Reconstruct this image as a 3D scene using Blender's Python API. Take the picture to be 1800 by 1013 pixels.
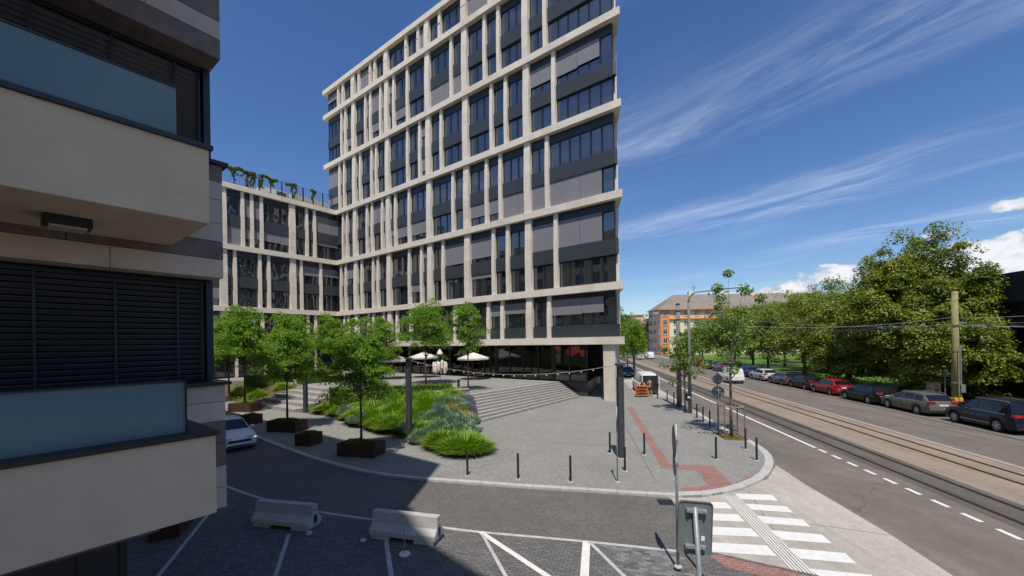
import bpy, bmesh, math, random
import numpy as np
from mathutils import Vector, Matrix
R = math.radians
PI = math.pi
random.seed(7)
for o in list(bpy.data.objects):
    bpy.data.objects.remove(o)
SC = bpy.context.scene
C = SC.collection

# ------------------------------------------------------------------ camera, sky, sun, exposure
EYE = 5.4
cam_d = bpy.data.cameras.new('camera')
cam = bpy.data.objects.new('camera', cam_d)
C.objects.link(cam)
cam.location = (0, 0, EYE)
cam.rotation_euler = (R(90), R(0.86), 0)
cam_d.sensor_width = 36.0
cam_d.lens = 711.0 / 1800.0 * 36.0
cam_d.shift_y = 0.0529
cam_d.clip_start = 0.1
cam_d.clip_end = 6000
SC.camera = cam

SUN_EL = 63.5
SUN_AZ = 184.0          # compass heading of the sun, +Y = 0, clockwise (shadows fall towards heading 4)
sun_d = bpy.data.lights.new('sun', 'SUN')
sun_d.energy = 4.2
sun_d.angle = R(0.53)
sun_d.color = (1.0, 0.945, 0.87)
sun = bpy.data.objects.new('sun', sun_d)
C.objects.link(sun)
sdir = Vector((math.sin(R(SUN_AZ)) * math.cos(R(SUN_EL)), math.cos(R(SUN_AZ)) * math.cos(R(SUN_EL)), math.sin(R(SUN_EL))))
sun.rotation_euler = sdir.to_track_quat('Z', 'Y').to_euler()
sun.location = (0, -20, 60)

world = bpy.data.worlds.new('World')
SC.world = world
world.use_nodes = True
SKY_STRENGTH = 0.108


def build_world():
    nt = world.node_tree
    nt.nodes.clear()
    N = nt.nodes.new
    L = nt.links.new

    def val(sock, v):
        if hasattr(v, 'is_output') or isinstance(v, bpy.types.NodeSocket):
            L(v, sock)
        else:
            sock.default_value = v

    def M(op, a, b=None, c=None, clamp=False):
        n = N('ShaderNodeMath')
        n.operation = op
        n.use_clamp = clamp
        val(n.inputs[0], a)
        if b is not None:
            val(n.inputs[1], b)
        if c is not None:
            val(n.inputs[2], c)
        return n.outputs[0]

    def ramp(v, lo, hi):
        n = N('ShaderNodeMapRange')
        n.interpolation_type = 'SMOOTHSTEP'
        val(n.inputs[0], v)
        n.inputs[1].default_value = lo
        n.inputs[2].default_value = hi
        return n.outputs[0]

    out = N('ShaderNodeOutputWorld')
    bg = N('ShaderNodeBackground')
    bg.inputs['Strength'].default_value = SKY_STRENGTH
    sky = N('ShaderNodeTexSky')
    sky.sky_type = 'NISHITA'
    sky.sun_disc = False
    sky.sun_elevation = R(SUN_EL)
    sky.sun_rotation = R(SUN_AZ)
    sky.altitude = 150
    sky.air_density = 1.0
    sky.dust_density = 0.35
    sky.ozone_density = 3.5
    tc = N('ShaderNodeTexCoord')
    sep = N('ShaderNodeSeparateXYZ')
    L(tc.outputs['Generated'], sep.inputs[0])
    x, y, z = sep.outputs
    zc = M('MAXIMUM', z, 0.02)
    # high cirrus: a flat sheet far above, streaks running along one heading
    px = M('DIVIDE', x, M('ADD', zc, 0.06))
    py = M('DIVIDE', y, M('ADD', zc, 0.06))
    a = R(-38)
    along = M('ADD', M('MULTIPLY', px, math.sin(a)), M('MULTIPLY', py, math.cos(a)))
    across = M('SUBTRACT', M('MULTIPLY', px, math.cos(a)), M('MULTIPLY', py, math.sin(a)))
    cw = N('ShaderNodeCombineXYZ')
    L(M('MULTIPLY', along, 0.5), cw.inputs[0])
    L(M('MULTIPLY', across, 0.9), cw.inputs[1])
    nw = N('ShaderNodeTexNoise')
    nw.inputs['Scale'].default_value = 1.6
    nw.inputs['Detail'].default_value = 4
    L(cw.outputs[0], nw.inputs['Vector'])
    across = M('ADD', across, M('MULTIPLY', M('SUBTRACT', nw.outputs['Fac'], 0.5), 0.55))
    comb = N('ShaderNodeCombineXYZ')
    L(M('MULTIPLY', along, 0.75), comb.inputs[0])
    L(M('MULTIPLY', across, 3.4), comb.inputs[1])
    comb.inputs[2].default_value = 3.7
    n1 = N('ShaderNodeTexNoise')
    n1.inputs['Scale'].default_value = 1.0
    n1.inputs['Detail'].default_value = 12
    n1.inputs['Roughness'].default_value = 0.70
    n1.inputs['Distortion'].default_value = 0.25
    L(comb.outputs[0], n1.inputs['Vector'])
    comb2 = N('ShaderNodeCombineXYZ')
    L(M('MULTIPLY', along, 0.30), comb2.inputs[0])
    L(M('MULTIPLY', across, 1.15), comb2.inputs[1])
    comb2.inputs[2].default_value = 4.1
    n2 = N('ShaderNodeTexNoise')
    n2.inputs['Scale'].default_value = 1.0
    n2.inputs['Detail'].default_value = 3
    L(comb2.outputs[0], n2.inputs['Vector'])
    cir = M('MULTIPLY', ramp(n1.outputs['Fac'], 0.34, 0.82), ramp(n2.outputs['Fac'], 0.42, 0.72))
    cir = M('MULTIPLY', cir, ramp(z, 0.04, 0.2))
    # low cumulus along the horizon: heaps at several bearings, edges broken by noise
    az = N('ShaderNodeMath')
    az.operation = 'ARCTAN2'
    L(x, az.inputs[0])
    L(y, az.inputs[1])
    azd = M('MULTIPLY', az.outputs[0], 180 / PI)
    eld = M('MULTIPLY', M('ARCSINE', z), 180 / PI)
    cv = N('ShaderNodeCombineXYZ')
    L(M('MULTIPLY', azd, 0.42), cv.inputs[0])
    L(M('MULTIPLY', eld, 0.70), cv.inputs[1])
    cv.inputs[2].default_value = 2.2
    n3 = N('ShaderNodeTexNoise')
    n3.inputs['Scale'].default_value = 1.0
    n3.inputs['Detail'].default_value = 7
    n3.inputs['Roughness'].default_value = 0.58
    L(cv.outputs[0], n3.inputs['Vector'])
    heaps = [(34.5, 5.2, 3.6, 1.6), (39.0, 6.8, 3.8, 1.3), (50.0, 6.6, 4.2, 2.6), (46.5, 9.7, 1.3, 0.5), (52, 11.4, 3.0, 0.6), (29.5, 4.9, 2.6, 0.9),
             (66, 6.5, 5, 2.2), (84, 5.4, 6, 2), (105, 6.8, 5, 2.4), (128, 5, 6, 2), (150, 6.5, 5, 2.2), (-172, 5.5, 6, 2.2), (-148, 6.4, 5, 2.5),
             (-120, 5.2, 6, 2), (-95, 6.6, 5, 2.3), (-70, 5.4, 5, 2)]
    tot = None
    for (ha, he, wa, we) in heaps:
        da = M('DIVIDE', M('SUBTRACT', azd, ha), wa)
        de = M('DIVIDE', M('SUBTRACT', eld, he), we)
        r2 = M('ADD', M('MULTIPLY', da, da), M('MULTIPLY', de, de))
        g = M('SUBTRACT', 1.0, r2)
        tot = g if tot is None else M('MAXIMUM', tot, g)
    cum = M('ADD', M('MULTIPLY', M('MAXIMUM', tot, -1.5), 0.42), M('MULTIPLY', M('SUBTRACT', n3.outputs['Fac'], 0.5), 1.5))
    cumA = ramp(cum, 0.0, 0.16)
    shade = ramp(M('ADD', cum, M('MULTIPLY', M('SUBTRACT', n3.outputs['Fac'], 0.5), 1.4)), -0.1, 0.55)
    mixc = N('ShaderNodeMix')
    mixc.data_type = 'RGBA'
    mixc.inputs['A'].default_value = (4.4, 4.9, 5.7, 1)
    mixc.inputs['B'].default_value = (7.6, 7.7, 7.9, 1)
    L(shade, mixc.inputs['Factor'])
    # deepen the blue a little (the photograph was taken with a polarised, saturated sky)
    hsv = N('ShaderNodeHueSaturation')
    hsv.inputs['Saturation'].default_value = 1.19
    hsv.inputs['Value'].default_value = 1.0
    hsv.inputs['Hue'].default_value = 0.508
    L(sky.outputs[0], hsv.inputs['Color'])
    m1 = N('ShaderNodeMix')
    m1.data_type = 'RGBA'
    L(M('MULTIPLY', cir, 0.60), m1.inputs['Factor'])
    L(hsv.outputs[0], m1.inputs['A'])
    m1.inputs['B'].default_value = (8.2, 8.9, 10.0, 1)
    m2 = N('ShaderNodeMix')
    m2.data_type = 'RGBA'
    L(M('MULTIPLY', cumA, 0.93), m2.inputs['Factor'])
    L(m1.outputs['Result'], m2.inputs['A'])
    L(mixc.outputs['Result'], m2.inputs['B'])
    L(m2.outputs['Result'], bg.inputs['Color'])
    L(bg.outputs[0], out.inputs[0])


build_world()
SC.view_settings.view_transform = 'Standard'
SC.view_settings.look = 'None'
SC.view_settings.gamma = 1.0
SC.view_settings.exposure = 0.2
SC.view_settings.use_curve_mapping = False

# ------------------------------------------------------------------ materials
MATS = {}


def mat(name, color, rough=0.7, metal=0.0, spec=0.5, ior=None, noise=None, bump=None, coat=0.0, emit=None):
    """plain principled material; noise=(scale, amount[, detail]) varies the colour, bump=(scale, strength)."""
    m = bpy.data.materials.new(name)
    m.use_nodes = True
    nt = m.node_tree
    b = nt.nodes['Principled BSDF']
    b.inputs['Base Color'].default_value = (*color, 1)
    b.inputs['Roughness'].default_value = rough
    b.inputs['Metallic'].default_value = metal
    b.inputs['Specular IOR Level'].default_value = spec
    b.inputs['Coat Weight'].default_value = coat
    b.inputs['Coat Roughness'].default_value = 0.05
    if ior:
        b.inputs['IOR'].default_value = ior
    if emit:
        b.inputs['Emission Color'].default_value = (*emit[0], 1)
        b.inputs['Emission Strength'].default_value = emit[1]
    L = nt.links.new
    if noise or bump:
        tc = nt.nodes.new('ShaderNodeTexCoord')
    if noise:
        n = nt.nodes.new('ShaderNodeTexNoise')
        n.inputs['Scale'].default_value = noise[0]
        n.inputs['Detail'].default_value = noise[2] if len(noise) > 2 else 5
        n.inputs['Roughness'].default_value = 0.65
        L(tc.outputs['Object'], n.inputs['Vector'])
        mr = nt.nodes.new('ShaderNodeMapRange')
        mr.inputs[1].default_value = 0.3
        mr.inputs[2].default_value = 0.7
        mr.inputs[3].default_value = 1 - noise[1]
        mr.inputs[4].default_value = 1 + noise[1]
        L(n.outputs['Fac'], mr.inputs[0])
        mx = nt.nodes.new('ShaderNodeVectorMath')
        mx.operation = 'SCALE'
        mx.inputs[0].default_value = color
        L(mr.outputs[0], mx.inputs['Scale'])
        L(mx.outputs[0], b.inputs['Base Color'])
    if bump:
        n = nt.nodes.new('ShaderNodeTexNoise')
        n.inputs['Scale'].default_value = bump[0]
        n.inputs['Detail'].default_value = 4
        L(tc.outputs['Object'], n.inputs['Vector'])
        bp = nt.nodes.new('ShaderNodeBump')
        bp.inputs['Strength'].default_value = bump[1]
        bp.inputs['Distance'].default_value = 0.02
        L(n.outputs['Fac'], bp.inputs['Height'])
        L(bp.outputs[0], b.inputs['Normal'])
    MATS[name] = m
    return m


def leaf_mat(name, c1, c2, scale=1.2, trans=0.35):
    m = bpy.data.materials.new(name)
    m.use_nodes = True
    nt = m.node_tree
    L = nt.links.new
    b = nt.nodes['Principled BSDF']
    b.inputs['Roughness'].default_value = 0.5
    b.inputs['Specular IOR Level'].default_value = 0.35
    out = nt.nodes['Material Output']
    geo = nt.nodes.new('ShaderNodeNewGeometry')
    tc = nt.nodes.new('ShaderNodeTexCoord')
    n = nt.nodes.new('ShaderNodeTexNoise')
    n.inputs['Scale'].default_value = scale
    n.inputs['Detail'].default_value = 3
    L(tc.outputs['Object'], n.inputs['Vector'])
    add = nt.nodes.new('ShaderNodeMath')
    add.operation = 'MULTIPLY_ADD'
    L(geo.outputs['Random Per Island'], add.inputs[0])
    add.inputs[1].default_value = 0.5
    sb = nt.nodes.new('ShaderNodeMath')
    sb.operation = 'MULTIPLY_ADD'
    L(n.outputs['Fac'], sb.inputs[0])
    sb.inputs[1].default_value = 1.6
    sb.inputs[2].default_value = -0.55
    L(sb.outputs[0], add.inputs[2])
    mix = nt.nodes.new('ShaderNodeMix')
    mix.data_type = 'RGBA'
    L(add.outputs[0], mix.inputs['Factor'])
    mix.inputs['A'].default_value = (*c1, 1)
    mix.inputs['B'].default_value = (*c2, 1)
    L(mix.outputs['Result'], b.inputs['Base Color'])
    tr = nt.nodes.new('ShaderNodeBsdfTranslucent')
    hs = nt.nodes.new('ShaderNodeHueSaturation')
    hs.inputs['Saturation'].default_value = 1.15
    hs.inputs['Value'].default_value = 1.35
    L(mix.outputs['Result'], hs.inputs['Color'])
    L(hs.outputs[0], tr.inputs['Color'])
    ms = nt.nodes.new('ShaderNodeMixShader')
    ms.inputs[0].default_value = trans
    L(b.outputs[0], ms.inputs[1])
    L(tr.outputs[0], ms.inputs[2])
    L(ms.outputs[0], out.inputs['Surface'])
    MATS[name] = m
    return m


def paver_mat(name, c1, c2, mortar, bw, bh, gap=0.012, rot=0.0, bump=0.5, patch=0.12, off=0.5, rough=0.85):
    """setts or small pavers far too small to pick apart: brick pattern with per-stone tone, joints and broad wear."""
    m = bpy.data.materials.new(name)
    m.use_nodes = True
    nt = m.node_tree
    L = nt.links.new
    b = nt.nodes['Principled BSDF']
    b.inputs['Roughness'].default_value = rough
    b.inputs['Specular IOR Level'].default_value = 0.3
    geo = nt.nodes.new('ShaderNodeNewGeometry')
    mp = nt.nodes.new('ShaderNodeMapping')
    mp.inputs['Rotation'].default_value = (0, 0, rot)
    L(geo.outputs['Position'], mp.inputs['Vector'])
    wn = nt.nodes.new('ShaderNodeTexNoise')
    wn.inputs['Scale'].default_value = 1.7
    wn.inputs['Detail'].default_value = 2
    L(mp.outputs[0], wn.inputs['Vector'])
    wo = nt.nodes.new('ShaderNodeVectorMath')
    wo.operation = 'MULTIPLY_ADD'
    L(wn.outputs['Color'], wo.inputs[0])
    wo.inputs[1].default_value = (0.10, 0.10, 0)
    L(mp.outputs[0], wo.inputs[2])
    br = nt.nodes.new('ShaderNodeTexBrick')
    br.offset = off
    br.inputs['Scale'].default_value = 1.0
    br.inputs['Brick Width'].default_value = bw
    br.inputs['Row Height'].default_value = bh
    br.inputs['Mortar Size'].default_value = gap
    br.inputs['Mortar Smooth'].default_value = 0.4
    br.inputs['Color1'].default_value = (*c1, 1)
    br.inputs['Color2'].default_value = (*c2, 1)
    br.inputs['Mortar'].default_value = (*mortar, 1)
    L(wo.outputs[0], br.inputs['Vector'])
    n = nt.nodes.new('ShaderNodeTexNoise')
    n.inputs['Scale'].default_value = 0.45
    n.inputs['Detail'].default_value = 6
    n.inputs['Roughness'].default_value = 0.7
    L(geo.outputs['Position'], n.inputs['Vector'])
    mr = nt.nodes.new('ShaderNodeMapRange')
    mr.inputs[1].default_value = 0.3
    mr.inputs[2].default_value = 0.7
    mr.inputs[3].default_value = 1 - patch
    mr.inputs[4].default_value = 1 + patch
    L(n.outputs['Fac'], mr.inputs[0])
    n4 = nt.nodes.new('ShaderNodeTexNoise')
    n4.inputs['Scale'].default_value = 9.0
    n4.inputs['Detail'].default_value = 6
    n4.inputs['Roughness'].default_value = 0.75
    L(geo.outputs['Position'], n4.inputs['Vector'])
    mr4 = nt.nodes.new('ShaderNodeMapRange')
    mr4.inputs[1].default_value = 0.3
    mr4.inputs[2].default_value = 0.7
    mr4.inputs[3].default_value = 0.84
    mr4.inputs[4].default_value = 1.16
    L(n4.outputs['Fac'], mr4.inputs[0])
    mm = nt.nodes.new('ShaderNodeMath')
    mm.operation = 'MULTIPLY'
    L(mr.outputs[0], mm.inputs[0])
    L(mr4.outputs[0], mm.inputs[1])
    mx = nt.nodes.new('ShaderNodeVectorMath')
    mx.operation = 'SCALE'
    L(br.outputs['Color'], mx.inputs[0])
    L(mm.outputs[0], mx.inputs['Scale'])
    L(mx.outputs[0], b.inputs['Base Color'])
    bp = nt.nodes.new('ShaderNodeBump')
    bp.inputs['Strength'].default_value = bump
    bp.inputs['Distance'].default_value = 0.012
    inv = nt.nodes.new('ShaderNodeMath')
    inv.operation = 'SUBTRACT'
    inv.inputs[0].default_value = 1
    L(br.outputs['Fac'], inv.inputs[1])
    ad = nt.nodes.new('ShaderNodeMath')
    ad.operation = 'MULTIPLY_ADD'
    L(n4.outputs['Fac'], ad.inputs[0])
    ad.inputs[1].default_value = 0.8
    L(inv.outputs[0], ad.inputs[2])
    L(ad.outputs[0], bp.inputs['Height'])
    L(bp.outputs[0], b.inputs['Normal'])
    MATS[name] = m
    return m


def asphalt_mat(name, c, crack=True, patch=0.18):
    m = bpy.data.materials.new(name)
    m.use_nodes = True
    nt = m.node_tree
    L = nt.links.new
    b = nt.nodes['Principled BSDF']
    b.inputs['Roughness'].default_value = 0.88
    b.inputs['Specular IOR Level'].default_value = 0.25
    geo = nt.nodes.new('ShaderNodeNewGeometry')
    f = None
    for sc, det, am, vec in ((0.35, 5, patch, None), (38, 3, 0.28, None), (3.1, 6, 0.10, None), (0.9, 4, 0.16, 'streak')):
        n = nt.nodes.new('ShaderNodeTexNoise')
        n.inputs['Scale'].default_value = sc
        n.inputs['Detail'].default_value = det
        n.inputs['Roughness'].default_value = 0.7
        if vec:
            mp = nt.nodes.new('ShaderNodeMapping')
            mp.inputs['Rotation'].default_value = (0, 0, R(9.1))
            mp.inputs['Scale'].default_value = (1.6, 0.05, 1)
            L(geo.outputs['Position'], mp.inputs['Vector'])
            L(mp.outputs[0], n.inputs['Vector'])
        else:
            L(geo.outputs['Position'], n.inputs['Vector'])
        mr = nt.nodes.new('ShaderNodeMapRange')
        mr.inputs[1].default_value = 0.3
        mr.inputs[2].default_value = 0.7
        mr.inputs[3].default_value = 1 - am
        mr.inputs[4].default_value = 1 + am
        L(n.outputs['Fac'], mr.inputs[0])
        if f is None:
            f = mr.outputs[0]
        else:
            q = nt.nodes.new('ShaderNodeMath')
            q.operation = 'MULTIPLY'
            L(f, q.inputs[0])
            L(mr.outputs[0], q.inputs[1])
            f = q.outputs[0]
    if crack:
        v = nt.nodes.new('ShaderNodeTexVoronoi')
        v.feature = 'DISTANCE_TO_EDGE'
        v.inputs['Scale'].default_value = 0.11
        wn = nt.nodes.new('ShaderNodeTexNoise')
        wn.inputs['Scale'].default_value = 0.9
        wn.inputs['Detail'].default_value = 5
        L(geo.outputs['Position'], wn.inputs['Vector'])
        wo = nt.nodes.new('ShaderNodeVectorMath')
        wo.operation = 'MULTIPLY_ADD'
        L(wn.outputs['Color'], wo.inputs[0])
        wo.inputs[1].default_value = (1.6, 1.6, 0)
        L(geo.outputs['Position'], wo.inputs[2])
        L(wo.outputs[0], v.inputs['Vector'])
        mr = nt.nodes.new('ShaderNodeMapRange')
        mr.inputs[1].default_value = 0.0
        mr.inputs[2].default_value = 0.003
        mr.inputs[3].default_value = 0.62
        mr.inputs[4].default_value = 1.0
        L(v.outputs['Distance'], mr.inputs[0])
        q = nt.nodes.new('ShaderNodeMath')
        q.operation = 'MULTIPLY'
        L(f, q.inputs[0])
        L(mr.outputs[0], q.inputs[1])
        f = q.outputs[0]
    mx = nt.nodes.new('ShaderNodeVectorMath')
    mx.operation = 'SCALE'
    mx.inputs[0].default_value = c
    L(f, mx.inputs['Scale'])
    L(mx.outputs[0], b.inputs['Base Color'])
    bp = nt.nodes.new('ShaderNodeBump')
    bp.inputs['Strength'].default_value = 0.35
    bp.inputs['Distance'].default_value = 0.01
    L(f, bp.inputs['Height'])
    L(bp.outputs[0], b.inputs['Normal'])
    MATS[name] = m
    return m


def glass_mat(name, tint, refl=1.0, ior=1.9, rough=0.015, wave=0.012, wscale=0.5):
    m = mat(name, tint, rough=rough, ior=ior, spec=0.5 * refl)
    nt = m.node_tree
    L = nt.links.new
    b = nt.nodes['Principled BSDF']
    geo = nt.nodes.new('ShaderNodeNewGeometry')
    n = nt.nodes.new('ShaderNodeTexNoise')
    n.inputs['Scale'].default_value = wscale
    n.inputs['Detail'].default_value = 1
    L(geo.outputs['Position'], n.inputs['Vector'])
    bp = nt.nodes.new('ShaderNodeBump')
    bp.inputs['Strength'].default_value = 1.0
    bp.inputs['Distance'].default_value = wave
    L(n.outputs['Fac'], bp.inputs['Height'])
    L(bp.outputs[0], b.inputs['Normal'])
    return m


def clear_glass(name, tint, trans=0.75, ior=1.5):
    """thin see-through pane: transparent with a fresnel reflection."""
    m = bpy.data.materials.new(name)
    m.use_nodes = True
    nt = m.node_tree
    L = nt.links.new
    nt.nodes.remove(nt.nodes['Principled BSDF'])
    out = nt.nodes['Material Output']
    t = nt.nodes.new('ShaderNodeBsdfTransparent')
    t.inputs[0].default_value = (*[c * trans for c in tint], 1)
    g = nt.nodes.new('ShaderNodeBsdfGlossy')
    g.inputs['Roughness'].default_value = 0.01
    fr = nt.nodes.new('ShaderNodeFresnel')
    fr.inputs[0].default_value = ior
    ms = nt.nodes.new('ShaderNodeMixShader')
    L(fr.outputs[0], ms.inputs[0])
    L(t.outputs[0], ms.inputs[1])
    L(g.outputs[0], ms.inputs[2])
    L(ms.outputs[0], out.inputs['Surface'])
    MATS[name] = m
    return m


stone = mat('travertine', (0.68, 0.61, 0.515), rough=0.75, noise=(0.9, 0.09, 7), bump=(14, 0.08))
mat('stone_warm', (0.63, 0.55, 0.455), rough=0.75, noise=(1.1, 0.10, 7), bump=(14, 0.08))
mat('joint', (0.16, 0.145, 0.13), rough=0.9)
mat('panel_metal', (0.038, 0.045, 0.052), rough=0.42, metal=0.0, noise=(0.3, 0.06))
mat('frame_metal', (0.012, 0.015, 0.020), rough=0.4)
mat('header_metal', (0.016, 0.022, 0.032), rough=0.35)
mat('blind', (0.195, 0.188, 0.205), rough=0.8, noise=(0.5, 0.05), bump=(60, 0.05))
mat('core_dark', (0.035, 0.037, 0.036), rough=0.8)
glass_mat('glass_tower', (0.012, 0.018, 0.026), ior=2.6, wave=0.006, wscale=0.35)
glass_mat('glass_wing', (0.014, 0.018, 0.022), ior=2.0, wave=0.020, wscale=0.75)
glass_mat('glass_car', (0.008, 0.010, 0.012), ior=1.55, wave=0.0005)
clear_glass('glass_shop', (0.80, 0.88, 0.88), 0.66, 1.9)
m_ = mat('glass_opal', (0.16, 0.255, 0.27), rough=0.10, spec=0.5, noise=(0.8, 0.06))
_n = m_.node_tree
_t = _n.nodes.new('ShaderNodeBsdfTransparent')
_t.inputs[0].default_value = (0.62, 0.80, 0.84, 1)
_x = _n.nodes.new('ShaderNodeMixShader')
_x.inputs[0].default_value = 0.16
_n.links.new(_n.nodes['Principled BSDF'].outputs[0], _x.inputs[1])
_n.links.new(_t.outputs[0], _x.inputs[2])
_n.links.new(_x.outputs[0], _n.nodes['Material Output'].inputs['Surface'])
mat('plaster', (0.67, 0.54, 0.385), rough=0.92, noise=(1.2, 0.10, 8), bump=(90, 0.5))
mat('clad_light', (0.47, 0.40, 0.345), rough=0.7, noise=(3, 0.12, 7))
mat('clad_warm', (0.58, 0.47, 0.37), rough=0.7, noise=(3, 0.12, 7))
mat('clad_dark', (0.16, 0.13, 0.115), rough=0.72, noise=(5, 0.25, 7), bump=(40, 0.4))
mat('dark_blue_metal', (0.014, 0.022, 0.038), rough=0.38)
mat('shutter', (0.075, 0.078, 0.090), rough=0.35)
mat('black_metal', (0.016, 0.017, 0.019), rough=0.45)
mat('pole_grey', (0.045, 0.048, 0.055), rough=0.5, noise=(3, 0.1))
mat('galvanised', (0.27, 0.285, 0.30), rough=0.5, metal=0.35, noise=(9, 0.2))
mat('sign_back', (0.135, 0.15, 0.148), rough=0.5, noise=(4, 0.12))
mat('rust_steel', (0.055, 0.020, 0.010), rough=0.85, noise=(5, 0.35, 8), bump=(30, 0.2))
mat('soil', (0.13, 0.082, 0.046), rough=0.95, noise=(6, 0.4, 8), bump=(25, 0.8))
mat('concrete', (0.42, 0.41, 0.385), rough=0.85, noise=(2.2, 0.14, 8), bump=(30, 0.25))
mat('concrete_step', (0.29, 0.275, 0.25), rough=0.85, noise=(1.6, 0.12, 8), bump=(30, 0.2))
mat('kerb_stone', (0.40, 0.39, 0.37), rough=0.85, noise=(3, 0.15, 7), bump=(30, 0.3))
mat('track_edge', (0.33, 0.285, 0.225), rough=0.85, noise=(3, 0.15, 7))
mat('paint_white', (0.64, 0.625, 0.59), rough=0.8, noise=(5, 0.10, 8))
mat('paint_worn', (0.42, 0.41, 0.39), rough=0.85, noise=(3, 0.25, 8))
mat('rail_steel', (0.055, 0.045, 0.038), rough=0.4, metal=0.5)
mat('groove', (0.022, 0.019, 0.016), rough=0.9)
mat('bark', (0.085, 0.06, 0.045), rough=0.95, noise=(12, 0.35), bump=(25, 0.8))
mat('bark_grey', (0.15, 0.135, 0.115), rough=0.95, noise=(10, 0.35), bump=(25, 0.8))
mat('wood_pole', (0.26, 0.225, 0.10), rough=0.9, noise=(4, 0.3))
mat('concrete_pole', (0.17, 0.165, 0.155), rough=0.9, noise=(4, 0.2))
mat('timber', (0.36, 0.25, 0.15), rough=0.85, noise=(6, 0.2))
mat('bulb', (0.85, 0.83, 0.78), rough=0.3)
mat('tyre', (0.013, 0.013, 0.014), rough=0.8)
mat('rim', (0.46, 0.47, 0.48), rough=0.3, metal=0.8)
mat('plastic_black', (0.018, 0.018, 0.02), rough=0.55)
mat('tail_red', (0.42, 0.008, 0.012), rough=0.2, coat=0.6)
mat('lamp_clear', (0.62, 0.64, 0.66), rough=0.12, coat=0.8)
mat('lamp_amber', (0.75, 0.33, 0.06), rough=0.2, coat=0.6)
mat('plate', (0.72, 0.72, 0.70), rough=0.5)
for nm, c in dict(car_black=(0.008, 0.009, 0.012), car_navy=(0.010, 0.014, 0.030), car_bronze=(0.135, 0.118, 0.10), car_red=(0.36, 0.012, 0.018),
                  car_grey=(0.12, 0.12, 0.125), car_silver=(0.52, 0.52, 0.51), car_blue=(0.015, 0.05, 0.20), car_white=(0.74, 0.74, 0.73),
                  car_teal=(0.035, 0.12, 0.20)).items():
    mat(nm, c, rough=0.25, spec=0.22, coat=0.30)
mat('canvas', (0.55, 0.53, 0.48), rough=0.9)
mat('cloth_white', (0.70, 0.62, 0.54), rough=0.95, noise=(6, 0.12))
mat('lantern_red', (0.50, 0.035, 0.02), rough=0.5, emit=((0.9, 0.10, 0.04), 0.30))
mat('skin', (0.50, 0.29, 0.20), rough=0.6)
mat('shirt_olive', (0.20, 0.20, 0.09), rough=0.9)
mat('shirt_pink', (0.55, 0.40, 0.36), rough=0.9)
mat('shirt_dark', (0.03, 0.032, 0.045), rough=0.9)
mat('shorts', (0.035, 0.045, 0.065), rough=0.9)
mat('hair', (0.03, 0.02, 0.014), rough=0.7)
mat('shoe', (0.04, 0.04, 0.045), rough=0.7)
mat('orange_wood', (0.52, 0.115, 0.025), rough=0.45, noise=(5, 0.15))
mat('wood_pale', (0.45, 0.27, 0.13), rough=0.7, noise=(5, 0.15))
mat('plaster_cream', (0.78, 0.66, 0.47), rough=0.9, noise=(0.4, 0.06))
mat('plaster_orange', (0.66, 0.26, 0.10), rough=0.9, noise=(0.4, 0.08))
mat('plaster_peach', (0.72, 0.43, 0.28), rough=0.9, noise=(0.4, 0.08))
mat('roof_tile', (0.21, 0.18, 0.145), rough=0.9, noise=(0.6, 0.15))
mat('roof_red', (0.30, 0.075, 0.045), rough=0.9, noise=(0.6, 0.15))
mat('win_white', (0.62, 0.62, 0.60), rough=0.7)
mat('pane_far', (0.03, 0.04, 0.055), rough=0.08, ior=1.7)
mat('brick_dark', (0.035, 0.030, 0.028), rough=0.9, noise=(1.2, 0.3))
mat('fascia_navy', (0.016, 0.022, 0.042), rough=0.5)
mat('yellow_paint', (0.60, 0.36, 0.02), rough=0.6)
mat('teal_sign', (0.02, 0.22, 0.22), rough=0.5)
mat('sign_blue', (0.02, 0.10, 0.45), rough=0.4)
mat('sign_red', (0.5, 0.02, 0.02), rough=0.4)
paver_mat('setts', (0.285, 0.277, 0.250), (0.225, 0.218, 0.197), (0.155, 0.15, 0.135), 0.13, 0.105, rot=R(35), patch=0.10)
paver_mat('setts_dark', (0.155, 0.146, 0.131), (0.120, 0.113, 0.102), (0.085, 0.081, 0.074), 0.12, 0.10, rot=R(17), patch=0.12)
paver_mat('setts_parking', (0.158, 0.153, 0.143), (0.108, 0.105, 0.099), (0.07, 0.068, 0.064), 0.20, 0.10, rot=R(17), patch=0.12)
paver_mat('slabs', (0.27, 0.258, 0.235), (0.235, 0.225, 0.205), (0.15, 0.145, 0.135), 1.2, 0.6, gap=0.008, rot=R(37.4), patch=0.08, bump=0.2)
paver_mat('tactile_red', (0.33, 0.175, 0.145), (0.265, 0.14, 0.115), (0.18, 0.10, 0.085), 0.2, 0.1, rot=R(10), patch=0.15)
asphalt_mat('asphalt', (0.152, 0.131, 0.110))
asphalt_mat('asphalt_track', (0.108, 0.092, 0.076), crack=False)
asphalt_mat('concrete_track', (0.255, 0.203, 0.150), crack=False, patch=0.10)
asphalt_mat('apron_concrete', (0.375, 0.345, 0.295), crack=False, patch=0.12)
asphalt_mat('earth', (0.15, 0.14, 0.11), crack=False)
leaf_mat('leaf_locust', (0.075, 0.175, 0.012), (0.25, 0.40, 0.045), 0.9, 0.45)
leaf_mat('leaf_young', (0.10, 0.185, 0.03), (0.24, 0.33, 0.07), 0.9, 0.35)
leaf_mat('leaf_chestnut', (0.065, 0.115, 0.014), (0.30, 0.33, 0.05), 0.5, 0.28)
leaf_mat('leaf_park', (0.10, 0.175, 0.025), (0.27, 0.35, 0.06), 0.4, 0.3)
leaf_mat('leaf_dark', (0.03, 0.065, 0.014), (0.085, 0.135, 0.03), 0.6, 0.25)
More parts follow.
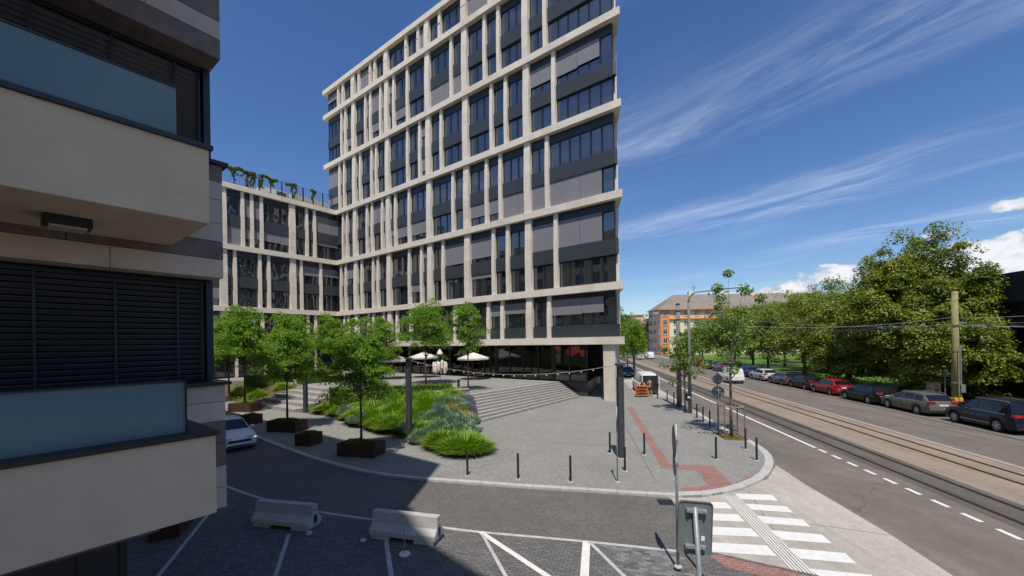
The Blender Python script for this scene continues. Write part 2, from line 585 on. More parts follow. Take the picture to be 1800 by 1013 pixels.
leaf_mat('leaf_hedge', (0.06, 0.13, 0.014), (0.20, 0.28, 0.04), 2.0, 0.25)
leaf_mat('leaf_grass', (0.10, 0.215, 0.018), (0.30, 0.44, 0.06), 1.5, 0.35)
leaf_mat('leaf_sage', (0.17, 0.25, 0.14), (0.34, 0.43, 0.28), 1.5, 0.3)
leaf_mat('leaf_gold', (0.20, 0.20, 0.02), (0.46, 0.36, 0.03), 2.0, 0.3)
leaf_mat('leaf_lavender', (0.14, 0.12, 0.24), (0.30, 0.26, 0.42), 2.0, 0.3)
leaf_mat('leaf_vine', (0.08, 0.15, 0.02), (0.24, 0.14, 0.04), 1.2, 0.3)
leaf_mat('leaf_lawn', (0.07, 0.18, 0.016), (0.15, 0.29, 0.03), 0.6, 0.25)

# ------------------------------------------------------------------ geometry helpers
class MB:
    def __init__(s):
        s.v = []
        s.f = []

    def add(s, vs, fs):
        b = len(s.v)
        s.v += [tuple(p) for p in vs]
        s.f += [tuple(i + b for i in f) for f in fs]
        return s

    def box(s, x0, x1, y0, y1, z0, z1):
        return s.add([(x0, y0, z0), (x1, y0, z0), (x1, y1, z0), (x0, y1, z0), (x0, y0, z1), (x1, y0, z1), (x1, y1, z1), (x0, y1, z1)],
                     [(0, 3, 2, 1), (4, 5, 6, 7), (0, 1, 5, 4), (1, 2, 6, 5), (2, 3, 7, 6), (3, 0, 4, 7)])

    def prism(s, poly, z0, z1):
        """vertical prism over a polygon (x, y); z0/z1 may be functions of (x, y)."""
        a = sum(poly[i][0] * poly[(i + 1) % len(poly)][1] - poly[(i + 1) % len(poly)][0] * poly[i][1] for i in range(len(poly)))
        if a < 0:
            poly = poly[::-1]
        n = len(poly)
        f0 = z0 if callable(z0) else (lambda x, y: z0)
        f1 = z1 if callable(z1) else (lambda x, y: z1)
        vs = [(x, y, f0(x, y)) for x, y in poly] + [(x, y, f1(x, y)) for x, y in poly]
        fs = [tuple(range(n - 1, -1, -1)), tuple(range(n, 2 * n))]
        fs += [(i, (i + 1) % n, n + (i + 1) % n, n + i) for i in range(n)]
        return s.add(vs, fs)

    def sheet(s, poly, z):
        a = sum(poly[i][0] * poly[(i + 1) % len(poly)][1] - poly[(i + 1) % len(poly)][0] * poly[i][1] for i in range(len(poly)))
        if a < 0:
            poly = poly[::-1]
        return s.add([(x, y, z) for x, y in poly], [tuple(range(len(poly)))])

    def tube(s, pts, rad, n=8, caps=True):
        pts = [Vector(p) for p in pts]
        if not hasattr(rad, '__len__'):
            rad = [rad] * len(pts)
        b = len(s.v)
        up = None
        for i, p in enumerate(pts):
            d = (pts[min(i + 1, len(pts) - 1)] - pts[max(i - 1, 0)])
            d.normalize()
            if up is None:
                up = Vector((0, 0, 1)) if abs(d.z) < 0.9 else Vector((1, 0, 0))
            x = d.cross(up)
            x.normalize()
            y = x.cross(d)
            y.normalize()
            up = y
            for k in range(n):
                a = 2 * PI * k / n
                q = p + (x * math.cos(a) + y * math.sin(a)) * rad[i]
                s.v.append(tuple(q))
        for i in range(len(pts) - 1):
            for k in range(n):
                s.f.append((b + i * n + k, b + i * n + (k + 1) % n, b + (i + 1) * n + (k + 1) % n, b + (i + 1) * n + k))
        if caps:
            s.f.append(tuple(b + k for k in range(n - 1, -1, -1)))
            e = b + (len(pts) - 1) * n
            s.f.append(tuple(e + k for k in range(n)))
        return s

    def lathe(s, prof, n=16, c=(0, 0, 0), axis='z'):
        b = len(s.v)
        for r, h in prof:
            for k in range(n):
                a = 2 * PI * k / n
                if axis == 'z':
                    s.v.append((c[0] + r * math.cos(a), c[1] + r * math.sin(a), c[2] + h))
                elif axis == 'y':
                    s.v.append((c[0] + r * math.cos(a), c[1] + h, c[2] + r * math.sin(a)))
                else:
                    s.v.append((c[0] + h, c[1] + r * math.cos(a), c[2] + r * math.sin(a)))
        for i in range(len(prof) - 1):
            for k in range(n):
                s.f.append((b + i * n + k, b + i * n + (k + 1) % n, b + (i + 1) * n + (k + 1) % n, b + (i + 1) * n + k))
        s.f.append(tuple(b + k for k in range(n - 1, -1, -1)))
        e = b + (len(prof) - 1) * n
        s.f.append(tuple(e + k for k in range(n)))
        return s

    def mesh(s, name, m, smooth=False):
        me = bpy.data.meshes.new(name)
        me.from_pydata(s.v, [], s.f)
        if m is not None:
            me.materials.append(MATS[m] if isinstance(m, str) else m)
        if smooth:
            me.polygons.foreach_set('use_smooth', [True] * len(me.polygons))
        me.update()
        return me

    def build(s, name, m, parent=None, smooth=False, bevel=0.0, kind=None, loc=None, rotz=None, fix=True, auto=None):
        me = s.mesh(name, m, smooth)
        if fix:
            bm = bmesh.new()
            bm.from_mesh(me)
            bmesh.ops.recalc_face_normals(bm, faces=bm.faces)
            bm.to_mesh(me)
            bm.free()
        return link(name, me, parent, bevel, kind, loc, rotz, auto)


def link(name, me, parent=None, bevel=0.0, kind=None, loc=None, rotz=None, auto=None):
    o = bpy.data.objects.new(name, me)
    C.objects.link(o)
    if parent is not None:
        o.parent = parent
    if loc is not None:
        o.location = loc
    if rotz is not None:
        o.rotation_euler = (0, 0, rotz)
    if bevel:
        b = o.modifiers.new('bevel', 'BEVEL')
        b.width = bevel
        b.segments = 2
        b.limit_method = 'ANGLE'
        b.angle_limit = R(40)
    if kind:
        o['kind'] = kind
    return o


def thing(name, label, cat, loc=(0, 0, 0), rotz=0.0, group=None):
    o = bpy.data.objects.new(name, None)
    C.objects.link(o)
    o.location = loc
    o.rotation_euler = (0, 0, rotz)
    o.empty_display_size = 0.3
    tag(o, label, cat, group)
    return o


def tag(o, label=None, cat=None, group=None):
    if label:
        o['label'] = label
    if cat:
        o['category'] = cat
    if group:
        o['group'] = group
    return o


def copy_tree(o, parent=None):
    c = o.copy()
    C.objects.link(c)
    c.parent = parent
    for ch in list(o.children):
        copy_tree(ch, c)
    return c


# frames: tower facade runs along U2 (away to the left), its depth along U3; street frame (W across, S along)
TH = R(52.63)
U2 = (-math.sin(TH), math.cos(TH))
U3 = (math.cos(TH), math.sin(TH))
ST = R(9.1)


def ed(e, d):
    return (U2[0] * e + U3[0] * d, U2[1] * e + U3[1] * d)


def st(w, s):
    return (w * math.cos(ST) + s * math.sin(ST), -w * math.sin(ST) + s * math.cos(ST))


def resample(pts, step):
    out = [Vector(pts[0])]
    acc = 0.0
    for a, b in zip(pts[:-1], pts[1:]):
        a, b = Vector(a), Vector(b)
        l = (b - a).length
        t = step - acc
        while t <= l:
            out.append(a.lerp(b, t / l))
            t += step
        acc = (acc + l) % step
    out.append(Vector(pts[-1]))
    return out


def smooth_line(pts, k=4):
    """Catmull-Rom through 2-D points."""
    p = [Vector(q) for q in pts]
    p = [p[0] * 2 - p[1]] + p + [p[-1] * 2 - p[-2]]
    out = []
    for i in range(1, len(p) - 2):
        for j in range(k):
            t = j / k
            a, b, c, d = p[i - 1], p[i], p[i + 1], p[i + 2]
            out.append(0.5 * ((2 * b) + (c - a) * t + (2 * a - 5 * b + 4 * c - d) * t * t + (3 * b - a - 3 * c + d) * t ** 3))
    out.append(p[-2])
    return [tuple(q) for q in out]


def strip_poly(line, w0, w1):
    """polygon between offsets w0 and w1 to the left of a 2-D polyline."""
    n = len(line)
    A, B = [], []
    for i in range(n):
        a = Vector(line[max(i - 1, 0)])
        b = Vector(line[min(i + 1, n - 1)])
        t = (b - a).normalized()
        nn = Vector((-t.y, t.x))
        A.append(tuple(Vector(line[i]) + nn * w0))
        B.append(tuple(Vector(line[i]) + nn * w1))
    return A, B


def ribbon(mb, line, w0, w1, z):
    A, B = strip_poly(line, w0, w1)
    b = len(mb.v)
    for p, q in zip(A, B):
        mb.v += [(p[0], p[1], z), (q[0], q[1], z)]
    for i in range(len(A) - 1):
        mb.f.append((b + 2 * i, b + 2 * i + 2, b + 2 * i + 3, b + 2 * i + 1))
    return mb


def structure(name, mb, m, parent=None, **k):
    o = mb.build(name, m, parent, **k)
    if parent is None:
        o['kind'] = 'structure'
    return o


# ------------------------------------------------------------------ vegetation helpers (numpy)
def leaf_mesh(name, m, pos, nrm, size, aspect=0.55, rng=None, bend=0.25):
    """a folded diamond of four triangles for every leaf, laid in the plane of nrm."""
    n = len(pos)
    nrm = nrm / (np.linalg.norm(nrm, axis=1, keepdims=True) + 1e-9)
    t = rng.normal(size=(n, 3))
    t -= (t * nrm).sum(1, keepdims=True) * nrm
    t /= (np.linalg.norm(t, axis=1, keepdims=True) + 1e-9)
    b = np.cross(nrm, t)
    s = (size * rng.uniform(0.6, 1.35, n))[:, None]
    v = np.empty((n, 4, 3))
    v[:, 0] = pos - t * s * 0.5
    v[:, 1] = pos + b * s * aspect * 0.5 + nrm * s * bend * 0.5
    v[:, 2] = pos + t * s * 0.5 - nrm * s * bend * 0.3
    v[:, 3] = pos - b * s * aspect * 0.5 + nrm * s * bend * 0.5
    idx = np.arange(n)[:, None] * 4
    f = np.concatenate([idx + np.array([[0, 1, 2]]), idx + np.array([[0, 2, 3]])], axis=1).reshape(-1, 3)
    return raw_mesh(name, m, v.reshape(-1, 3), f)


def raw_mesh(name, m, v, f):
    me = bpy.data.meshes.new(name)
    k = f.shape[1]
    me.vertices.add(len(v))
    me.vertices.foreach_set('co', np.ascontiguousarray(v, dtype=np.float32).ravel())
    me.loops.add(f.size)
    me.loops.foreach_set('vertex_index', np.ascontiguousarray(f, dtype=np.int32).ravel())
    me.polygons.add(len(f))
    me.polygons.foreach_set('loop_start', np.arange(0, f.size, k, dtype=np.int32))
    me.update(calc_edges=True)
    me.materials.append(MATS[m])
    return me


def sph(rng, n):
    d = rng.normal(size=(n, 3))
    return d / np.linalg.norm(d, axis=1, keepdims=True)


def make_tree(name, label, base, th, cz, rad, nclump, per, lsize, lm, seed, bark='bark', tr=0.12, cat='tree', group=None,
              cr=0.30, shell=0.55, flat=0.6, low=-0.9, shape=1.0, lean=(0, 0), aspect=0.5, dz=0.0):
    """trunk + limbs (one mesh) and a crown of leaf clumps spread through an uneven ellipsoid."""
    rng = np.random.default_rng(seed)
    root = thing(name, label, cat, base, 0, group)
    cen = np.array([lean[0], lean[1], cz])
    rad = np.array(rad, float)
    d = sph(rng, nclump * 4)
    d = d[d[:, 2] > low][:nclump]
    nclump = len(d)
    rr = rng.uniform(shell, 1.0, nclump) ** 0.8
    # pear / cone shaping: narrower towards the top
    cp = d * rr[:, None]
    nar = 1 - np.clip(cp[:, 2], -0.2, 1) * (1 - shape)
    cp[:, 0] *= nar
    cp[:, 1] *= nar
    # lumpy outline
    ph = rng.uniform(0, 6.28, 4)
    az = np.arctan2(cp[:, 1], cp[:, 0])
    lump = 1 + 0.17 * np.sin(3 * az + ph[0] + cp[:, 2] * 3) + 0.13 * np.sin(5 * az + ph[1] - 4 * cp[:, 2])
    cp = cp * lump[:, None] * rad + cen
    # trunk and limbs
    mb = MB()
    mb.tube([(0, 0, -0.05), (lean[0] * 0.15, lean[1] * 0.15, th * 0.5), (lean[0] * 0.5, lean[1] * 0.5, th), (lean[0], lean[1], cz + rad[2] * 0.55)],
            [tr * 1.25, tr, tr * 0.8, tr * 0.15], 8)
    order = rng.permutation(nclump)[:min(nclump, 46)]
    for i in order:
        p = cp[i]
        h0 = rng.uniform(0.0, 0.75)
        z0 = th + (cz + rad[2] * 0.4 - th) * h0
        z0 = min(z0, p[2] - 0.05) if p[2] > th else th * 0.97
        s0 = np.array([lean[0] * 0.6, lean[1] * 0.6, z0])
        md = s0 * 0.45 + p * 0.55 + np.array([0, 0, -0.06 * rad[2]])
        r0 = tr * (0.42 - 0.25 * h0)
        mb.tube([tuple(s0), tuple(md), tuple(p)], [r0, r0 * 0.6, r0 * 0.15], 5, caps=False)
    mb.build('trunk', bark, root, smooth=True, fix=False)
    # leaves
    per_i = np.maximum(3, (per * rng.uniform(0.5, 1.5, nclump)).astype(int))
    idx = np.repeat(np.arange(nclump), per_i)
    n = len(idx)
    csize = cr * rad.mean() * rng.uniform(0.55, 1.5, nclump)
    off = sph(rng, n) * (rng.uniform(0, 1, n) ** 0.45)[:, None]
    off[:, 2] *= flat
    pos = cp[idx] + off * csize[idx][:, None]
    pos[:, 2] -= dz * (off[:, 0] ** 2 + off[:, 1] ** 2) * csize[idx]
    nrm = off * 0.9 + rng.normal(size=(n, 3)) * 0.55 + np.array([0, 0, 0.75])
    me = leaf_mesh('crown', lm, pos, nrm, lsize, aspect, rng)
    link('crown', me, root)
    return root


def hedge_mesh(name, m, size, n, lsize, seed, round_=0.12):
    """clipped hedge: leaves through the outer layer of a box (x, y centred, z from 0)."""
    rng = np.random.default_rng(seed)
    sx, sy, sz = size
    p = rng.uniform(-1, 1, (n, 3))
    ax = rng.choice(3, n, p=[0.25, 0.35, 0.40])
    sg = np.where(rng.uniform(size=n) < 0.5, -1.0, 1.0)
    sg = np.where(ax == 2, 1.0, sg)
    p[np.arange(n), ax] = sg * (1 - rng.uniform(0, 0.14, n))
    q = np.abs(p)
    k = np.linalg.norm(np.clip(q - 0.8, 0, 1), axis=1)
    p *= (1 - round_ * k)[:, None]
    nz = 1 + 0.06 * np.sin(p[:, 0] * 7 + seed) * np.sin(p[:, 1] * 5)
    pos = np.stack([p[:, 0] * sx / 2, p[:, 1] * sy / 2, (p[:, 2] * nz + 1) * sz / 2], 1)
    nrm = np.zeros((n, 3))
    nrm[np.arange(n), ax] = sg
    nrm += rng.normal(size=(n, 3)) * 0.6
    return leaf_mesh(name, m, pos, nrm, lsize, 0.6, rng)


def mound_mesh(name, m, r, h, n, blade, width, seed, droop=0.8, upright=0.5):
    """tuft of arching blades: each blade three segments, tapering."""
    rng = np.random.default_rng(seed)
    a = rng.uniform(0, 2 * PI, n)
    rr = np.sqrt(rng.uniform(0, 1, n))
    rx, ry = (r if hasattr(r, '__len__') else (r, r))
    bx = rr * np.cos(a) * rx * 0.8
    by = rr * np.sin(a) * ry * 0.8
    env = np.sqrt(np.clip(1 - rr ** 2 * 0.75, 0, 1))
    bz = np.zeros(n)
    ang = a + rng.normal(0, 0.7, n)
    ln = blade * rng.uniform(0.6, 1.25, n)
    lift = upright + (1 - upright) * (1 - rr) * rng.uniform(0.6, 1.2, n)
    dx, dy = np.cos(ang), np.sin(ang)
    # uneven crown: tall and short tussocks inside one clump, plus stray blades
    tus = 1 + 0.30 * np.sin(bx * 5.1 / max(rx, .2) + seed) * np.cos(by * 4.3 / max(ry, .2) + seed * 1.7)
    hv = tus * rng.uniform(0.55, 1.2, n) * np.where(rng.uniform(size=n) < 0.06, 1.35, 1.0)
    pts = []
    for t in (0, 0.35, 0.7, 1.0):
        out = ln * droop * (t ** 1.6) * (0.35 + 0.65 * rr)
        z = bz + h * env * np.maximum(lift, 0.35) * (1.55 * t - 0.75 * t * t) * hv
        pts.append(np.stack([bx + dx * out, by + dy * out, z], 1))
    sx, sy = -dy, dx
    vs = []
    for k, wf in enumerate((0.8, 1.0, 0.7)):
        w = width * wf
        vs.append(pts[k] + np.stack([sx, sy, 0 * sx], 1) * w / 2)
        vs.append(pts[k] - np.stack([sx, sy, 0 * sx], 1) * w / 2)
    vs.append(pts[3])
    v = np.stack(vs, 1)
    i0 = np.arange(n)[:, None] * 7
    tri = np.array([[0, 1, 3], [0, 3, 2], [2, 3, 5], [2, 5, 4], [4, 5, 6]])
    f = (i0[:, None, :] + tri[None]).reshape(-1, 3)
    return raw_mesh(name, m, v.reshape(-1, 3), f)


def dome_mesh(name, m, rad, n, lsize, seed, aspect=0.5, zmin=0.0):
    """rounded shrub of small leaves."""
    rng = np.random.default_rng(seed)
    d = sph(rng, n)
    d[:, 2] = np.abs(d[:, 2]) * (1 - zmin) + zmin
    k = 1 + 0.16 * np.sin(d[:, 0] * 6 + seed) * np.sin(d[:, 1] * 7 + seed * 2) + rng.normal(0, 0.06, n)
    pos = d * k[:, None] * rng.uniform(0.72, 1.0, n)[:, None] * np.array(rad)
    nrm = d + rng.normal(size=(n, 3)) * 0.6
    return leaf_mesh(name, m, pos, nrm, lsize, aspect, rng)

# ------------------------------------------------------------------ ground, roads, pavements
structure('ground', MB().sheet([(-1500, -600), (1500, -600), (1500, 2500), (-1500, 2500)], -0.06), 'earth')
road = structure('road', MB().sheet([st(-6, -80), st(24.7, -80), st(24.7, 152), st(-6, 152)], 0.0), 'asphalt')
CURB = [(-46, 50), (-30, 36.4), (-22, 29.6), (-15.6, 24.11), (-11.46, 20.63), (-8.91, 18.64), (-6.89, 17.29), (-5.27, 16.43), (-3.81, 15.95), (-2.2, 15.55), (0.23, 14.95), (2.68, 14.42),
        (5.2, 13.86), (6.49, 13.85), (8.03, 14.42), (9.65, 15.55), (11.1, 17.3), (11.95, 19.0), (12.42, 21.0)]
CURB_S = smooth_line(CURB, 4)
KERB_W = 8.68
CURB_ALL = CURB_S + [st(KERB_W, s) for s in (24, 30, 40, 60, 100, 160, 230)]
PZ = 0.085
side = [(-46, 50)] + [(x, y) for x, y in CURB_S if y < 49 and x < 5.4] + [(5.32, 13.8), (5.25, 12.83), (4.22, 10.2), (4.1, -8), (-40, -8), (-70, 40)]
side_road = structure('side_road', MB().sheet(side, 0.004), 'setts_dark')
PARK = smooth_line([(-30, 30), (-20, 22), (-14, 17.6), (-10.74, 15.37), (-8.54, 14.09), (-6.47, 13.13), (-4.37, 12.45), (-2.19, 11.85), (-0.98, 11.51), (1.92, 10.87), (4.15, 10.3)], 3)
parking = structure('parking_area', MB().sheet(PARK + [(4.1, -7), (-40, -7)], 0.008), 'setts_parking')
apron_poly = [(5.32, 13.83), (5.25, 12.83), (4.22, 10.29), (5.0, 10.16), (6.75, 9.15), (8.6, 7.0), (9.25, 4.8), (9.82, 9.07), (10.22, 10.98), (10.7, 14.77), (11.15, 17.2),
              (9.75, 15.55), (8.1, 14.4), (6.49, 13.8)]
apron = structure('crossing_apron', MB().sheet(apron_poly, 0.006), 'apron_concrete')
pav = CURB_ALL + [st(-30, 230), (-80, 200), (-80, 60)]
pavement = structure('pavement', MB().prism(pav, -0.05, PZ), 'setts')
# the near-side pavement corner under the camera
near = structure('near_pavement', MB().prism([(4.25, 10.2), (5.0, 10.06), (6.75, 9.05), (8.55, 6.9), (9.2, 4.7), (9.2, -8), (4.25, -8)], -0.05, PZ), 'setts_parking')
far_pav = structure('far_pavement', MB().prism([st(24.75, -60), st(27.6, -60), st(27.6, 300), st(24.75, 300)], -0.05, 0.13), 'setts')
park_lawn = structure('park_lawn', MB().prism([st(27.6, 43), st(110, 43), st(110, 150), st(27.6, 150)], -0.05, 0.16), 'leaf_lawn')
structure('verge', MB().prism([st(27.6, -40), st(34, -40), st(34, 43), st(27.6, 43)], -0.05, 0.14), 'soil')

# kerb stones, each one its own piece along the near kerb
ks = resample(CURB_ALL, 1.0)
ki = 0
rest = MB()
for a, b in zip(ks[:-1], ks[1:]):
    d = (b - a)
    if d.length < 0.3:
        continue
    m_ = (a + b) / 2
    wid = 0.22 if m_.x < 5.3 else 0.30
    t = d.normalized()
    nn = Vector((-t.y, t.x))
    g = t * 0.006
    q = [a + g - nn * 0.02, b - g - nn * 0.02, b - g + nn * wid, a + g + nn * wid]
    hz = PZ + 0.012 + 0.004 * math.sin(ki * 1.7)
    if m_.y < 70 and m_.x > -26 and ki < 290:
        MB().prism([tuple(p) for p in q], -0.04, hz).build('kerb_stone', 'kerb_stone', pavement, bevel=0.012)
    else:
        rest.prism([tuple(p) for p in q], -0.04, hz)
    ki += 1
rest.build('far_kerb_stones', 'kerb_stone', pavement, kind='stuff')
mb = MB()
for i in range(0, 260):
    s0 = -30 + i * 1.0
    q = [st(24.55, s0 + .006), st(24.55, s0 + .994), st(24.75, s0 + .994), st(24.75, s0 + .006)]
    mb.prism(q, -0.03, 0.14)
mb.build('far_kerb_stones', 'kerb_stone', far_pav, kind='stuff')

# tram tracks: dark near track, pale concrete far track, grooved rails
tr1 = structure('tram_track_bed', MB().sheet([st(12.05, -80), st(13.85, -80), st(13.85, 300), st(12.05, 300)], 0.005), 'asphalt_track')
tr2 = structure('tram_concrete_bed', MB().sheet([st(13.85, -80), st(17.5, -80), st(17.5, 300), st(13.85, 300)], 0.007), 'concrete_track')
for par, w in ((tr1, 12.46), (tr1, 13.46), (tr2, 15.76), (tr2, 16.76)):
    MB().sheet([st(w - 0.09, -80), st(w + 0.10, -80), st(w + 0.10, 300), st(w - 0.09, 300)], 0.011).build('groove', 'groove', par)
    MB().prism([st(w - 0.035, -80), st(w + 0.025, -80), st(w + 0.025, 300), st(w - 0.035, 300)], 0.0, 0.018).build('rail', 'rail_steel', par)
mb = MB()
for i in range(-30, 220):
    q = [st(17.5, i + .005), st(17.5, i + .995), st(17.78, i + .995), st(17.78, i + .005)]
    mb.prism(q, -0.03, 0.03)
mb.build('edge_stones', 'track_edge', tr2, kind='stuff')
# dark joint line between the two lanes of asphalt and the gutter
MB().sheet([st(22.30, -40), st(22.42, -40), st(22.42, 200), st(22.30, 200)], 0.005).build('gutter_joint', 'groove', road)
MB().sheet([st(20.9, 24.6), st(20.95, 24.6), st(20.93, 31), st(20.88, 31)], 0.005).build('tar_seam', 'groove', road)

# painted lines
MB().sheet([st(11.38, 21.9), st(11.54, 21.9), st(11.54, 200), st(11.38, 200)], 0.010).build('edge_line', 'paint_white', road)
dash = MB().sheet([(-0.075, 0), (0.075, 0), (0.075, 0.62), (-0.075, 0.62)], 0.0).mesh('dash', 'paint_white')
for i in range(14):
    s = 21.0 - i * 1.05
    x, y = st(11.46, s)
    link('dash', dash, road, loc=(x, y, 0.010), rotz=-ST)
line = [p for p in PARK]
ribbon(MB(), line, -0.06, 0.06, 0.014).build('parking_line', 'paint_worn', side_road)
for i, (a, b, w, m_) in enumerate([((-6.45, 11.55), (-5.2, 8.4), 0.10, 'paint_worn'), ((-3.54, 11.1), (-2.5, 8.4), 0.11, 'paint_worn'), ((-9.85, 13.0), (-8.2, 9.0), 0.10, 'paint_worn'),
                                  ((-0.98, 11.51), (1.5, 8.3), 0.15, 'paint_white'), ((-0.93, 11.41), (0.15, 8.2), 0.09, 'paint_worn'), ((1.92, 10.87), (1.35, 8.2), 0.20, 'paint_white'),
                                  ((1.99, 10.84), (2.8, 8.2), 0.10, 'paint_worn')]):
    ribbon(MB(), [a, b], -w / 2, w / 2, 0.0135 + 0.0012 * i).build('bay_line', m_, parking)
for q in ([(7.68, 14.10), (8.88, 13.94), (8.75, 13.41), (7.62, 13.6)], [(7.55, 13.22), (8.72, 12.96), (8.60, 12.49), (7.48, 12.74)], [(7.36, 12.30), (8.55, 12.02), (8.44, 11.54), (7.29, 11.79)],
          [(7.19, 11.36), (8.40, 11.08), (8.29, 10.58), (7.13, 10.83)], [(7.01, 10.39), (8.24, 10.10), (8.12, 9.63), (6.96, 9.88)], [(6.85, 9.45), (8.05, 9.16), (7.95, 8.70), (6.86, 9.02)],
          [(5.40, 13.52), (6.98, 13.34), (6.92, 12.84), (5.30, 13.0)], [(5.20, 12.62), (6.85, 12.42), (6.78, 11.92), (5.02, 12.14)], [(4.90, 11.72), (6.71, 11.49), (6.66, 10.99), (4.72, 11.24)],
          [(4.60, 10.82), (6.55, 10.53), (6.48, 10.01), (4.50, 10.34)]):
    MB().sheet(q, 0.010).build('zebra_stripe', 'paint_white', apron)
# guide strips with ribs across the crossing
for k in range(6):
    f = k / 5
    a = (7.20 + 0.42 * f, 13.82 + 0.06 * f)
    b = (6.42 + 0.36 * f, 9.30 - 0.16 * f)
    ribbon(MB(), [a, b], -0.018, 0.018, 0.0165).build('guide_rib', 'paint_white', apron)
for i, (a, b) in enumerate([((8.3, 14.35), (6.6, 9.4)), ((10.2, 10.98), (7.2, 12.3))]):
    ribbon(MB(), [a, b], -0.012, 0.012, 0.0085 + i * 0.001).build('saw_joint', 'joint', apron)
# drain grating at the kerb
gr = MB()
for k in range(5):
    gr.box(-0.22, 0.22, -0.25 + k * 0.1, -0.19 + k * 0.1, 0.0, 0.012)
gr.box(-0.24, -0.22, -0.27, 0.24, 0, 0.012)
gr.box(0.22, 0.24, -0.27, 0.24, 0, 0.012)
o = gr.build('drain_grating', 'black_metal', loc=(5.02, 13.45, 0.006), rotz=R(-8))
tag(o, 'small dark drain grating in the road beside the crossing apron', 'drain')

# red tactile paving
tz = PZ + 0.004
MB().sheet([(9.06, 32.4), (8.55, 29.6), (7.55, 24.2), (6.25, 17.35), (6.68, 17.35), (7.95, 24.1), (9.0, 29.5), (9.55, 32.4)], tz).build('tactile_strip', 'tactile_red', pavement)
MB().sheet([(6.07, 16.75), (6.25, 17.34), (7.9, 17.05), (8.35, 16.85), (7.95, 14.6), (7.05, 14.6), (7.55, 16.35)], tz + 0.001).build('tactile_strip', 'tactile_red', pavement)
MB().sheet([(5.75, 14.05), (5.95, 14.5), (7.04, 14.65), (7.96, 14.72), (8.95, 15.55), (9.42, 15.75), (9.15, 15.35), (8.0, 14.66), (7.3, 14.3), (6.5, 14.1)], tz + 0.002).build('tactile_strip', 'tactile_red', pavement)
for k in range(7):
    a = (7.35 + 0.12 * k - 0.25, 14.75)
    ribbon(MB(), [a, (a[0] + 0.42, 16.75)], -0.02, 0.02, tz + 0.006).build('tactile_rib', 'tactile_red', pavement)
MB().sheet([(4.75, 9.98), (5.0, 9.92), (6.68, 8.95), (8.4, 6.85), (7.9, 6.6), (6.4, 8.5), (4.9, 9.4)], tz).build('tactile_strip', 'tactile_red', near)
ribbon(MB(), smooth_line([(7.3, 27.0), (6.69, 23.36), (5.94, 19.04), (5.36, 15.35)], 4), -.03, .03, PZ + .004).build('drain_seam', 'joint', pavement)
MB().sheet([st(5.75, 42.2), st(8.36, 38.4), st(8.36, 58), st(5.9, 56)], PZ + .006).build('loading_pad', 'apron_concrete', pavement)
# pavers near enough to pick apart, parking bay by the crossing
pm = []
for k, c in enumerate(((0.19, 0.187, 0.18), (0.13, 0.128, 0.125), (0.085, 0.084, 0.083))):
    mat('paver_tone%d' % k, c, rough=0.85, noise=(9, 0.2), bump=(40, 0.3))
    pm.append(MB().box(-0.098, 0.098, -0.048, 0.048, -0.03, 0.006).mesh('paver', 'paver_tone%d' % k))
cnt = 0
bd = R(-14)
extra = MB()
for j in range(26):
    for i in range(26):
        lx = i * 0.204 + (0.102 if j % 2 else 0)
        ly = -j * 0.102
        x = 1.75 + lx * math.cos(bd) - ly * math.sin(bd) + j * 0.0
        y = 10.78 + lx * math.sin(bd) + ly * math.cos(bd)
        # inside the bay between its two lines, short of the near pavement
        if not (x > 2.25 + (10.84 - y) * 0.31 and x < 4.1 and y < 10.80 - (x - 1.95) * 0.26 and y > 8.6):
            continue
        k = random.choices((0, 1, 2), (4, 5, 2))[0]
        if cnt < 300:
            link('paver', pm[k], parking, loc=(x, y, 0.008), rotz=bd)
            cnt += 1

# ------------------------------------------------------------------ stairs, upper plaza, planting beds
UP = 1.42
S1, S0 = Vector((5.85, 37.75)), Vector((-2.62, 26.35))
T1, T0 = Vector((3.60, 39.35)), Vector((-3.45, 31.35))
S2 = S1 + (S1 - S0).normalized() * 0.9
T2 = T1 + (T1 - T0).normalized() * 1.35
NST = 9


def bl(k, t):
    a = S0.lerp(T0, k)
    b = S2.lerp(T2, k)
    return a.lerp(b, t)


plaza_pts = [tuple(T2), tuple(T2 + Vector((-0.6, 1.0))), ed(22, 36.2), ed(59, 36.2), (-25.3, 64.0), ed(59.0, 12), (-32, 47), (-20.5, 40.3), (-14.5, 36.3), (-10, 35.5), (-5.5, 32.5), tuple(T0)]
plaza = structure('upper_plaza', MB().prism(plaza_pts, 0.0, UP), 'slabs')
stair = structure('plaza_stairs', MB().prism([tuple(S0), tuple(S2), tuple(T2), tuple(T0)], 0.0, PZ + 0.02), 'concrete_step')
rise = (UP - PZ) / NST
for k in range(NST):
    a0, a1 = k / NST, 1.0
    zt = PZ + rise * (k + 1)
    nb = 9
    for j in range(nb):
        t0, t1 = j / nb, (j + 1) / nb
        f0 = bl(k / NST, t0 + 0.0006)
        f1 = bl(k / NST, t1 - 0.0006)
        g1 = bl(min(1.0, (k + 1.35) / NST), t1 - 0.0006)
        g0 = bl(min(1.0, (k + 1.35) / NST), t0 + 0.0006)
        MB().prism([tuple(f0), tuple(f1), tuple(g1), tuple(g0)], zt - rise * 0.98, zt + 0.001 * ((j * 7 + k) % 3)).build('step_block', 'concrete_step', stair)
# paving bands of the upper plaza (long, low treads that run along the stairs)
for k in range(7):
    off = Vector((U2[0], U2[1])) * (0.9 + k * 1.5)
    a = T0 + off + (T1 - T0) * 0.06
    b = T1 + off + (T1 - T0) * 0.03
    ribbon(MB(), [tuple(a), tuple(b)], -0.11, 0.11, UP + 0.004).build('paving_band', 'joint', plaza)
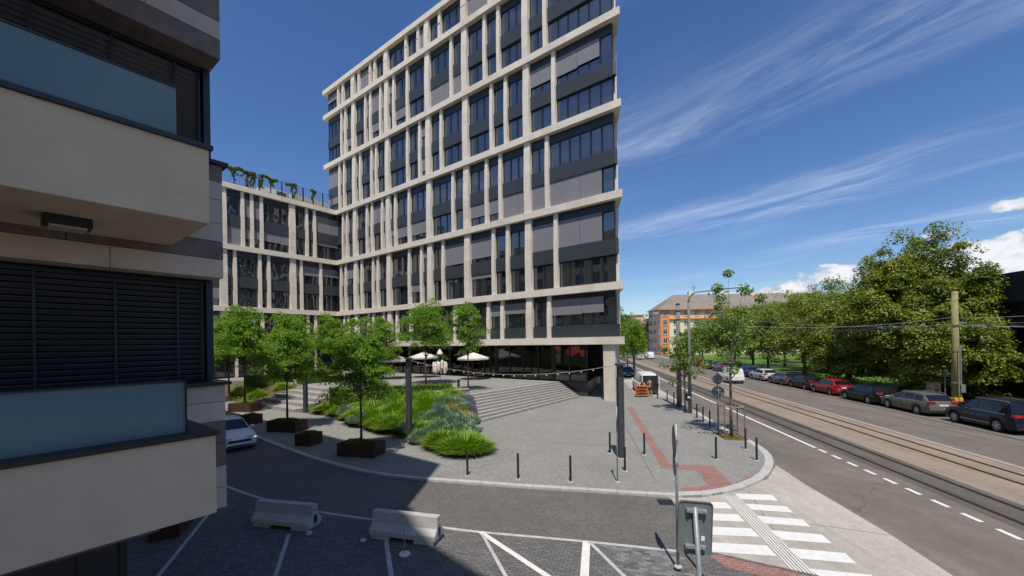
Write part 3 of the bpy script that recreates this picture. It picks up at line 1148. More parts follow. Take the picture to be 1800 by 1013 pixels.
# second, wider stair by the planters
P0, P1 = Vector((-23.6, 36.2)), Vector((-17.2, 31.9))
Q0, Q1 = Vector((-20.5, 40.3)), Vector((-14.5, 36.3))
stair2 = structure('garden_stairs', MB().prism([tuple(P0), tuple(P1), tuple(Q1), tuple(Q0)], 0.0, PZ + 0.02), 'concrete_step')
for k in range(5):
    f0, f1 = P0.lerp(Q0, k / 5), P1.lerp(Q1, k / 5)
    zt = PZ + (UP - PZ) * (k + 1) / 5
    for j in range(5):
        a, b = f0.lerp(f1, j / 5 + .001), f0.lerp(f1, (j + 1) / 5 - .001)
        c, d = Q0.lerp(Q1, (j + 1) / 5 - .001), Q0.lerp(Q1, j / 5 + .001)
        e1, e0 = b.lerp(c, 0.26 / (1 - k * 0.2) if k < 4 else 1), a.lerp(d, 0.26 / (1 - k * 0.2) if k < 4 else 1)
        MB().prism([tuple(a), tuple(b), tuple(e1), tuple(e0)], zt - 0.26, zt).build('step_block', 'concrete_step', stair2)

# bed 1: sloping planted bank between the lower pavement and the plaza
BL = [(-16.9, 32.0), (-13.53, 29.9), (-8.71, 24.53), (-5.68, 22.12), (-3.06, 19.23), (-1.64, 18.51), (-1.18, 19.62), (-1.8, 22.26), (-2.75, 25.2), (-2.66, 26.4), (-3.40, 31.3)]
BB = [(-14.5, 36.3), (-12.5, 35.9), (-10, 35.5), (-8.4, 34.5), (-6.8, 33.4), (-5.5, 32.5), (-4.9, 32.2), (-4.4, 31.9), (-4.0, 31.7), (-3.7, 31.5), (-3.45, 31.35)]


def bank(low, back, name):
    mb = MB()
    R_ = 8
    for i in range(len(low)):
        for r in range(R_ + 1):
            t = r / R_
            x = low[i][0] * (1 - t) + back[i][0] * t
            y = low[i][1] * (1 - t) + back[i][1] * t
            mb.v.append((x, y, PZ + 0.012 + (UP - PZ) * (t ** 0.9) + (0.05 * math.sin(i * 2.1 + r * 1.7) if 0 < r < R_ else 0)))
    for i in range(len(low) - 1):
        for r in range(R_):
            a = i * (R_ + 1) + r
            mb.f.append((a, a + 1, a + R_ + 2, a + R_ + 1))
    return structure(name, mb, 'soil', smooth=True), mb.v


bed1, bv1 = bank(BL, BB, 'planting_bed')
bed2, bv2 = bank([(-36, 46.5), (-31, 42.5), (-27, 39.0), (-23.7, 36.3)], [(-36, 52), (-30, 47.5), (-25.5, 44), (-20.6, 40.3)], 'garden_bed')
BV = np.array(bv1 + bv2)


def zbed(x, y):
    d = (BV[:, 0] - x) ** 2 + (BV[:, 1] - y) ** 2
    i = np.argsort(d)[:4]
    w = 1 / (d[i] + 0.02)
    return float((BV[i, 2] * w).sum() / w.sum())

# ------------------------------------------------------------------ office tower and its low wing
ZE, Z5, Z4, Z3, Z2, Z1, ZR = 5.75, 10.50, 18.34, 26.08, 33.92, 41.75, 45.72
BT = 0.66
rb = random.Random(21)


def quad_panel(x0, x1, y, z0, z1, tilt=0.0):
    """thin glass plate facing -y, 12 mm thick, tilted a hair about the vertical."""
    dx = (x1 - x0) * tilt
    return MB().add([(x0, y - dx, z0), (x1, y + dx, z0), (x1, y + dx, z1), (x0, y - dx, z1), (x0, y - dx + .012, z0), (x1, y + dx + .012, z0), (x1, y + dx + .012, z1), (x0, y - dx + .012, z1)],
                    [(0, 1, 2, 3), (5, 4, 7, 6), (1, 5, 6, 2), (4, 0, 3, 7), (3, 2, 6, 7), (4, 5, 1, 0)])


def window(root, x0, x1, z0, z1, glass, near, blind=None, y=0.60, pw=1.15, last_open=False):
    n = max(1, round((x1 - x0) / pw))
    w = (x1 - x0) / n
    f = MB()
    f.box(x0, x1, y - 0.05, y + 0.05, z0, z0 + 0.07)
    f.box(x0, x1, y - 0.05, y + 0.05, z1 - 0.07, z1)
    for i in range(n + 1):
        c = x0 + i * w
        hw = 0.075 if 0 < i < n else 0.05
        a, b = max(x0, c - hw), min(x1, c + hw)
        f.box(a, b, y - 0.06, y + 0.045, z0 + 0.07, z1 - 0.07)
    fo = f.build('window', 'frame_metal', root, fix=False)
    if near:
        for i in range(n):
            quad_panel(x0 + i * w + .05, x0 + (i + 1) * w - .05, y, z0 + .06, z1 - .06, rb.uniform(-.006, .006)).build('pane', glass, fo, fix=False)
    else:
        g = MB()
        for i in range(n):
            q = quad_panel(x0 + i * w + .05, x0 + (i + 1) * w - .05, y, z0 + .06, z1 - .06, rb.uniform(-.006, .006))
            g.add(q.v, q.f)
        g.build('glazing', glass, fo, fix=False)
    if blind:
        xe = x1 - (w if last_open else 0)
        # screens two or three panes wide, side by side, each let down about as far
        segs = []
        x = x0 + 0.02
        left = n - (1 if last_open else 0)
        while left > 0:
            k = left if left <= 2 else (2 if left == 4 else rb.choice((2, 3)))
            k = min(k, left)
            segs.append((x, min(xe - 0.02, x + k * w - 0.03)))
            x += k * w
            left -= k
        for k, (a, b) in enumerate(segs):
            cov = blind if blind > 0.9 else min(1, max(0.15, blind + (rb.uniform(-.03, .03))))
            zb_ = z1 - (z1 - z0) * cov
            m_ = MB().box(a, b, y - 0.155, y - 0.145, zb_, z1 + 0.05)
            m_.box(a, b, y - 0.165, y - 0.135, zb_ - 0.03, zb_)
            m_.build('blind', 'blind', fo, fix=False)
    return fo


def pier(root, x0, x1, zb, zt, yb, main, panels):
    """stone pier whose face leans back towards the band above; panels with open joints."""
    yt = yb + 0.13
    zk = zb + (zt - zb) * 0.52

    def yf(z):
        return yb if z <= zk else yb + (yt - yb) * (z - zk) / (zt - zk)
    core = MB()
    core.add([(x0 + .012, yf(zb) + .02, zb), (x1 - .012, yf(zb) + .02, zb), (x1 - .012, .72, zb), (x0 + .012, .72, zb),
              (x0 + .012, yf(zk) + .02, zk), (x1 - .012, yf(zk) + .02, zk), (x1 - .012, .72, zk), (x0 + .012, .72, zk),
              (x0 + .012, yf(zt) + .02, zt), (x1 - .012, yf(zt) + .02, zt), (x1 - .012, .72, zt), (x0 + .012, .72, zt)],
             [(0, 1, 5, 4), (1, 2, 6, 5), (2, 3, 7, 6), (3, 0, 4, 7), (4, 5, 9, 8), (5, 6, 10, 9), (6, 7, 11, 10), (7, 4, 8, 11), (0, 3, 2, 1), (8, 9, 10, 11)])
    p = core.build('pier', 'joint', root, fix=False)
    n = max(1, round((zt - zb) / 0.98))
    h = (zt - zb) / n
    allp = MB()
    for i in range(n):
        a, b = zb + i * h + (.005 if i else 0), zb + (i + 1) * h - (.005 if i < n - 1 else 0)
        q = MB()
        dv = rb.uniform(-.003, .003)
        q.add([(x0, yf(a) + dv, a), (x1, yf(a) + dv, a), (x1, .70, a), (x0, .70, a), (x0, yf(b) + dv, b), (x1, yf(b) + dv, b), (x1, .70, b), (x0, .70, b)],
              [(0, 3, 2, 1), (4, 5, 6, 7), (0, 1, 5, 4), (1, 2, 6, 5), (2, 3, 7, 6), (3, 0, 4, 7)])
        if panels and main:
            q.build('stone_panel', rb.choice(('travertine', 'travertine', 'stone_warm')), p, fix=False)
        else:
            allp.add(q.v, q.f)
    if allp.v:
        allp.build('stone_facing', 'travertine', p, fix=False)


def band(root, poly, front, ztop, near_x, step=1.34, mname='slab_band'):
    """floor band: a slab over the whole footprint, faced along its front with separate stone panels."""
    s = MB().prism(poly, ztop - BT + 0.004, ztop - 0.004).build(mname, 'travertine', root)
    (x0, x1, y) = front
    n = max(1, round((x1 - x0) / step))
    w = (x1 - x0) / n
    rest = MB()
    for i in range(n):
        a, b = x0 + i * w + .004, x0 + (i + 1) * w - .004
        dv = rb.uniform(-.003, .003)
        q = MB().box(a, b, y - 0.03 + dv, y + 0.09, ztop - BT, ztop)
        if a >= near_x:
            q.build('stone_panel', rb.choice(('travertine', 'travertine', 'travertine', 'stone_warm')), s, fix=False)
        else:
            rest.add(q.v, q.f)
    if rest.v:
        rest.build('stone_facing', 'travertine', s, fix=False)
    return s


def facade_row(root, xl, xr, mains, thins, zb, ztop, kind, glass, near_x, blinds, corner_r=False, rowid=''):
    """one row of the grid between two bands. mains/thins are x-intervals; blinds maps (rowid, storey, column from the right) to (cover, last_open)."""
    zt = ztop - BT
    for (a, b) in mains:
        pier(root, a, b, zb, zt, 0.05, True, a > near_x)
    for (a, b) in thins:
        pier(root, a, b, zb, zt, 0.12, False, False)
    ps = sorted(list(mains) + list(thins))
    edges = []
    x = xl
    for (a, b) in ps:
        if a - x > 0.2:
            edges.append((x, a))
        x = b
    if xr - x > 0.2:
        edges.append((x, xr))
    H_ = zt - zb
    for ci, (a, b) in enumerate(reversed(edges)):
        near = a > near_x
        lastc = corner_r and ci == 0
        if kind == 'double':
            z = [zb + 0.03, zb + 2.40, zb + 2.46, zb + 3.86, zb + 3.88, zt - 0.84]
            st_ = [(z[4], z[5], 'u'), (z[0], z[1], 'l')]
            MB().box(a + .004, b - .004 + (0.30 if lastc else 0), 0.36, 0.70, z[2], z[3]).build('spandrel_panel', 'panel_metal', root, bevel=0.01, fix=False)
            MB().box(a + .004, b - .004, 0.66, 0.74, z[1], z[2]).build('transom', 'frame_metal', root, fix=False)
            MB().box(a + .004, b - .004, 0.50, 0.70, z[5], zt - .002).build('lintel_panel', 'header_metal', root, fix=False)
        elif kind == 'single':
            st_ = [(zb + 0.03, zt - 0.62, 'u')]
            MB().box(a + .004, b - .004, 0.50, 0.70, zt - 0.62, zt - .002).build('lintel_panel', 'header_metal', root, fix=False)
        else:
            st_ = [(zb + 1.14, zt - 0.5, 'u')]
            MB().box(a + .004, b - .004 + (0.30 if lastc else 0), 0.30, 0.70, zb + .004, zb + 1.12).build('spandrel_panel', 'panel_metal', root, bevel=0.01, fix=False)
            MB().box(a + .004, b - .004, 0.50, 0.70, zt - 0.5, zt - .002).build('lintel_panel', 'header_metal', root, fix=False)
        for (z0, z1, s) in st_:
            bl_ = blinds.get((rowid, s, ci), None)
            lo = False
            if bl_ is None:
                if not near or glass == 'glass_wing':
                    bl_ = rb.choice((None,) * 9 + (0.35, 0.5, 0.62, 0.96)) if ci > 5 or glass == 'glass_wing' else None
            elif isinstance(bl_, tuple):
                bl_, lo = bl_
            window(root, a + .004, b - .004, z0, z1, glass, near and glass == 'glass_tower', bl_, last_open=lo)


def iv(e, w):
    """tower: left edge e (as seen) and width -> local x interval"""
    x = 13.3 - e
    return (x, x + w)


tx, ty = ed(13.3, 33.2)
tower = thing('office_tower', 'tall office tower with a pale stone grid and dark blue windows on the plaza corner', 'office building', (tx, ty, 0), R(-37.37))
XL_U, XL_L = -49.2, -45.8
slabU = [(0, 0), (-9.0, 16.7), (XL_U, 16.7), (XL_U, 0)]
slabL = [(0, 0), (-9.0, 16.7), (XL_L, 16.7), (XL_L, 0)]
NEARX = -19.5
for zt, low in ((ZE, 1), (Z5, 1), (Z4, 1), (Z3, 1), (Z2, 0), (Z1, 0), (ZR, 0)):
    sl = [(p[0], p[1] + (0.1 if p[1] < 1 else 0)) for p in (slabL if low else slabU)]
    sl[0] = (-0.06, 0.1)
    band(tower, sl, ((XL_L if low else XL_U), 0.0, 0.0), zt, NEARX)
# dark backing core added behind the glass to block light
MB().prism([(-0.95, 0.75), (-9.4, 16.2), (XL_L - .75, 16.2), (XL_L - .75, 0.75)], ZE - 0.1, Z3 - 0.2).build('core', 'core_dark', tower)
MB().prism([(-0.95, 0.75), (-9.4, 16.2), (XL_U + .75, 16.2), (XL_U + .75, 0.75)], Z3 - 0.19, ZR - 0.2).build('core', 'core_dark', tower)
mainsT = [iv(54.65, .80), iv(46.65, .80), iv(38.40, .80), iv(32.10, .80), iv(23.62, .72)]
thA = [58.54, 57.24, 52.97, 50.14, 49.05, 42.23, 39.29 + .55, 35.93, 28.09, 26.13, 20.29]
thB = [57.76, 56.66, 51.45, 50.25, 47.59 + .25, 44.93, 42.09, 34.08, 28.93, 26.99, 21.16]
BLD = {('T2', 'u', 0): (0.66, True), ('T2', 'u', 1): (0.62, False), ('T3', 'l', 0): (1.0, True), ('T3', 'l', 1): (1.0, False), ('T4', 'u', 0): (0.99, True), ('T4', 'u', 1): (1.0, False),
       ('T5', 'u', 0): (0.56, True), ('T3', 'l', 2): (1.0, False), ('T3', 'l', 3): (0.58, False), ('T3', 'l', 4): (0.58, False), ('T4', 'u', 4): (0.84, False), ('T5', 'u', 3): (0.48, False),
       ('T5', 'u', 2): (0.42, False), ('T4', 'l', 4): (0.1, False), ('T1', 'l', 6): (0.9, False), ('T1', 'l', 5): (0.85, False), ('T3', 'l', 7): (0.6, False), ('T3', 'l', 8): (0.55, False),
       ('T4', 'u', 5): (0.9, False), ('T0', 'u', 4): (0.92, False), ('T5', 'u', 5): (0.5, False)}
rows = [('T0', Z1, ZR, 'single', thA, 1), ('T1', Z2, Z1, 'double', thB, 1), ('T2', Z3, Z2, 'double', thA, 1), ('T3', Z4, Z3, 'double', thB, 0), ('T4', Z5, Z4, 'double', thA, 0), ('T5', ZE, Z5, 'low', thB, 0)]
for rid, zb, zt, kind, th_, up in rows:
    if rid in ('T3',):
        th_ = [e for e in th_]
    tl = [iv(e, .40) for e in th_]
    facade_row(tower, (XL_U + .7) if up else XL_L - 0.60, -0.95, mainsT, tl, zb, zt, kind, 'glass_tower', NEARX, BLD, True, rid)
# corner return along the street: glass, spandrels and stone fins
sx, sy = -0.474, 0.881
nxs, nys = 0.881, 0.474


def sp(t, o):
    return (sx * t + nxs * o, sy * t + nys * o)


for rid, zb, zt, kind, th_, up in rows:
    z1 = zt - BT
    zs = [(zb + .03, z1 - .02)]
    q = MB().prism([sp(1.0, -0.62), sp(1.0, -0.60), sp(18, -0.60), sp(18, -0.62)], zb + .02, z1 - .02)
    q.build('side_glazing', 'glass_tower', tower)
    if kind == 'double':
        MB().prism([sp(0.55, -0.55), sp(0.55, -0.34), sp(18, -0.34), sp(18, -0.55)], zb + 2.46, zb + 3.86).build('side_spandrel', 'panel_metal', tower)
    for k in range(5):
        t = 2.6 + k * 3.2
        MB().prism([sp(t, -0.60), sp(t, -0.06), sp(t + 0.42, -0.06), sp(t + 0.42, -0.60)], zb, z1).build('side_fin', 'travertine', tower)
for zt in (ZE, Z5, Z4, Z3, Z2, Z1, ZR):
    mb = MB()
    for k in range(12):
        t0, t1 = k * 1.5 + (.13 if k == 0 else .01), k * 1.5 + 1.49
        mb.prism([sp(t0, -0.10), sp(t0, 0.0), sp(t1, 0.0), sp(t1, -0.10)], zt - BT, zt - 0.001)
    mb.build('side_stone_facing', 'travertine', tower)
# roof parapet plant screen well back from the edge
MB().prism([(-12, 6), (-14, 13), (-40, 13), (-40, 6)], ZR - 0.02, ZR + 2.4).build('roof_plant', 'panel_metal', tower)

# ground floor: set-back shop front, plinth, corner column, arcade
GY = 1.88
XS0, XS1 = -45.5, -4.5
MB().prism([(XS1 + .02, GY + .02), (XS1 - 3.5, 12), (XS0, 12), (XS0, GY + .02)], 0.0, UP + 0.012).build('plinth', 'panel_metal', tower)
MB().prism([(XS1 - .2, GY + 6.2), (XS1 - 3.5, 12), (XS0, 12), (XS0, GY + 6.2)], UP + .012, ZE - BT).build('back_wall', 'core_dark', tower)
MB().prism([(XS1 - .25, GY + .4), (XS1 - .25 - 1.6, GY + 3.2), (XS1 - 3.2, GY + 6.2), (XS1 - 3.4, GY + 6.2), (XS1 - 2.0, GY + 3.1), (XS1 - .45, GY + .4)], UP + .012, ZE - BT).build('side_wall', 'core_dark', tower)
shop = MB()
xs = [XS0 + i * (XS1 - XS0) / 22 for i in range(23)]
for i, x in enumerate(xs):
    w = 0.07 if i % 4 else 0.22
    shop.box(max(XS0, x - w), min(XS1, x + w), GY - 0.08, GY + (0.1 if i % 4 else .3), UP + .012, ZE - BT)
shop.box(XS0, XS1, GY - 0.07, GY + 0.08, UP + 0.012, UP + 0.14)
shop.box(XS0, XS1, GY - 0.07, GY + 0.08, ZE - BT - 0.12, ZE - BT)
sf = shop.build('shop_front', 'frame_metal', tower, fix=False)
for a, b in zip(xs[:-1], xs[1:]):
    MB().box(a + .05, b - .05, GY, GY + .012, UP + .12, ZE - BT - .1).build('pane', 'glass_shop', sf, fix=False)
# double entrance door frames
for k in (15, 11, 5):
    d = MB()
    a, b = xs[k], xs[k + 1]
    for (p, q) in ((a + .08, (a + b) / 2 - .01), ((a + b) / 2 + .01, b - .08)):
        d.box(p, p + .09, GY - .05, GY - .012, UP + .14, UP + 2.5)
        d.box(q - .09, q, GY - .05, GY - .012, UP + .14, UP + 2.5)
        d.box(p + .09, q - .09, GY - .05, GY - .012, UP + .14, UP + .3)
        d.box(p + .09, q - .09, GY - .05, GY - .012, UP + 2.38, UP + 2.5)
        d.box(p + .09, q - .09, GY - .05, GY - .012, UP + 1.0, UP + 1.12)
    d.build('door', 'black_metal', tower, fix=False)
# framed lettering panel over the entrance (white outline with block letters)
a, b = xs[16] + .35, xs[16] + 1.1
s = MB()
s.box(a, b, GY - .03, GY - .014, 4.62, 4.66)
s.box(a, b, GY - .03, GY - .014, 3.64, 3.68)
s.box(a, a + .04, GY - .03, GY - .014, 3.68, 4.62)
s.box(b - .04, b, GY - .03, GY - .014, 3.68, 4.62)
for r_ in range(2):
    for c_ in range(2):
        x_, z_ = a + .14 + c_ * .26, 3.78 + r_ * .42
        s.box(x_, x_ + .05, GY - .03, GY - .014, z_, z_ + .32)
        s.box(x_ + .05, x_ + .19, GY - .03, GY - .014, z_ + .27, z_ + .32)
        s.box(x_ + .05, x_ + .19, GY - .03, GY - .014, z_ + .13 * r_, z_ + .05 + .13 * r_)
        s.box(x_ + .19, x_ + .22, GY - .03, GY - .014, z_ + .1 * c_, z_ + .27)
s.build('shop_lettering', 'win_white', tower, fix=False)


def column(x0, x1, y0, y1, nm='column'):
    c = MB().box(x0 + .01, x1 - .01, y0 + .01, y1 - .01, 0.05, ZE - BT).build(nm, 'joint', tower, fix=False)
    for k in range(5):
        h = (ZE - BT - PZ) / 5
        MB().box(x0, x1, y0, y1, PZ + k * h + .004, PZ + (k + 1) * h - .004).build('stone_panel', 'stone_warm', c, fix=False)


column(-2.05, -0.98, 0.22, 1.2)
for t in (6.6, 12.4):
    x, y = sp(t, -0.75)
    column(x - .5, x + .5, y - .5, y + .5)
for x in (-14.3, -24.0, -33.5, -42.5):
    column(x - .3, x + .3, GY + .5, GY + 1.1)

# pendant lamps behind the shop glass
for i, (e, d, z, r_) in enumerate([(19.6, 36.3, 4.55, .42), (20.7, 37.2, 4.35, .50), (21.9, 36.4, 4.6, .40), (18.7, 36.2, 4.2, .38), (23.6, 36.8, 4.25, .46), (27.2, 36.6, 4.1, .45)]):
    x, y = ed(e, d)
    t = thing('pendant_lamp', ['red globe pendant lamp behind the shop glass, third from the stone column', 'largest red globe lamp hanging deeper inside the corner shop', 'red globe pendant lamp just left of the deep hanging one',
                               'red globe pendant lamp nearest the corner column', 'red globe pendant lamp left of the dark shop pier', 'leftmost red globe lamp inside the corner shop'][i], 'lamp', (x, y, z), 0, 'red lamps in the corner shop')
    n = 8
    MB().lathe([(0.02, r_), (r_ * .4, r_ * .92), (r_ * .72, r_ * .7), (r_ * .95, r_ * .3), (r_, 0), (r_ * .92, -r_ * .4), (r_ * .66, -r_ * .75), (r_ * .3, -r_ * .94)], 18).build('lamp_shade', 'lantern_red', t, smooth=True)
    MB().tube([(0, 0, r_), (0, 0, ZE - BT - z - .01)], 0.012, 5).build('cord', 'black_metal', t)

# ---- wing
wx, wy = ed(59.1, 33.2)
wing = thing('office_wing', 'low stone-grid office wing meeting the tower behind the plaza trees', 'office building', (wx, wy, 0), R(52.63))
WL = -24.0
slabW = [(0, 0.1), (0, 14), (WL, 14), (WL, 0.1)]
for zt in (ZE, Z5, Z4, Z3):
    band(wing, slabW, (WL, -0.04, 0.0), zt, -99 if False else -8.5)
MB().box(WL + .5, 0.74, 0.76, 13.5, 0.1, Z3 - .21).build('core', 'core_dark', wing, fix=False)


def wv(d, w):
    return (d - 33.2, d - 33.2 + w)


mw = [wv(26.40, .80), wv(18.0, .80), wv(10.0, .8)]
wr3 = [12.4, 13.5, 15.6, 20.43, 21.51, 22.67, 28.68, 29.82]
wr4 = [11.6, 14.2, 15.2, 19.48, 22.37, 23.47, 27.80, 30.65]
wr5 = [12.4, 13.5, 15.6, 20.43, 21.46, 22.59, 28.64, 29.77]
WB = {('W3', 'l', 3): (0.5, False), ('W3', 'l', 4): (0.5, False), ('W3', 'l', 5): (0.52, False), ('W3', 'l', 2): (0.5, True), ('W3', 'l', 0): (0.12, False), ('W4', 'u', 1): (0.5, False), ('W4', 'u', 0): (0.45, False)}
for rid, zb, zt, kind, th_ in (('W3', Z4, Z3, 'double', wr3), ('W4', Z5, Z4, 'double', wr4), ('W5', ZE, Z5, 'low', wr5)):
    facade_row(wing, WL + .1, 0.585, mw, [wv(d, .38) for d in th_], zb, zt, kind, 'glass_wing', -99, WB, False, rid)
for k in range(7):
    x0 = WL + .2 + k * 3.4
    f = MB()
    f.box(x0, x0 + .3, 0.3, 0.9, UP, ZE - BT)
    f.build('ground_pier', 'travertine', wing, fix=False)
    window(wing, x0 + .3, x0 + 3.4, UP + .1, ZE - BT - .1, 'glass_wing', False, None)
# roof terrace railing with climbing plants
mb = MB()
rt = MB()
for k in range(17):
    x = WL + .4 + k * 1.45
    rt.box(x - .06, x + .06, 0.33, 0.43, Z3, Z3 + 2.2)
rl = rt.build('railing', 'black_metal', wing, fix=False)
for z in (0.2, 2.15):
    MB().box(WL + .4, -0.3, 0.365, 0.395, Z3 + z, Z3 + z + .03).build('rail_bar', 'black_metal', rl, fix=False)
wires = MB()
for k in range(110):
    x = WL + .45 + k * 0.21
    wires.box(x - .012, x + .012, 0.372, 0.388, Z3 + .22, Z3 + 2.15)
wires.build('infill_wire', 'black_metal', rl, fix=False)
MB().box(-5.9, -0.6, 1.6, 2.4, Z3 - .01, Z3 + 1.35).build('terrace_wall', 'concrete', wing, fix=False)
MB().box(-9.6, -6.2, 2.2, 4.2, Z3 - .01, Z3 + 1.5).build('terrace_unit', 'win_white', wing, fix=False)
lv = MB()
for k in range(5):
    lv.box(-7.6, -6.3, 2.12, 2.2, Z3 + .25 + k * .24, Z3 + .37 + k * .24)
lv.build('louvre', 'black_metal', wing, fix=False)
rng = np.random.default_rng(5)
vines = [('vine with red and green leaves over the left end of the roof railing', -13.6, 5.2, 'leaf_vine'), ('green climber hanging over the middle of the roof railing', -9.3, 2.2, 'leaf_hedge'),
         ('orange-tinged climber right of the green one on the roof railing', -6.4, 1.5, 'leaf_vine'), ('thin green climber near the tower end of the roof railing', -3.2, 0.8, 'leaf_hedge'),
         ('long red vine along the railing where the dark building cuts it off', -19, 4.5, 'leaf_vine')]
for lab, xc, wd, lm in vines:
    xs_, zs_ = [], []
    ng = int(260 * wd)
    gx = rng.uniform(-wd / 2, wd / 2, ng)
    xs_.append(gx)
    zs_.append(2.12 + 0.12 * np.sin(gx * 3.1 + xc) + rng.normal(0, .10, ng))
    for k in range(max(2, int(wd * 1.9))):
        c = rng.uniform(-wd / 2, wd / 2)
        h = rng.uniform(.7, 2.1)
        m_ = int(90 * h)
        tt = rng.uniform(0, 1, m_)
        xs_.append(c + .18 * np.sin(tt * 5 + k) + rng.normal(0, .07, m_))
        zs_.append(2.1 - h * tt)
    xx = np.concatenate(xs_)
    zz = np.concatenate(zs_)
    pos = np.stack([xx, 0.38 + rng.normal(0, .07, len(xx)), zz], 1)
    me = leaf_mesh('climbing_plant', lm, pos, rng.normal(size=(len(xx), 3)) + [0, -1, .4], 0.21, .75, rng)
    x, y = ed(59.1, 33.2 + xc)
    o = link('climbing_plant', me, None, loc=(x, y, Z3), rotz=R(52.63))
    tag(o, lab, "plant", "climbers on the roof railing")

# ------------------------------------------------------------------ the dark apartment building at the left edge
# frame: x along U3 (to the right, away), y into the building; front of the balconies at y = -1.5, wall at y = 0
bx_, by_ = ed(6.7, 2.08)
apt = thing('apartment_building', 'shaded apartment building with plaster balconies and opal glass at the left edge', 'apartment building', (bx_, by_, 0), R(52.63))
# heights: lower floor sill 4.89, lintel 6.36; upper floor sill 7.97, lintel 9.45
XB = -16.0
MB().box(XB, -0.05, 0.62, 12.0, 3.14, 24.4).build('core', 'core_dark', apt, fix=False)


def clad(z0, z1, rows_):
    """strips of stone cladding in courses (height, material, panel length)."""
    z = z0
    for (h, m_, ln, off) in rows_:
        x = 0.0 - off
        first = True
        while x > -6.5:
            a = max(x - ln, -6.5)
            e = 0.0 if first else x
            if first:
                x = 0.0
                a = -(ln - off)
                first = False
            MB().box(a + .004, x - .004, 0.0, 0.30, z + .004, min(z + h, z1) - .004).build('stone_panel', m_, apt, fix=False)
            x = a
        z += h
    MB().box(-6.5, -.012, 0.03, 0.6, z0 + .01, z1 - .01).build('wall', 'joint', apt, fix=False)
    MB().box(-.03, 0.0, 0.305, 8.0, z0 + .006, z1 - .006).build('end_wall', 'clad_light', apt, fix=False)


clad(3.14, 4.86, [(0.29, 'clad_light', 1.3, .5), (0.30, 'clad_light', 1.3, .2), (0.32, 'clad_dark', 1.6, .3), (0.31, 'clad_dark', 1.6, .6), (0.27, 'clad_warm', 1.6, .2), (0.23, 'clad_light', 1.6, .5)])
clad(6.36, 7.94, [(0.26, 'clad_warm', 1.15, .0), (0.25, 'clad_dark', 1.9, .4), (0.26, 'clad_light', 1.3, .3), (0.33, 'clad_light', 1.3, .7), (0.25, 'clad_light', 1.3, .2), (0.23, 'clad_dark', 1.9, .2)])
clad(9.45, 11.2, [(0.28, 'clad_dark', 1.9, .3), (0.25, 'clad_light', 1.3, .5), (0.40, 'clad_dark', 1.4, .2), (0.40, 'clad_light', 1.3, .2), (0.42, 'clad_warm', 1.3, .2)])
# sills and caps
MB().box(-6.5, .06, -0.06, 0.62, 4.862, 4.91).build('sill', 'black_metal', apt, fix=False)
MB().box(-6.5, .06, -0.06, 0.62, 7.942, 7.99).build('sill', 'black_metal', apt, fix=False)
# venetian shutters: each slat a piece
for z0, z1 in ((4.92, 6.35), (8.0, 9.44)):
    MB().box(-6.5, -0.11, 0.56, 0.60, z0, z1).build('window', 'glass_car', apt, fix=False)
    MB().box(-0.10, -0.02, 0.38, 0.62, z0, z1).build('corner_post', 'dark_blue_metal', apt, fix=False)
    MB().box(-0.045, -0.025, 0.63, 5.0, z0, z1).build('side_window', 'glass_car', apt, fix=False)
    sh = MB().box(-6.5, -.11, 0.42, 0.52, z1 - .05, z1).build('shutter_box', 'dark_blue_metal', apt, fix=False)
    n = int((z1 - z0) / 0.072)
    sl = MB().add([(-5.86, -0.035, 0.018), (0, -0.035, 0.018), (0, 0.0, .030), (-5.86, 0.0, .030), (-5.86, 0.032, -0.020), (0, 0.032, -0.020),
                   (-5.86, -0.035, 0.014), (0, -0.035, 0.014), (0, 0.0, .026), (-5.86, 0.0, .026), (-5.86, 0.032, -0.024), (0, 0.032, -0.024)],
                  [(0, 1, 2, 3), (3, 2, 5, 4), (6, 9, 8, 7), (9, 10, 11, 8), (0, 6, 7, 1), (4, 5, 11, 10)]).mesh('slat', 'shutter')
    for k in range(n):
        link('slat', sl, sh, loc=(-0.12, 0.46, z0 + .05 + k * 0.072))
    for x in (-0.14, -0.42, -1.05, -1.72, -2.6):
        MB().box(x - .012, x + .012, 0.425, 0.435, z0, z1 - .05).build('guide', 'black_metal', sh, fix=False)
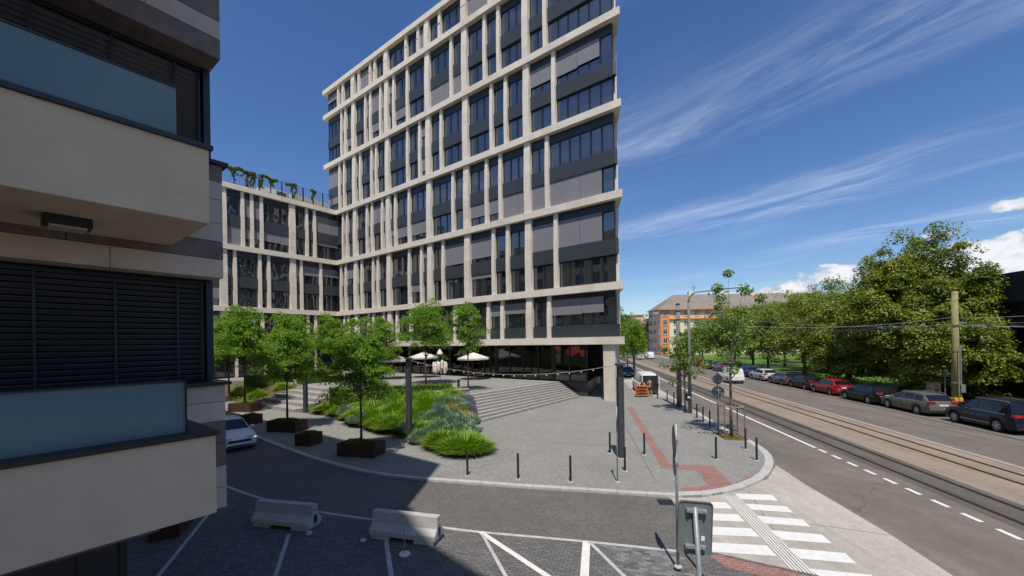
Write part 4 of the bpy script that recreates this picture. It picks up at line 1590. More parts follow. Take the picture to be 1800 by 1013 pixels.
# balconies: plaster parapet, dark cap, opal glass guard
for zlo, zhi, glz, xr in ((3.61, 4.45, 1, -0.56), (6.72, 7.51, 2, -0.585)):
    p = MB().box(-6.5, xr, -1.5, -1.28, zlo, zhi)
    b = MB()
    bal = MB().box(-6.5, xr, -1.5, -1.30, zlo, zhi).build('balcony', 'plaster', apt, fix=False, bevel=0.008)
    MB().box(-6.5, xr, -1.298, -0.004, zlo, zlo + 0.22).build('balcony_slab', 'plaster', bal, fix=False)
    MB().box(xr - .2, xr - .002, -1.298, -0.004, zlo + .222, zhi).build('balcony_end', 'plaster', bal, fix=False)
    MB().box(-6.5, xr + .03, -1.54, -1.24, zhi, zhi + 0.045).build('cap', 'dark_blue_metal' if glz == 2 else 'black_metal', bal, fix=False)
    MB().box(xr - .28, xr + .03, -1.24, -0.01, zhi, zhi + 0.045).build('cap', 'black_metal', bal, fix=False)
    xg = xr - (0.23 if glz == 1 else 0.25)
    gg = MB().box(-6.5, xg, -1.40 if glz == 2 else -1.30, -1.385 if glz == 2 else -1.285, zhi + .045, zhi + .58).build('glass_guard', 'glass_opal', bal, fix=False)
    MB().box(-6.5, xg, (-1.41 if glz == 2 else -1.31), (-1.375 if glz == 2 else -1.275), zhi + .581, zhi + .60).build('handrail', 'black_metal', bal, fix=False)
    if glz == 1:
        MB().box(xg + .002, xg + .016, -1.30, -0.25, zhi + .046, zhi + .58).build('glass_guard', 'glass_opal', bal, fix=False)
        MB().box(xg + .018, xg + .03, -1.32, -1.27, zhi + .046, zhi + .60).build('guard_post', 'black_metal', bal, fix=False)
# box seen faintly behind the upper glass
# lamp under the upper balcony
MB().box(-1.72, -1.38, -0.80, -0.55, 6.62, 6.715).build('soffit_lamp', 'black_metal', apt, bevel=.01)
MB().box(-1.68, -1.42, -0.79, -0.56, 6.60, 6.618).build('lamp_diffuser', 'clad_light', apt)
# another balcony storey above (only its underside corner shows)
MB().box(-6.5, -0.95, -1.5, -0.004, 9.85, 10.9).build('balcony', 'plaster', apt, fix=False)
# recessed ground floor: dark glazing
MB().box(-16, -0.9, 0.9, 1.2, 0.0, 3.13).build('ground_wall', 'dark_blue_metal', apt, fix=False)
MB().box(-16, -0.7, 0.2, 0.9, 3.0, 3.138).build('soffit', 'clad_dark', apt, fix=False)
for k in range(4):
    MB().box(-3.2 - k * 1.5, -2.1 - k * 1.5, 0.86, 0.898, 0.25, 2.7).build('ground_window', 'glass_car', apt, fix=False)
for x in (-0.95, -1.35, -1.95):
    MB().box(x - .03, x + .03, 0.84, 0.897, 0.0, 3.0).build('mullion', 'black_metal', apt, fix=False)
# upper storeys and the rear wing behind the camera: they stand on the same plot and throw the long shadow
MB().box(XB, 0.0, 0.0, 0.6, 11.25, 24.4).build('upper_wall', 'plaster', apt, fix=False)
MB().box(-0.04, 0.0, 0.61, 62.0, 11.25, 24.4).build('upper_end_wall', 'plaster', apt, fix=False)
MB().box(XB, -0.05, 12.01, 62.0, 0.0, 24.4).build('rear_block', 'plaster', apt, fix=False)
for k in range(5):
    z = 13.0 + k * 3.1
    MB().box(-3.2, -2.0, -1.2, -0.004, z, z + 1.0).build('balcony', 'plaster', apt, fix=False)


def nu(n, u):
    """rear wing plan: n out from the left wall normal, u along U3, to the apartment's local frame"""
    return (u - 2.08, -n - 6.7)


rear = [nu(-6.69, -1.6), nu(-4.7, -1.5), nu(-4.3, -2.55), nu(-3.2, -2.75), nu(-2.6, -3.75), nu(1.6, -4.3), nu(1.7, -20), nu(-6.69, -20)]
MB().prism(rear, 0.0, 27.0).build('rear_wing', 'plaster', apt)
for k in range(8):
    z = 1.2 + k * 3.1
    for j in range(3):
        n0 = -2.0 + j * 0.7
        a, b = nu(n0, -4.3), nu(n0 + .45, -4.3)
        MB().box(a[0], a[0] + .04 + .1, b[1], a[1], z, z + 1.6).build('rear_window', 'glass_car', apt, fix=False)
# rusty steel planter tucked under the building corner
x, y = -9.75, 12.3
pl = thing('steel_planter', 'rusty steel planter against the dark ground floor under the shaded balcony', 'planter', (-10.10, 11.95, 0.01), R(23), 'rusty steel planters')

ew = apt
for k in range(7):
    for j in range(14):
        y0 = 2.2 + j * 4.2
        MB().box(0.002, 0.03, y0, y0 + 1.5, 3.9 + k * 2.95, 5.6 + k * 2.95).build('end_window', 'glass_car', apt, fix=False)

# ------------------------------------------------------------------ rusty planters and their trees
def planter_parts(root, lx, ly, h, seed, grass=True):
    t = 0.05
    b = MB()
    b.box(-lx / 2, lx / 2, -ly / 2, -ly / 2 + t, 0, h)
    b.box(-lx / 2, lx / 2, ly / 2 - t, ly / 2, 0, h)
    b.box(-lx / 2, -lx / 2 + t, -ly / 2 + t, ly / 2 - t, 0, h)
    b.box(lx / 2 - t, lx / 2, -ly / 2 + t, ly / 2 - t, 0, h)
    b.build('box', 'rust_steel', root, fix=False)
    MB().box(-lx / 2 + t, lx / 2 - t, -ly / 2 + t, ly / 2 - t, 0.02, h - .06).build('earth', 'soil', root, fix=False)
    if grass:
        rng = np.random.default_rng(seed)
        n = int(1500 * lx * ly)
        me = mound_mesh('ground_cover', 'leaf_hedge', (lx / 2 * 1.12, ly / 2 * 1.12), 0.22, n, 0.14, 0.02, seed, 0.8, 0.75)
        link('ground_cover', me, root, loc=(0, 0, h - .07))


planter_parts(pl, 0.7, 1.3, 0.6, 3)
PLANT = [((-7.35, 19.55), 1.95, 1.05, 0.62, 'large rusty steel planter carrying the tree nearest the grass bank', -13), ((-14.15, 25.35), 2.1, 1.1, 0.66, 'rusty steel planter of the middle tree behind the small cubes', -13),
         ((-22.0, 33.2), 2.2, 1.1, 0.66, 'far rusty steel planter with a tree beside the white car', -13), ((-11.0, 21.75), 0.95, 0.95, 0.62, 'small cube rusty planter between the two long tree planters', -14),
         ((-18.0, 27.75), 1.0, 1.0, 0.62, 'small cube rusty planter near the white car', -14)]
for i, ((x, y), lx, ly, h, lab, rz) in enumerate(PLANT):
    t = thing('steel_planter', lab, 'planter', (x, y, PZ), R(rz), 'rusty steel planters')
    planter_parts(t, lx, ly, h, 10 + i)
TG = 'locust trees around the plaza'
make_tree('street_tree', 'feathery green tree rising from the large rusty planter nearest the grass bank', (-7.35, 19.55, PZ + .55), 1.9, 4.0, (1.4, 1.35, 2.0), 95, 210, 0.125, 'leaf_locust', 11, tr=0.055, group=TG, cr=.34, shell=.30, flat=.30, dz=.55, shape=.38)
make_tree('street_tree', 'feathery green tree in the middle rusty planter', (-14.15, 25.35, PZ + .6), 2.2, 4.5, (1.6, 1.55, 2.3), 95, 190, 0.14, 'leaf_locust', 12, tr=0.06, group=TG, cr=.34, shell=.30, flat=.30, dz=.55, shape=.38)
make_tree('street_tree', 'feathery green tree in the far rusty planter left of the light pole', (-22.0, 33.2, PZ + .6), 2.6, 5.5, (1.95, 1.9, 2.9), 105, 175, 0.155, 'leaf_locust', 13, tr=0.07, group=TG, cr=.34, shell=.30, flat=.30, dz=.55, shape=.38)
# trees on the upper plaza
make_tree('street_tree', 'slim plaza tree with a bare trunk at the head of the stairs', (-3.65, 33.3, UP), 2.3, 5.4, (1.30, 1.3, 2.6), 62, 150, 0.14, 'leaf_locust', 14, tr=0.06, group=TG, cr=.36, shell=.30, flat=.30, dz=.55, shape=.42)
make_tree('street_tree', 'wide plaza tree behind the hedge and the white cloth ornament', (-8.4, 39.2, UP), 2.2, 5.8, (2.35, 2.2, 2.9), 100, 180, 0.155, 'leaf_locust', 15, tr=0.08, group=TG, cr=.34, shell=.30, flat=.30, dz=.55, shape=.42)
make_tree('street_tree', 'plaza tree behind the planter row, left of the parasols', (-20.5, 46.5, UP), 2.6, 5.0, (2.3, 2.2, 2.6), 90, 120, 0.19, 'leaf_locust', 16, tr=0.08, group=TG, cr=.34, shell=.30, flat=.30, dz=.55, shape=.55)
make_tree('street_tree', 'plaza tree half hidden by the dark building edge', (-27.5, 39.2, 0.9), 2.4, 5.3, (2.3, 2.2, 3.1), 90, 120, 0.19, 'leaf_locust', 17, tr=0.08, group=TG, cr=.34, shell=.30, flat=.30, dz=.55, shape=.42)
make_tree('street_tree', 'plaza tree standing against the low wing between the planter trees', (-25.5, 47.5, UP), 2.6, 5.2, (2.4, 2.3, 2.8), 85, 120, 0.19, 'leaf_locust', 18, tr=0.08, group=TG, cr=.34, shell=.30, flat=.30, dz=.55, shape=.55)
make_tree('street_tree', 'plaza tree at the inner corner where wing and tower meet', (-14.5, 45.0, UP), 2.6, 4.7, (2.2, 2.1, 2.4), 80, 120, 0.19, 'leaf_locust', 19, tr=0.08, group=TG, cr=.34, shell=.30, flat=.30, dz=.55, shape=.55)

# ------------------------------------------------------------------ the planted bank: every plant a thing
rp = random.Random(4)


def place(name, me, label, cat, x, y, group, rz=None, dz=0.0, z=None):
    o = link(name, me, None, loc=(x, y, (zbed(x, y) if z is None else z) + dz), rotz=rp.uniform(0, 6.28) if rz is None else rz)
    tag(o, label, cat, group)
    return o


GR = 'ornamental grasses on the bank'
gl = [(-2.35, 19.75, 1.05, .85, 'bright green grass mound at the very tip of the planted bank'), (-3.35, 20.6, .9, .8, 'bright green grass mound just behind the tip of the bank'),
      (-8.0, 25.5, 1.0, .85, 'low green grass tuft on the edge behind the large planter tree'), (-7.2, 24.6, .95, .8, 'green grass tuft beside the pavement right of the planter tree trunk'),
      (-8.9, 26.6, 1.0, .9, 'green grass tuft left of the planter tree trunk on the bank'), (-6.6, 25.8, 1.0, .9, 'green grass tuft left of the tall light pole on the bank'),
      (-7.6, 27.0, 1.1, 1.0, 'taller green grass clump in the middle of the bank'), (-6.0, 27.4, 1.1, 1.0, 'green grass clump behind the tall light pole'),
      (-6.9, 28.7, 1.1, 1.0, 'green grass clump under the long hedge'), (-5.2, 28.9, 1.0, .9, 'green grass clump right of the pole below the hedge'), (-10.3, 27.2, .8, .7, 'small green grass tuft beside the dark hedge end'),
      (-5.0, 33.0, .55, .5, 'small bright grass tuft behind the low ledge wall'),
      (-4.9, 22.9, .7, .7, 'green grass tuft at the foot of the square column in the bank'), (-6.4, 24.2, .8, .8, 'green grass tuft between the pavement edge and the box mound'), (-9.6, 28.0, .9, .8, 'grass clump in front of the round box shrub'),
      (-8.6, 29.9, 1.0, .9, 'grass clump between the hedge blocks above the planter tree'), (-10.9, 28.9, .8, .8, 'grass clump below the dark hedge block'), (-12.9, 30.4, .7, .6, 'grass tuft on the mulch beside the left light column'),
      (-6.2, 30.3, 1.0, .9, 'grass clump just under the long hedge in the middle'), (-4.7, 30.2, .8, .8, 'grass clump below the ledge wall'), (-5.6, 26.6, .9, .8, 'grass clump between box mound and lavender'),
      (-14.6, 31.4, .6, .5, 'low grass tuft at the far left tip of the mulch')]
for i, (x, y, r_, h, lab) in enumerate(gl):
    r_, h = r_ * 1.28, h * 1.15
    me = mound_mesh('grass_clump', 'leaf_grass', r_, h, int(2100 * r_ * r_) + 300, 0.70, 0.040, 100 + i, .95, .5)
    place('grass_clump', me, lab, 'grass', x, y, GR)
SG = 'grey-green shrubs on the bank'
for i, (x, y, r_, h, lab) in enumerate([(-4.2, 22.3, .85, .75, 'grey-green feathery shrub right of the light pole foot'), (-3.2, 23.2, .9, .8, 'grey-green feathery shrub below the yellow flowers'), (-3.1, 21.9, .75, .65, 'grey-green feathery shrub behind the grass tip'),
                                       (-4.4, 24.6, .95, .85, 'grey-green feathery shrub in the middle of the bank by the stairs'), (-6.0, 23.4, .7, .7, 'small grey-green shrub left of the light pole foot'),
                                       (-4.2, 28.0, .9, .8, 'grey-green shrub under the ledge wall'), (-3.6, 29.7, .7, .7, 'grey-green shrub at the upper end of the stairs'),
                                       (-11.6, 28.4, .65, .7, 'dark blue-green tuft beside the left hedge'), (-10.0, 26.3, .7, .7, 'blue-green tuft at the left edge of the grass bank'), (-2.6, 24.6, .6, .6, 'grey-green shrub touching the foot of the stairs'),
      (-5.0, 21.6, .55, .6, 'grey-green shrub on the pavement edge right of the light column'), (-3.9, 25.4, .7, .7, 'grey-green shrub between lavender patch and golden flowers'), (-2.35, 22.4, .55, .55, 'grey-green shrub on the plaza side of the bank tip'),
      (-2.2, 21.1, .5, .5, 'small grey-green shrub right behind the bright grass tip'), (-5.3, 27.9, .7, .7, 'grey-green shrub deep in the middle of the bank'), (-3.3, 27.4, .6, .7, 'grey-green shrub left of the lower lavender')]):
    r_, h = r_ * 1.25, h * 1.15
    me = mound_mesh('sage_shrub', 'leaf_sage', r_, h, int(2600 * r_ * r_) + 250, 0.34, 0.040, 140 + i, .7, .65)
    place('sage_shrub', me, lab, 'shrub', x, y, SG)
for i, (x, y, r_, lab) in enumerate([(-3.1, 26.3, .75, 'golden yellow flowering shrub beside the stairs'), (-4.0, 26.6, .7, 'yellow-green shrub left of the golden flowers'), (-2.75, 25.3, .32, 'small orange-yellow flowers at the foot of the stairs')]):
    me = dome_mesh('flowering_shrub', 'leaf_gold', (r_, r_, r_ * .85), int(2600 * r_), .075, 160 + i)
    place('flowering_shrub', me, lab, 'shrub', x, y, 'yellow shrubs by the stairs')
for i, (x, y, r_, h, lab) in enumerate([(-3.05, 28.6, .55, .9, 'purple lavender spikes against the upper stairs'), (-2.75, 27.2, .5, .8, 'purple lavender spikes against the lower stairs'), (-4.9, 25.9, .5, .7, 'purple lavender patch behind the grey shrubs')]):
    root = thing('lavender', lab, 'plant', (x, y, zbed(x, y)), 0, 'lavender on the bank')
    link('foliage', mound_mesh('foliage', 'leaf_sage', r_, h * .8, 420, .22, .02, 170 + i, .5, .85), root)
    link('flowers', mound_mesh('flowers', 'leaf_lavender', r_ * .9, h * 1.12, 420, .14, .03, 180 + i, .4, .95), root)
HB = 'clipped box shrubs on the bank'
for i, (x, y, r_, h, lab) in enumerate([(-4.05, 21.0, .62, .5, 'clipped dark green box cushion near the tip of the bank'), (-5.4, 25.2, .8, .7, 'clipped green box mound beside the light pole'), (-6.6, 26.7, .75, .65, 'clipped dark green box mound left of the light pole'), (-9.3, 28.9, .8, .8, 'round green box shrub behind the planter tree'),
      (-7.0, 29.7, .9, .8, 'dark box mound in front of the long hedge'), (-8.2, 28.0, .75, .7, 'dark box mound in the middle of the grasses'), (-5.0, 31.0, .6, .6, 'dark box mound beside the ledge wall foot'), (-10.6, 30.0, .8, .9, 'dark box mound between the two hedge blocks'),
      (-4.6, 23.6, .55, .5, 'small dark box cushion among the grey shrubs')]):
    root = thing('box_shrub', lab, 'shrub', (x, y, zbed(x, y)), 0, HB)
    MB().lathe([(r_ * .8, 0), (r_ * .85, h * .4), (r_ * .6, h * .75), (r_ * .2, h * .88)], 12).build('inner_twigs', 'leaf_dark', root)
    link('foliage', dome_mesh('foliage', 'leaf_hedge', (r_, r_, h), int(5200 * r_), .085, 190 + i, .65), root)


def hedge(x, y, sx, sy, sz, rz, lab, seed, n, z=None, lm='leaf_hedge'):
    root = thing('hedge', lab, 'hedge', (x, y, zbed(x, y) - .1 if z is None else z), R(rz), 'clipped hedges of the plaza garden')
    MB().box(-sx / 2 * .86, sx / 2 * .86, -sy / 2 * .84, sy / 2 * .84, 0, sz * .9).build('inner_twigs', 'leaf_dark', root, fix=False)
    link('foliage', hedge_mesh('foliage', lm, (sx, sy, sz), int(n * 1.5), .11, seed), root)


hedge(-7.6, 32.3, 5.6, 1.1, .95, 10, 'long clipped hedge along the top of the bank left of the ledge wall', 31, 9000)
hedge(-9.9, 30.6, 2.6, 1.1, 1.1, 38, 'dark clipped hedge block behind the planter tree crown', 32, 5000)
hedge(-11.9, 31.2, 2.4, 1.1, 1.2, -42, 'dark clipped hedge right of the left light pole', 33, 5000)
hedge(-13.6, 32.6, 2.8, 1.2, 1.3, -40, 'tall dark clipped hedge beside the garden stairs', 34, 6000)
hedge(-20.5, 43.2, 4.6, 1.2, 1.2, 52, 'sunlit clipped hedge behind the garden stairs', 35, 7000, UP)
hedge(-26.0, 43.2, 4.5, 1.3, 1.2, 40, 'long shaded hedge in the left garden bed', 36, 7000)
for i, (x, y, r_, h, lab) in enumerate([(-24.4, 38.8, 1.0, .9, 'light green grass clump in the left garden bed'), (-26.8, 40.6, 1.0, .9, 'green grass clump behind the far rusty planter'), (-22.9, 40.3, .9, .8, 'green shrub of arching leaves beside the garden stairs'), (-29, 43, 1.1, 1, 'green grass clump at the far end of the garden bed')]):
    place('grass_clump', mound_mesh('grass_clump', 'leaf_grass', r_, h, 1300, .6, .03, 210 + i, .8, .6), lab, 'grass', x, y, GR)
# pale leaf litter and small ground cover on the bank, uncountable
rng = np.random.default_rng(9)
pts, nr = [], []
tri = BV[:len(bv1)]
for k in range(9000):
    i = rng.integers(0, len(BL) - 1)
    t, s_ = rng.uniform(0, 1), rng.uniform(0, 1)
    a = np.array(BL[i]) * (1 - s_) + np.array(BL[i + 1]) * s_
    b = np.array(BB[i]) * (1 - s_) + np.array(BB[i + 1]) * s_
    p = a * (1 - t) + b * t
    pts.append((p[0], p[1], zbed(p[0], p[1]) + rng.uniform(.02, .14)))
for k in range(3600):
    lo2, ba2 = [(-36, 46.5), (-31, 42.5), (-27, 39.0), (-23.7, 36.3)], [(-36, 52), (-30, 47.5), (-25.5, 44), (-20.6, 40.3)]
    i = rng.integers(0, 3)
    t, s_ = rng.uniform(0, 1), rng.uniform(0, 1)
    p = (np.array(lo2[i]) * (1 - s_) + np.array(lo2[i + 1]) * s_) * (1 - t) + (np.array(ba2[i]) * (1 - s_) + np.array(ba2[i + 1]) * s_) * t
    pts.append((p[0], p[1], zbed(p[0], p[1]) + rng.uniform(.02, .3)))
pts = np.array(pts)
me = leaf_mesh('ground_cover', 'leaf_hedge', pts, rng.normal(size=pts.shape) * .6 + [0, 0, 1], .13, .5, rng)
o = link('ground_cover', me, None, kind='stuff')
tag(o, 'low green ground cover scattered over the brown mulch of the bank', 'ground cover')
# ledge wall
lw = thing('ledge_wall', 'low concrete ledge wall between the hedge and the stairs', 'wall', (-4.75, 31.55, UP - .35), R(38))
MB().box(-1.4, 1.4, -.16, .16, -0.5, .58).build('base', 'concrete', lw, bevel=.01)
MB().box(-1.45, 1.45, -.24, .24, .582, .70).build('coping', 'concrete_step', lw, bevel=.012)

# ------------------------------------------------------------------ bollards, poles, signs
bol_body = MB().lathe([(0.045, 0), (0.045, 0.90), (0.038, 0.905), (0.038, 0.925), (0.047, 0.93), (0.047, 0.985), (0.03, 1.0)], 14).mesh('post', 'black_metal', False)
bol_foot = MB().lathe([(0.10, 0), (0.10, 0.012), (0.05, 0.02)], 14).mesh('foot_ring', 'concrete')
BOL = [(-1.86, 16.19, 'black bollard beside the tip of the grass bank'), (0.16, 15.71, 'middle one of three black bollards along the near kerb'), (2.14, 15.31, 'black bollard near the kerb, left of the edge-on sign post'),
       (4.55, 19.11, 'black bollard standing just behind the square light column'), (6.06, 18.75, 'black bollard beside the red tactile strip'), (4.52, 16.46, 'black bollard in front of the square light column foot'),
       (8.95, 17.89, 'black bollard in front of the staked street tree'), (11.15, 19.44, 'black bollard right of the mossy tree pit'), (10.59, 17.63, 'black bollard nearest the rounded kerb corner'),
       (12.35, 27.19, 'farthest of three black bollards left of the double sign'), (12.15, 25.88, 'middle of three black bollards left of the double sign'), (11.92, 24.53, 'nearest of three black bollards left of the double sign'),
       (10.9, 40.0, 'black bollard on the pavement left of the loading van'), (13.0, 36.34, 'black bollard at the right rear corner of the loading van'), (13.25, 34.74, 'black bollard between the loading van and the wooden mast'), (13.3, 33.4, 'black bollard right behind the wooden mast')]
for i, (x, y, lab) in enumerate(BOL):
    t = thing('bollard', lab, 'bollard', (x, y, PZ), 0, 'black bollards on the pavement')
    link('post', bol_body, t)
    link('foot_ring', bol_foot, t)


def light_column(x, y, z0, h, lab, head=True, rz=0):
    t = thing('light_column', lab, 'light pole', (x, y, z0), R(rz), 'square light columns')
    MB().box(-.13, .13, -.13, .13, 0, h - .62).build('shaft', 'pole_grey', t, bevel=.008)
    MB().box(-.11, .11, -.11, .11, h - .61, h - .1).build('lamp_section', 'black_metal', t)
    MB().box(-.17, .17, -.17, .17, h - .098, h).build('cap', 'pole_grey', t, bevel=.008)
    MB().box(-.2, .2, -.2, .2, 0, .03).build('base_plate', 'concrete', t)


light_column(4.86, 18.3, PZ, 4.28, 'square dark light column standing on the lower plaza by the tactile strip', rz=10)
light_column(-5.75, 22.35, zbed(-5.75, 22.35) - .03, 4.55, 'square grey light column among the shrubs of the bank', rz=-10)
light_column(-16.2, 31.6, PZ, 4.6, 'square grey light column beside the hedge at the garden stairs', rz=-10)
# string of bulbs between the two columns
A, B = Vector((-5.7, 22.4, 4.50)), Vector((4.8, 18.4, 4.30))
sl = thing('string_light', 'sagging string of white bulbs between the two square light columns', 'string lights', tuple(A))
pts = []
for k in range(41):
    t = k / 40
    p = A.lerp(B, t)
    p.z -= 0.62 * 4 * t * (1 - t)
    pts.append(tuple(p - A))
MB().tube(pts, 0.011, 5).build('cable', 'galvanised', sl)
bulb = MB().lathe([(0.010, 0.0), (0.012, -0.025), (0.026, -0.055), (0.025, -0.08), (0.01, -0.10)], 10).mesh('bulb', 'bulb', True)
sock = MB().lathe([(0.016, 0.02), (0.016, -0.02)], 8).mesh('socket', 'black_metal')
for k in range(2, 40, 2):
    p = pts[k]
    link('bulb', bulb, sl, loc=p)
    link('socket', sock, sl, loc=p)


def round_plate(r_, th, n=28):
    return MB().lathe([(r_ * .97, -th), (r_, -th * .6), (r_, th * .6), (r_ * .97, th)], n, axis='y')


# near sign post: two round plates seen edge-on
t = thing('sign_post', 'galvanised post with two round signs seen edge-on beside the crossing', 'road sign', (3.80, 9.45, 0.085), R(74.5))
MB().tube([(0, 0, 0), (0, 0, 3.35)], .034, 12).build('pole', 'galvanised', t, smooth=True)
MB().lathe([(.09, 0), (.09, .03), (.045, .06)], 12).build('foot', 'concrete', t)
for zc, r_, y_ in ((2.96, .36, .045), (2.42, .28, .045)):
    s = round_plate(r_, .012).build('sign_plate', 'sign_back', t, loc=(0, y_, zc))
    round_plate(r_ * .93, .002).build('sign_face', 'sign_red' if r_ > .3 else 'sign_blue', s, loc=(0, -.016, 0))
    MB().box(-.05, .05, -.09, -.012, -.03, .03).build('clamp', 'galvanised', s)
# large rectangular sign from behind
t = thing('sign_post', 'grey back of a rectangular sign on a leaning galvanised post in the foreground', 'road sign', (2.50, 5.24, 0.0), R(-8))
o = MB().tube([(0.0, 0, 0), (-0.155, 0, 3.22)], .031, 14).build('pole', 'galvanised', t, smooth=True)
pm_ = MB()
w, h, r_ = .215, .35, .05
outl = []
for cx, cz, a0 in ((w - r_, h - r_, 0), (-(w - r_), h - r_, 90), (-(w - r_), -(h - r_), 180), (w - r_, -(h - r_), 270)):
    for k in range(6):
        a = R(a0 + 18 * k)
        outl.append((cx + r_ * math.cos(a), cz + r_ * math.sin(a)))
n = len(outl)
pm_.add([(x, -.0, z) for x, z in outl] + [(x, .016, z) for x, z in outl], [tuple(range(n)), tuple(range(2 * n - 1, n - 1, -1))] + [(i, (i + 1) % n, n + (i + 1) % n, n + i) for i in range(n)])
sp_ = pm_.build('sign_plate', 'sign_back', t, loc=(-.145, .045, 2.93))
sp_.rotation_euler = (0, R(2.6), 0)
rim_ = MB()
for i in range(n):
    a, b = Vector(outl[i]), Vector(outl[(i + 1) % n])
    rim_.add([(a.x, -.014, a.y), (b.x, -.014, b.y), (b.x * .955, -.014, b.y * .97), (a.x * .955, -.014, a.y * .97), (a.x, -.001, a.y), (b.x, -.001, b.y), (b.x * .955, -.001, b.y * .97), (a.x * .955, -.001, a.y * .97)],
             [(0, 1, 2, 3), (3, 2, 6, 7), (0, 4, 5, 1)])
rim_.build('rim', 'sign_back', sp_)
for dz in (.235, -.235):
    MB().box(-.13, .13, -.055, -.004, dz - .026, dz + .026).build('clamp', 'galvanised', sp_, bevel=.006)
    for bx2 in (-.10, .10):
        MB().lathe([(.014, -.075), (.014, -.055)], 8, axis='y').build('bolt', 'galvanised', sp_, loc=(bx2, 0, dz))
MB().box(.08, .125, -.004, -.001, -.16, -.10).build('sticker', 'plate', sp_)
# thin sign post seen edge-on on the plaza
t = thing('sign_post', 'thin grey post with a round sign seen edge-on in front of the square column', 'road sign', (3.88, 15.17, PZ), R(76))
MB().tube([(0, 0, 0), (0, 0, 2.85)], .022, 10).build('pole', 'galvanised', t, smooth=True)
round_plate(.30, .008).build('sign_plate', 'sign_back', t, loc=(0, -.035, 2.5))
MB().lathe([(.10, 0), (.10, .02), (.04, .04)], 12).build('foot', 'concrete', t)
# diamond + round sign (backs) by the staked tree
t = thing('sign_post', 'post with grey backs of a diamond sign above a round sign beside the staked tree', 'road sign', (11.40, 22.45, PZ), R(-12))
MB().tube([(0, 0, 0), (0, 0, 3.42)], .032, 12).build('pole', 'galvanised', t, smooth=True)
round_plate(.34, .01).build('sign_plate', 'sign_back', t, loc=(0, .05, 2.36))
d = MB().add([(-.36, 0, 0), (0, 0, -.36), (.36, 0, 0), (0, 0, .36), (-.36, .016, 0), (0, .016, -.36), (.36, .016, 0), (0, .016, .36)], [(0, 1, 2, 3), (7, 6, 5, 4), (0, 4, 5, 1), (1, 5, 6, 2), (2, 6, 7, 3), (3, 7, 4, 0)])
d.build('sign_plate', 'sign_back', t, loc=(0, .045, 3.08), bevel=.02)
for z in (2.3, 2.46, 3.0, 3.16):
    MB().box(-.16, .16, .005, .04, z - .018, z + .018).build('clamp', 'galvanised', t)
# staked street tree with pit
pit = thing('tree_pit', 'mossy tree pit with dry grass around the staked street tree', 'tree pit', (11.85, 22.0, PZ + .002), R(-9))
MB().box(-.6, .6, -.85, .85, -.05, .02).build('soil', 'soil', pit)
link('moss', mound_mesh('moss', 'leaf_gold', (.62, .85), .12, 700, .12, .02, 77, .7, .8), pit, loc=(0, 0, .01))
sk = thing('tree_stakes', 'timber stake frame holding the street tree by the kerb', 'tree guard', (11.85, 22.0, PZ), R(-9))
for sx_, sy_ in ((-.5, -.5), (.5, -.5), (.5, .5), (-.5, .5)):
    MB().tube([(sx_, sy_, 0), (sx_, sy_, 1.75)], .035, 8).build('stake', 'bark_grey', sk)
for a, b in (((-.5, -.5), (.5, -.5)), ((.5, -.5), (.5, .5)), ((.5, .5), (-.5, .5)), ((-.5, .5), (-.5, -.5))):
    MB().tube([(*a, 1.68), (*b, 1.68)], .03, 6).build('rail', 'timber', sk)
make_tree('street_tree', 'thin young street tree held by timber stakes near the kerb corner', (11.85, 22.0, PZ), 3.0, 5.9, (1.75, 1.6, 3.3), 40, 62, 0.19, 'leaf_young', 41, 'bark_grey', tr=.075, group='young street trees', cr=.20, shell=.15, flat=.8, shape=.35, low=-.8)
make_tree('street_tree', 'small young street tree beside the two masts', (12.72, 29.9, PZ), 2.0, 4.2, (1.5, 1.4, 2.2), 62, 46, 0.19, 'leaf_young', 42, 'bark_grey', tr=.06, group='young street trees', cr=.24, shell=.2, flat=.8, shape=.6)
make_tree('street_tree', 'young street tree by the blue car in the distance', (*st(7.9, 58.0), PZ), 2.4, 5.2, (2.0, 2.0, 2.9), 120, 46, 0.22, 'leaf_locust', 43, 'bark_grey', tr=.08, group='young street trees', cr=.28, shell=.3, flat=.7, shape=.6)
make_tree('street_tree', 'taller street tree behind the far pavement lamp', (*st(8.0, 67.0), PZ), 2.6, 5.6, (2.6, 2.5, 3.2), 130, 46, 0.26, 'leaf_park', 44, 'bark_grey', tr=.1, group='young street trees', cr=.28, shell=.3, flat=.7, shape=.7)

# ------------------------------------------------------------------ masts, lamps, overhead wires
t = thing('overhead_mast', 'weathered dark mast by the kerb, left of the street lamp mast', 'mast', (13.2, 32.1, PZ))
MB().tube([(0, 0, 0), (0, 0, 8.1)], [.20, .15], 14).build('pole', 'concrete_pole', t, smooth=True)
for z in (6.9, 7.6):
    MB().lathe([(.185, -.03), (.185, .03)], 12).build('wire_clamp', 'black_metal', t, loc=(0, 0, z))
MB().lathe([(.17, 0), (.15, .08), (.04, .14)], 12).build('cap', 'black_metal', t, loc=(0, 0, 8.08))


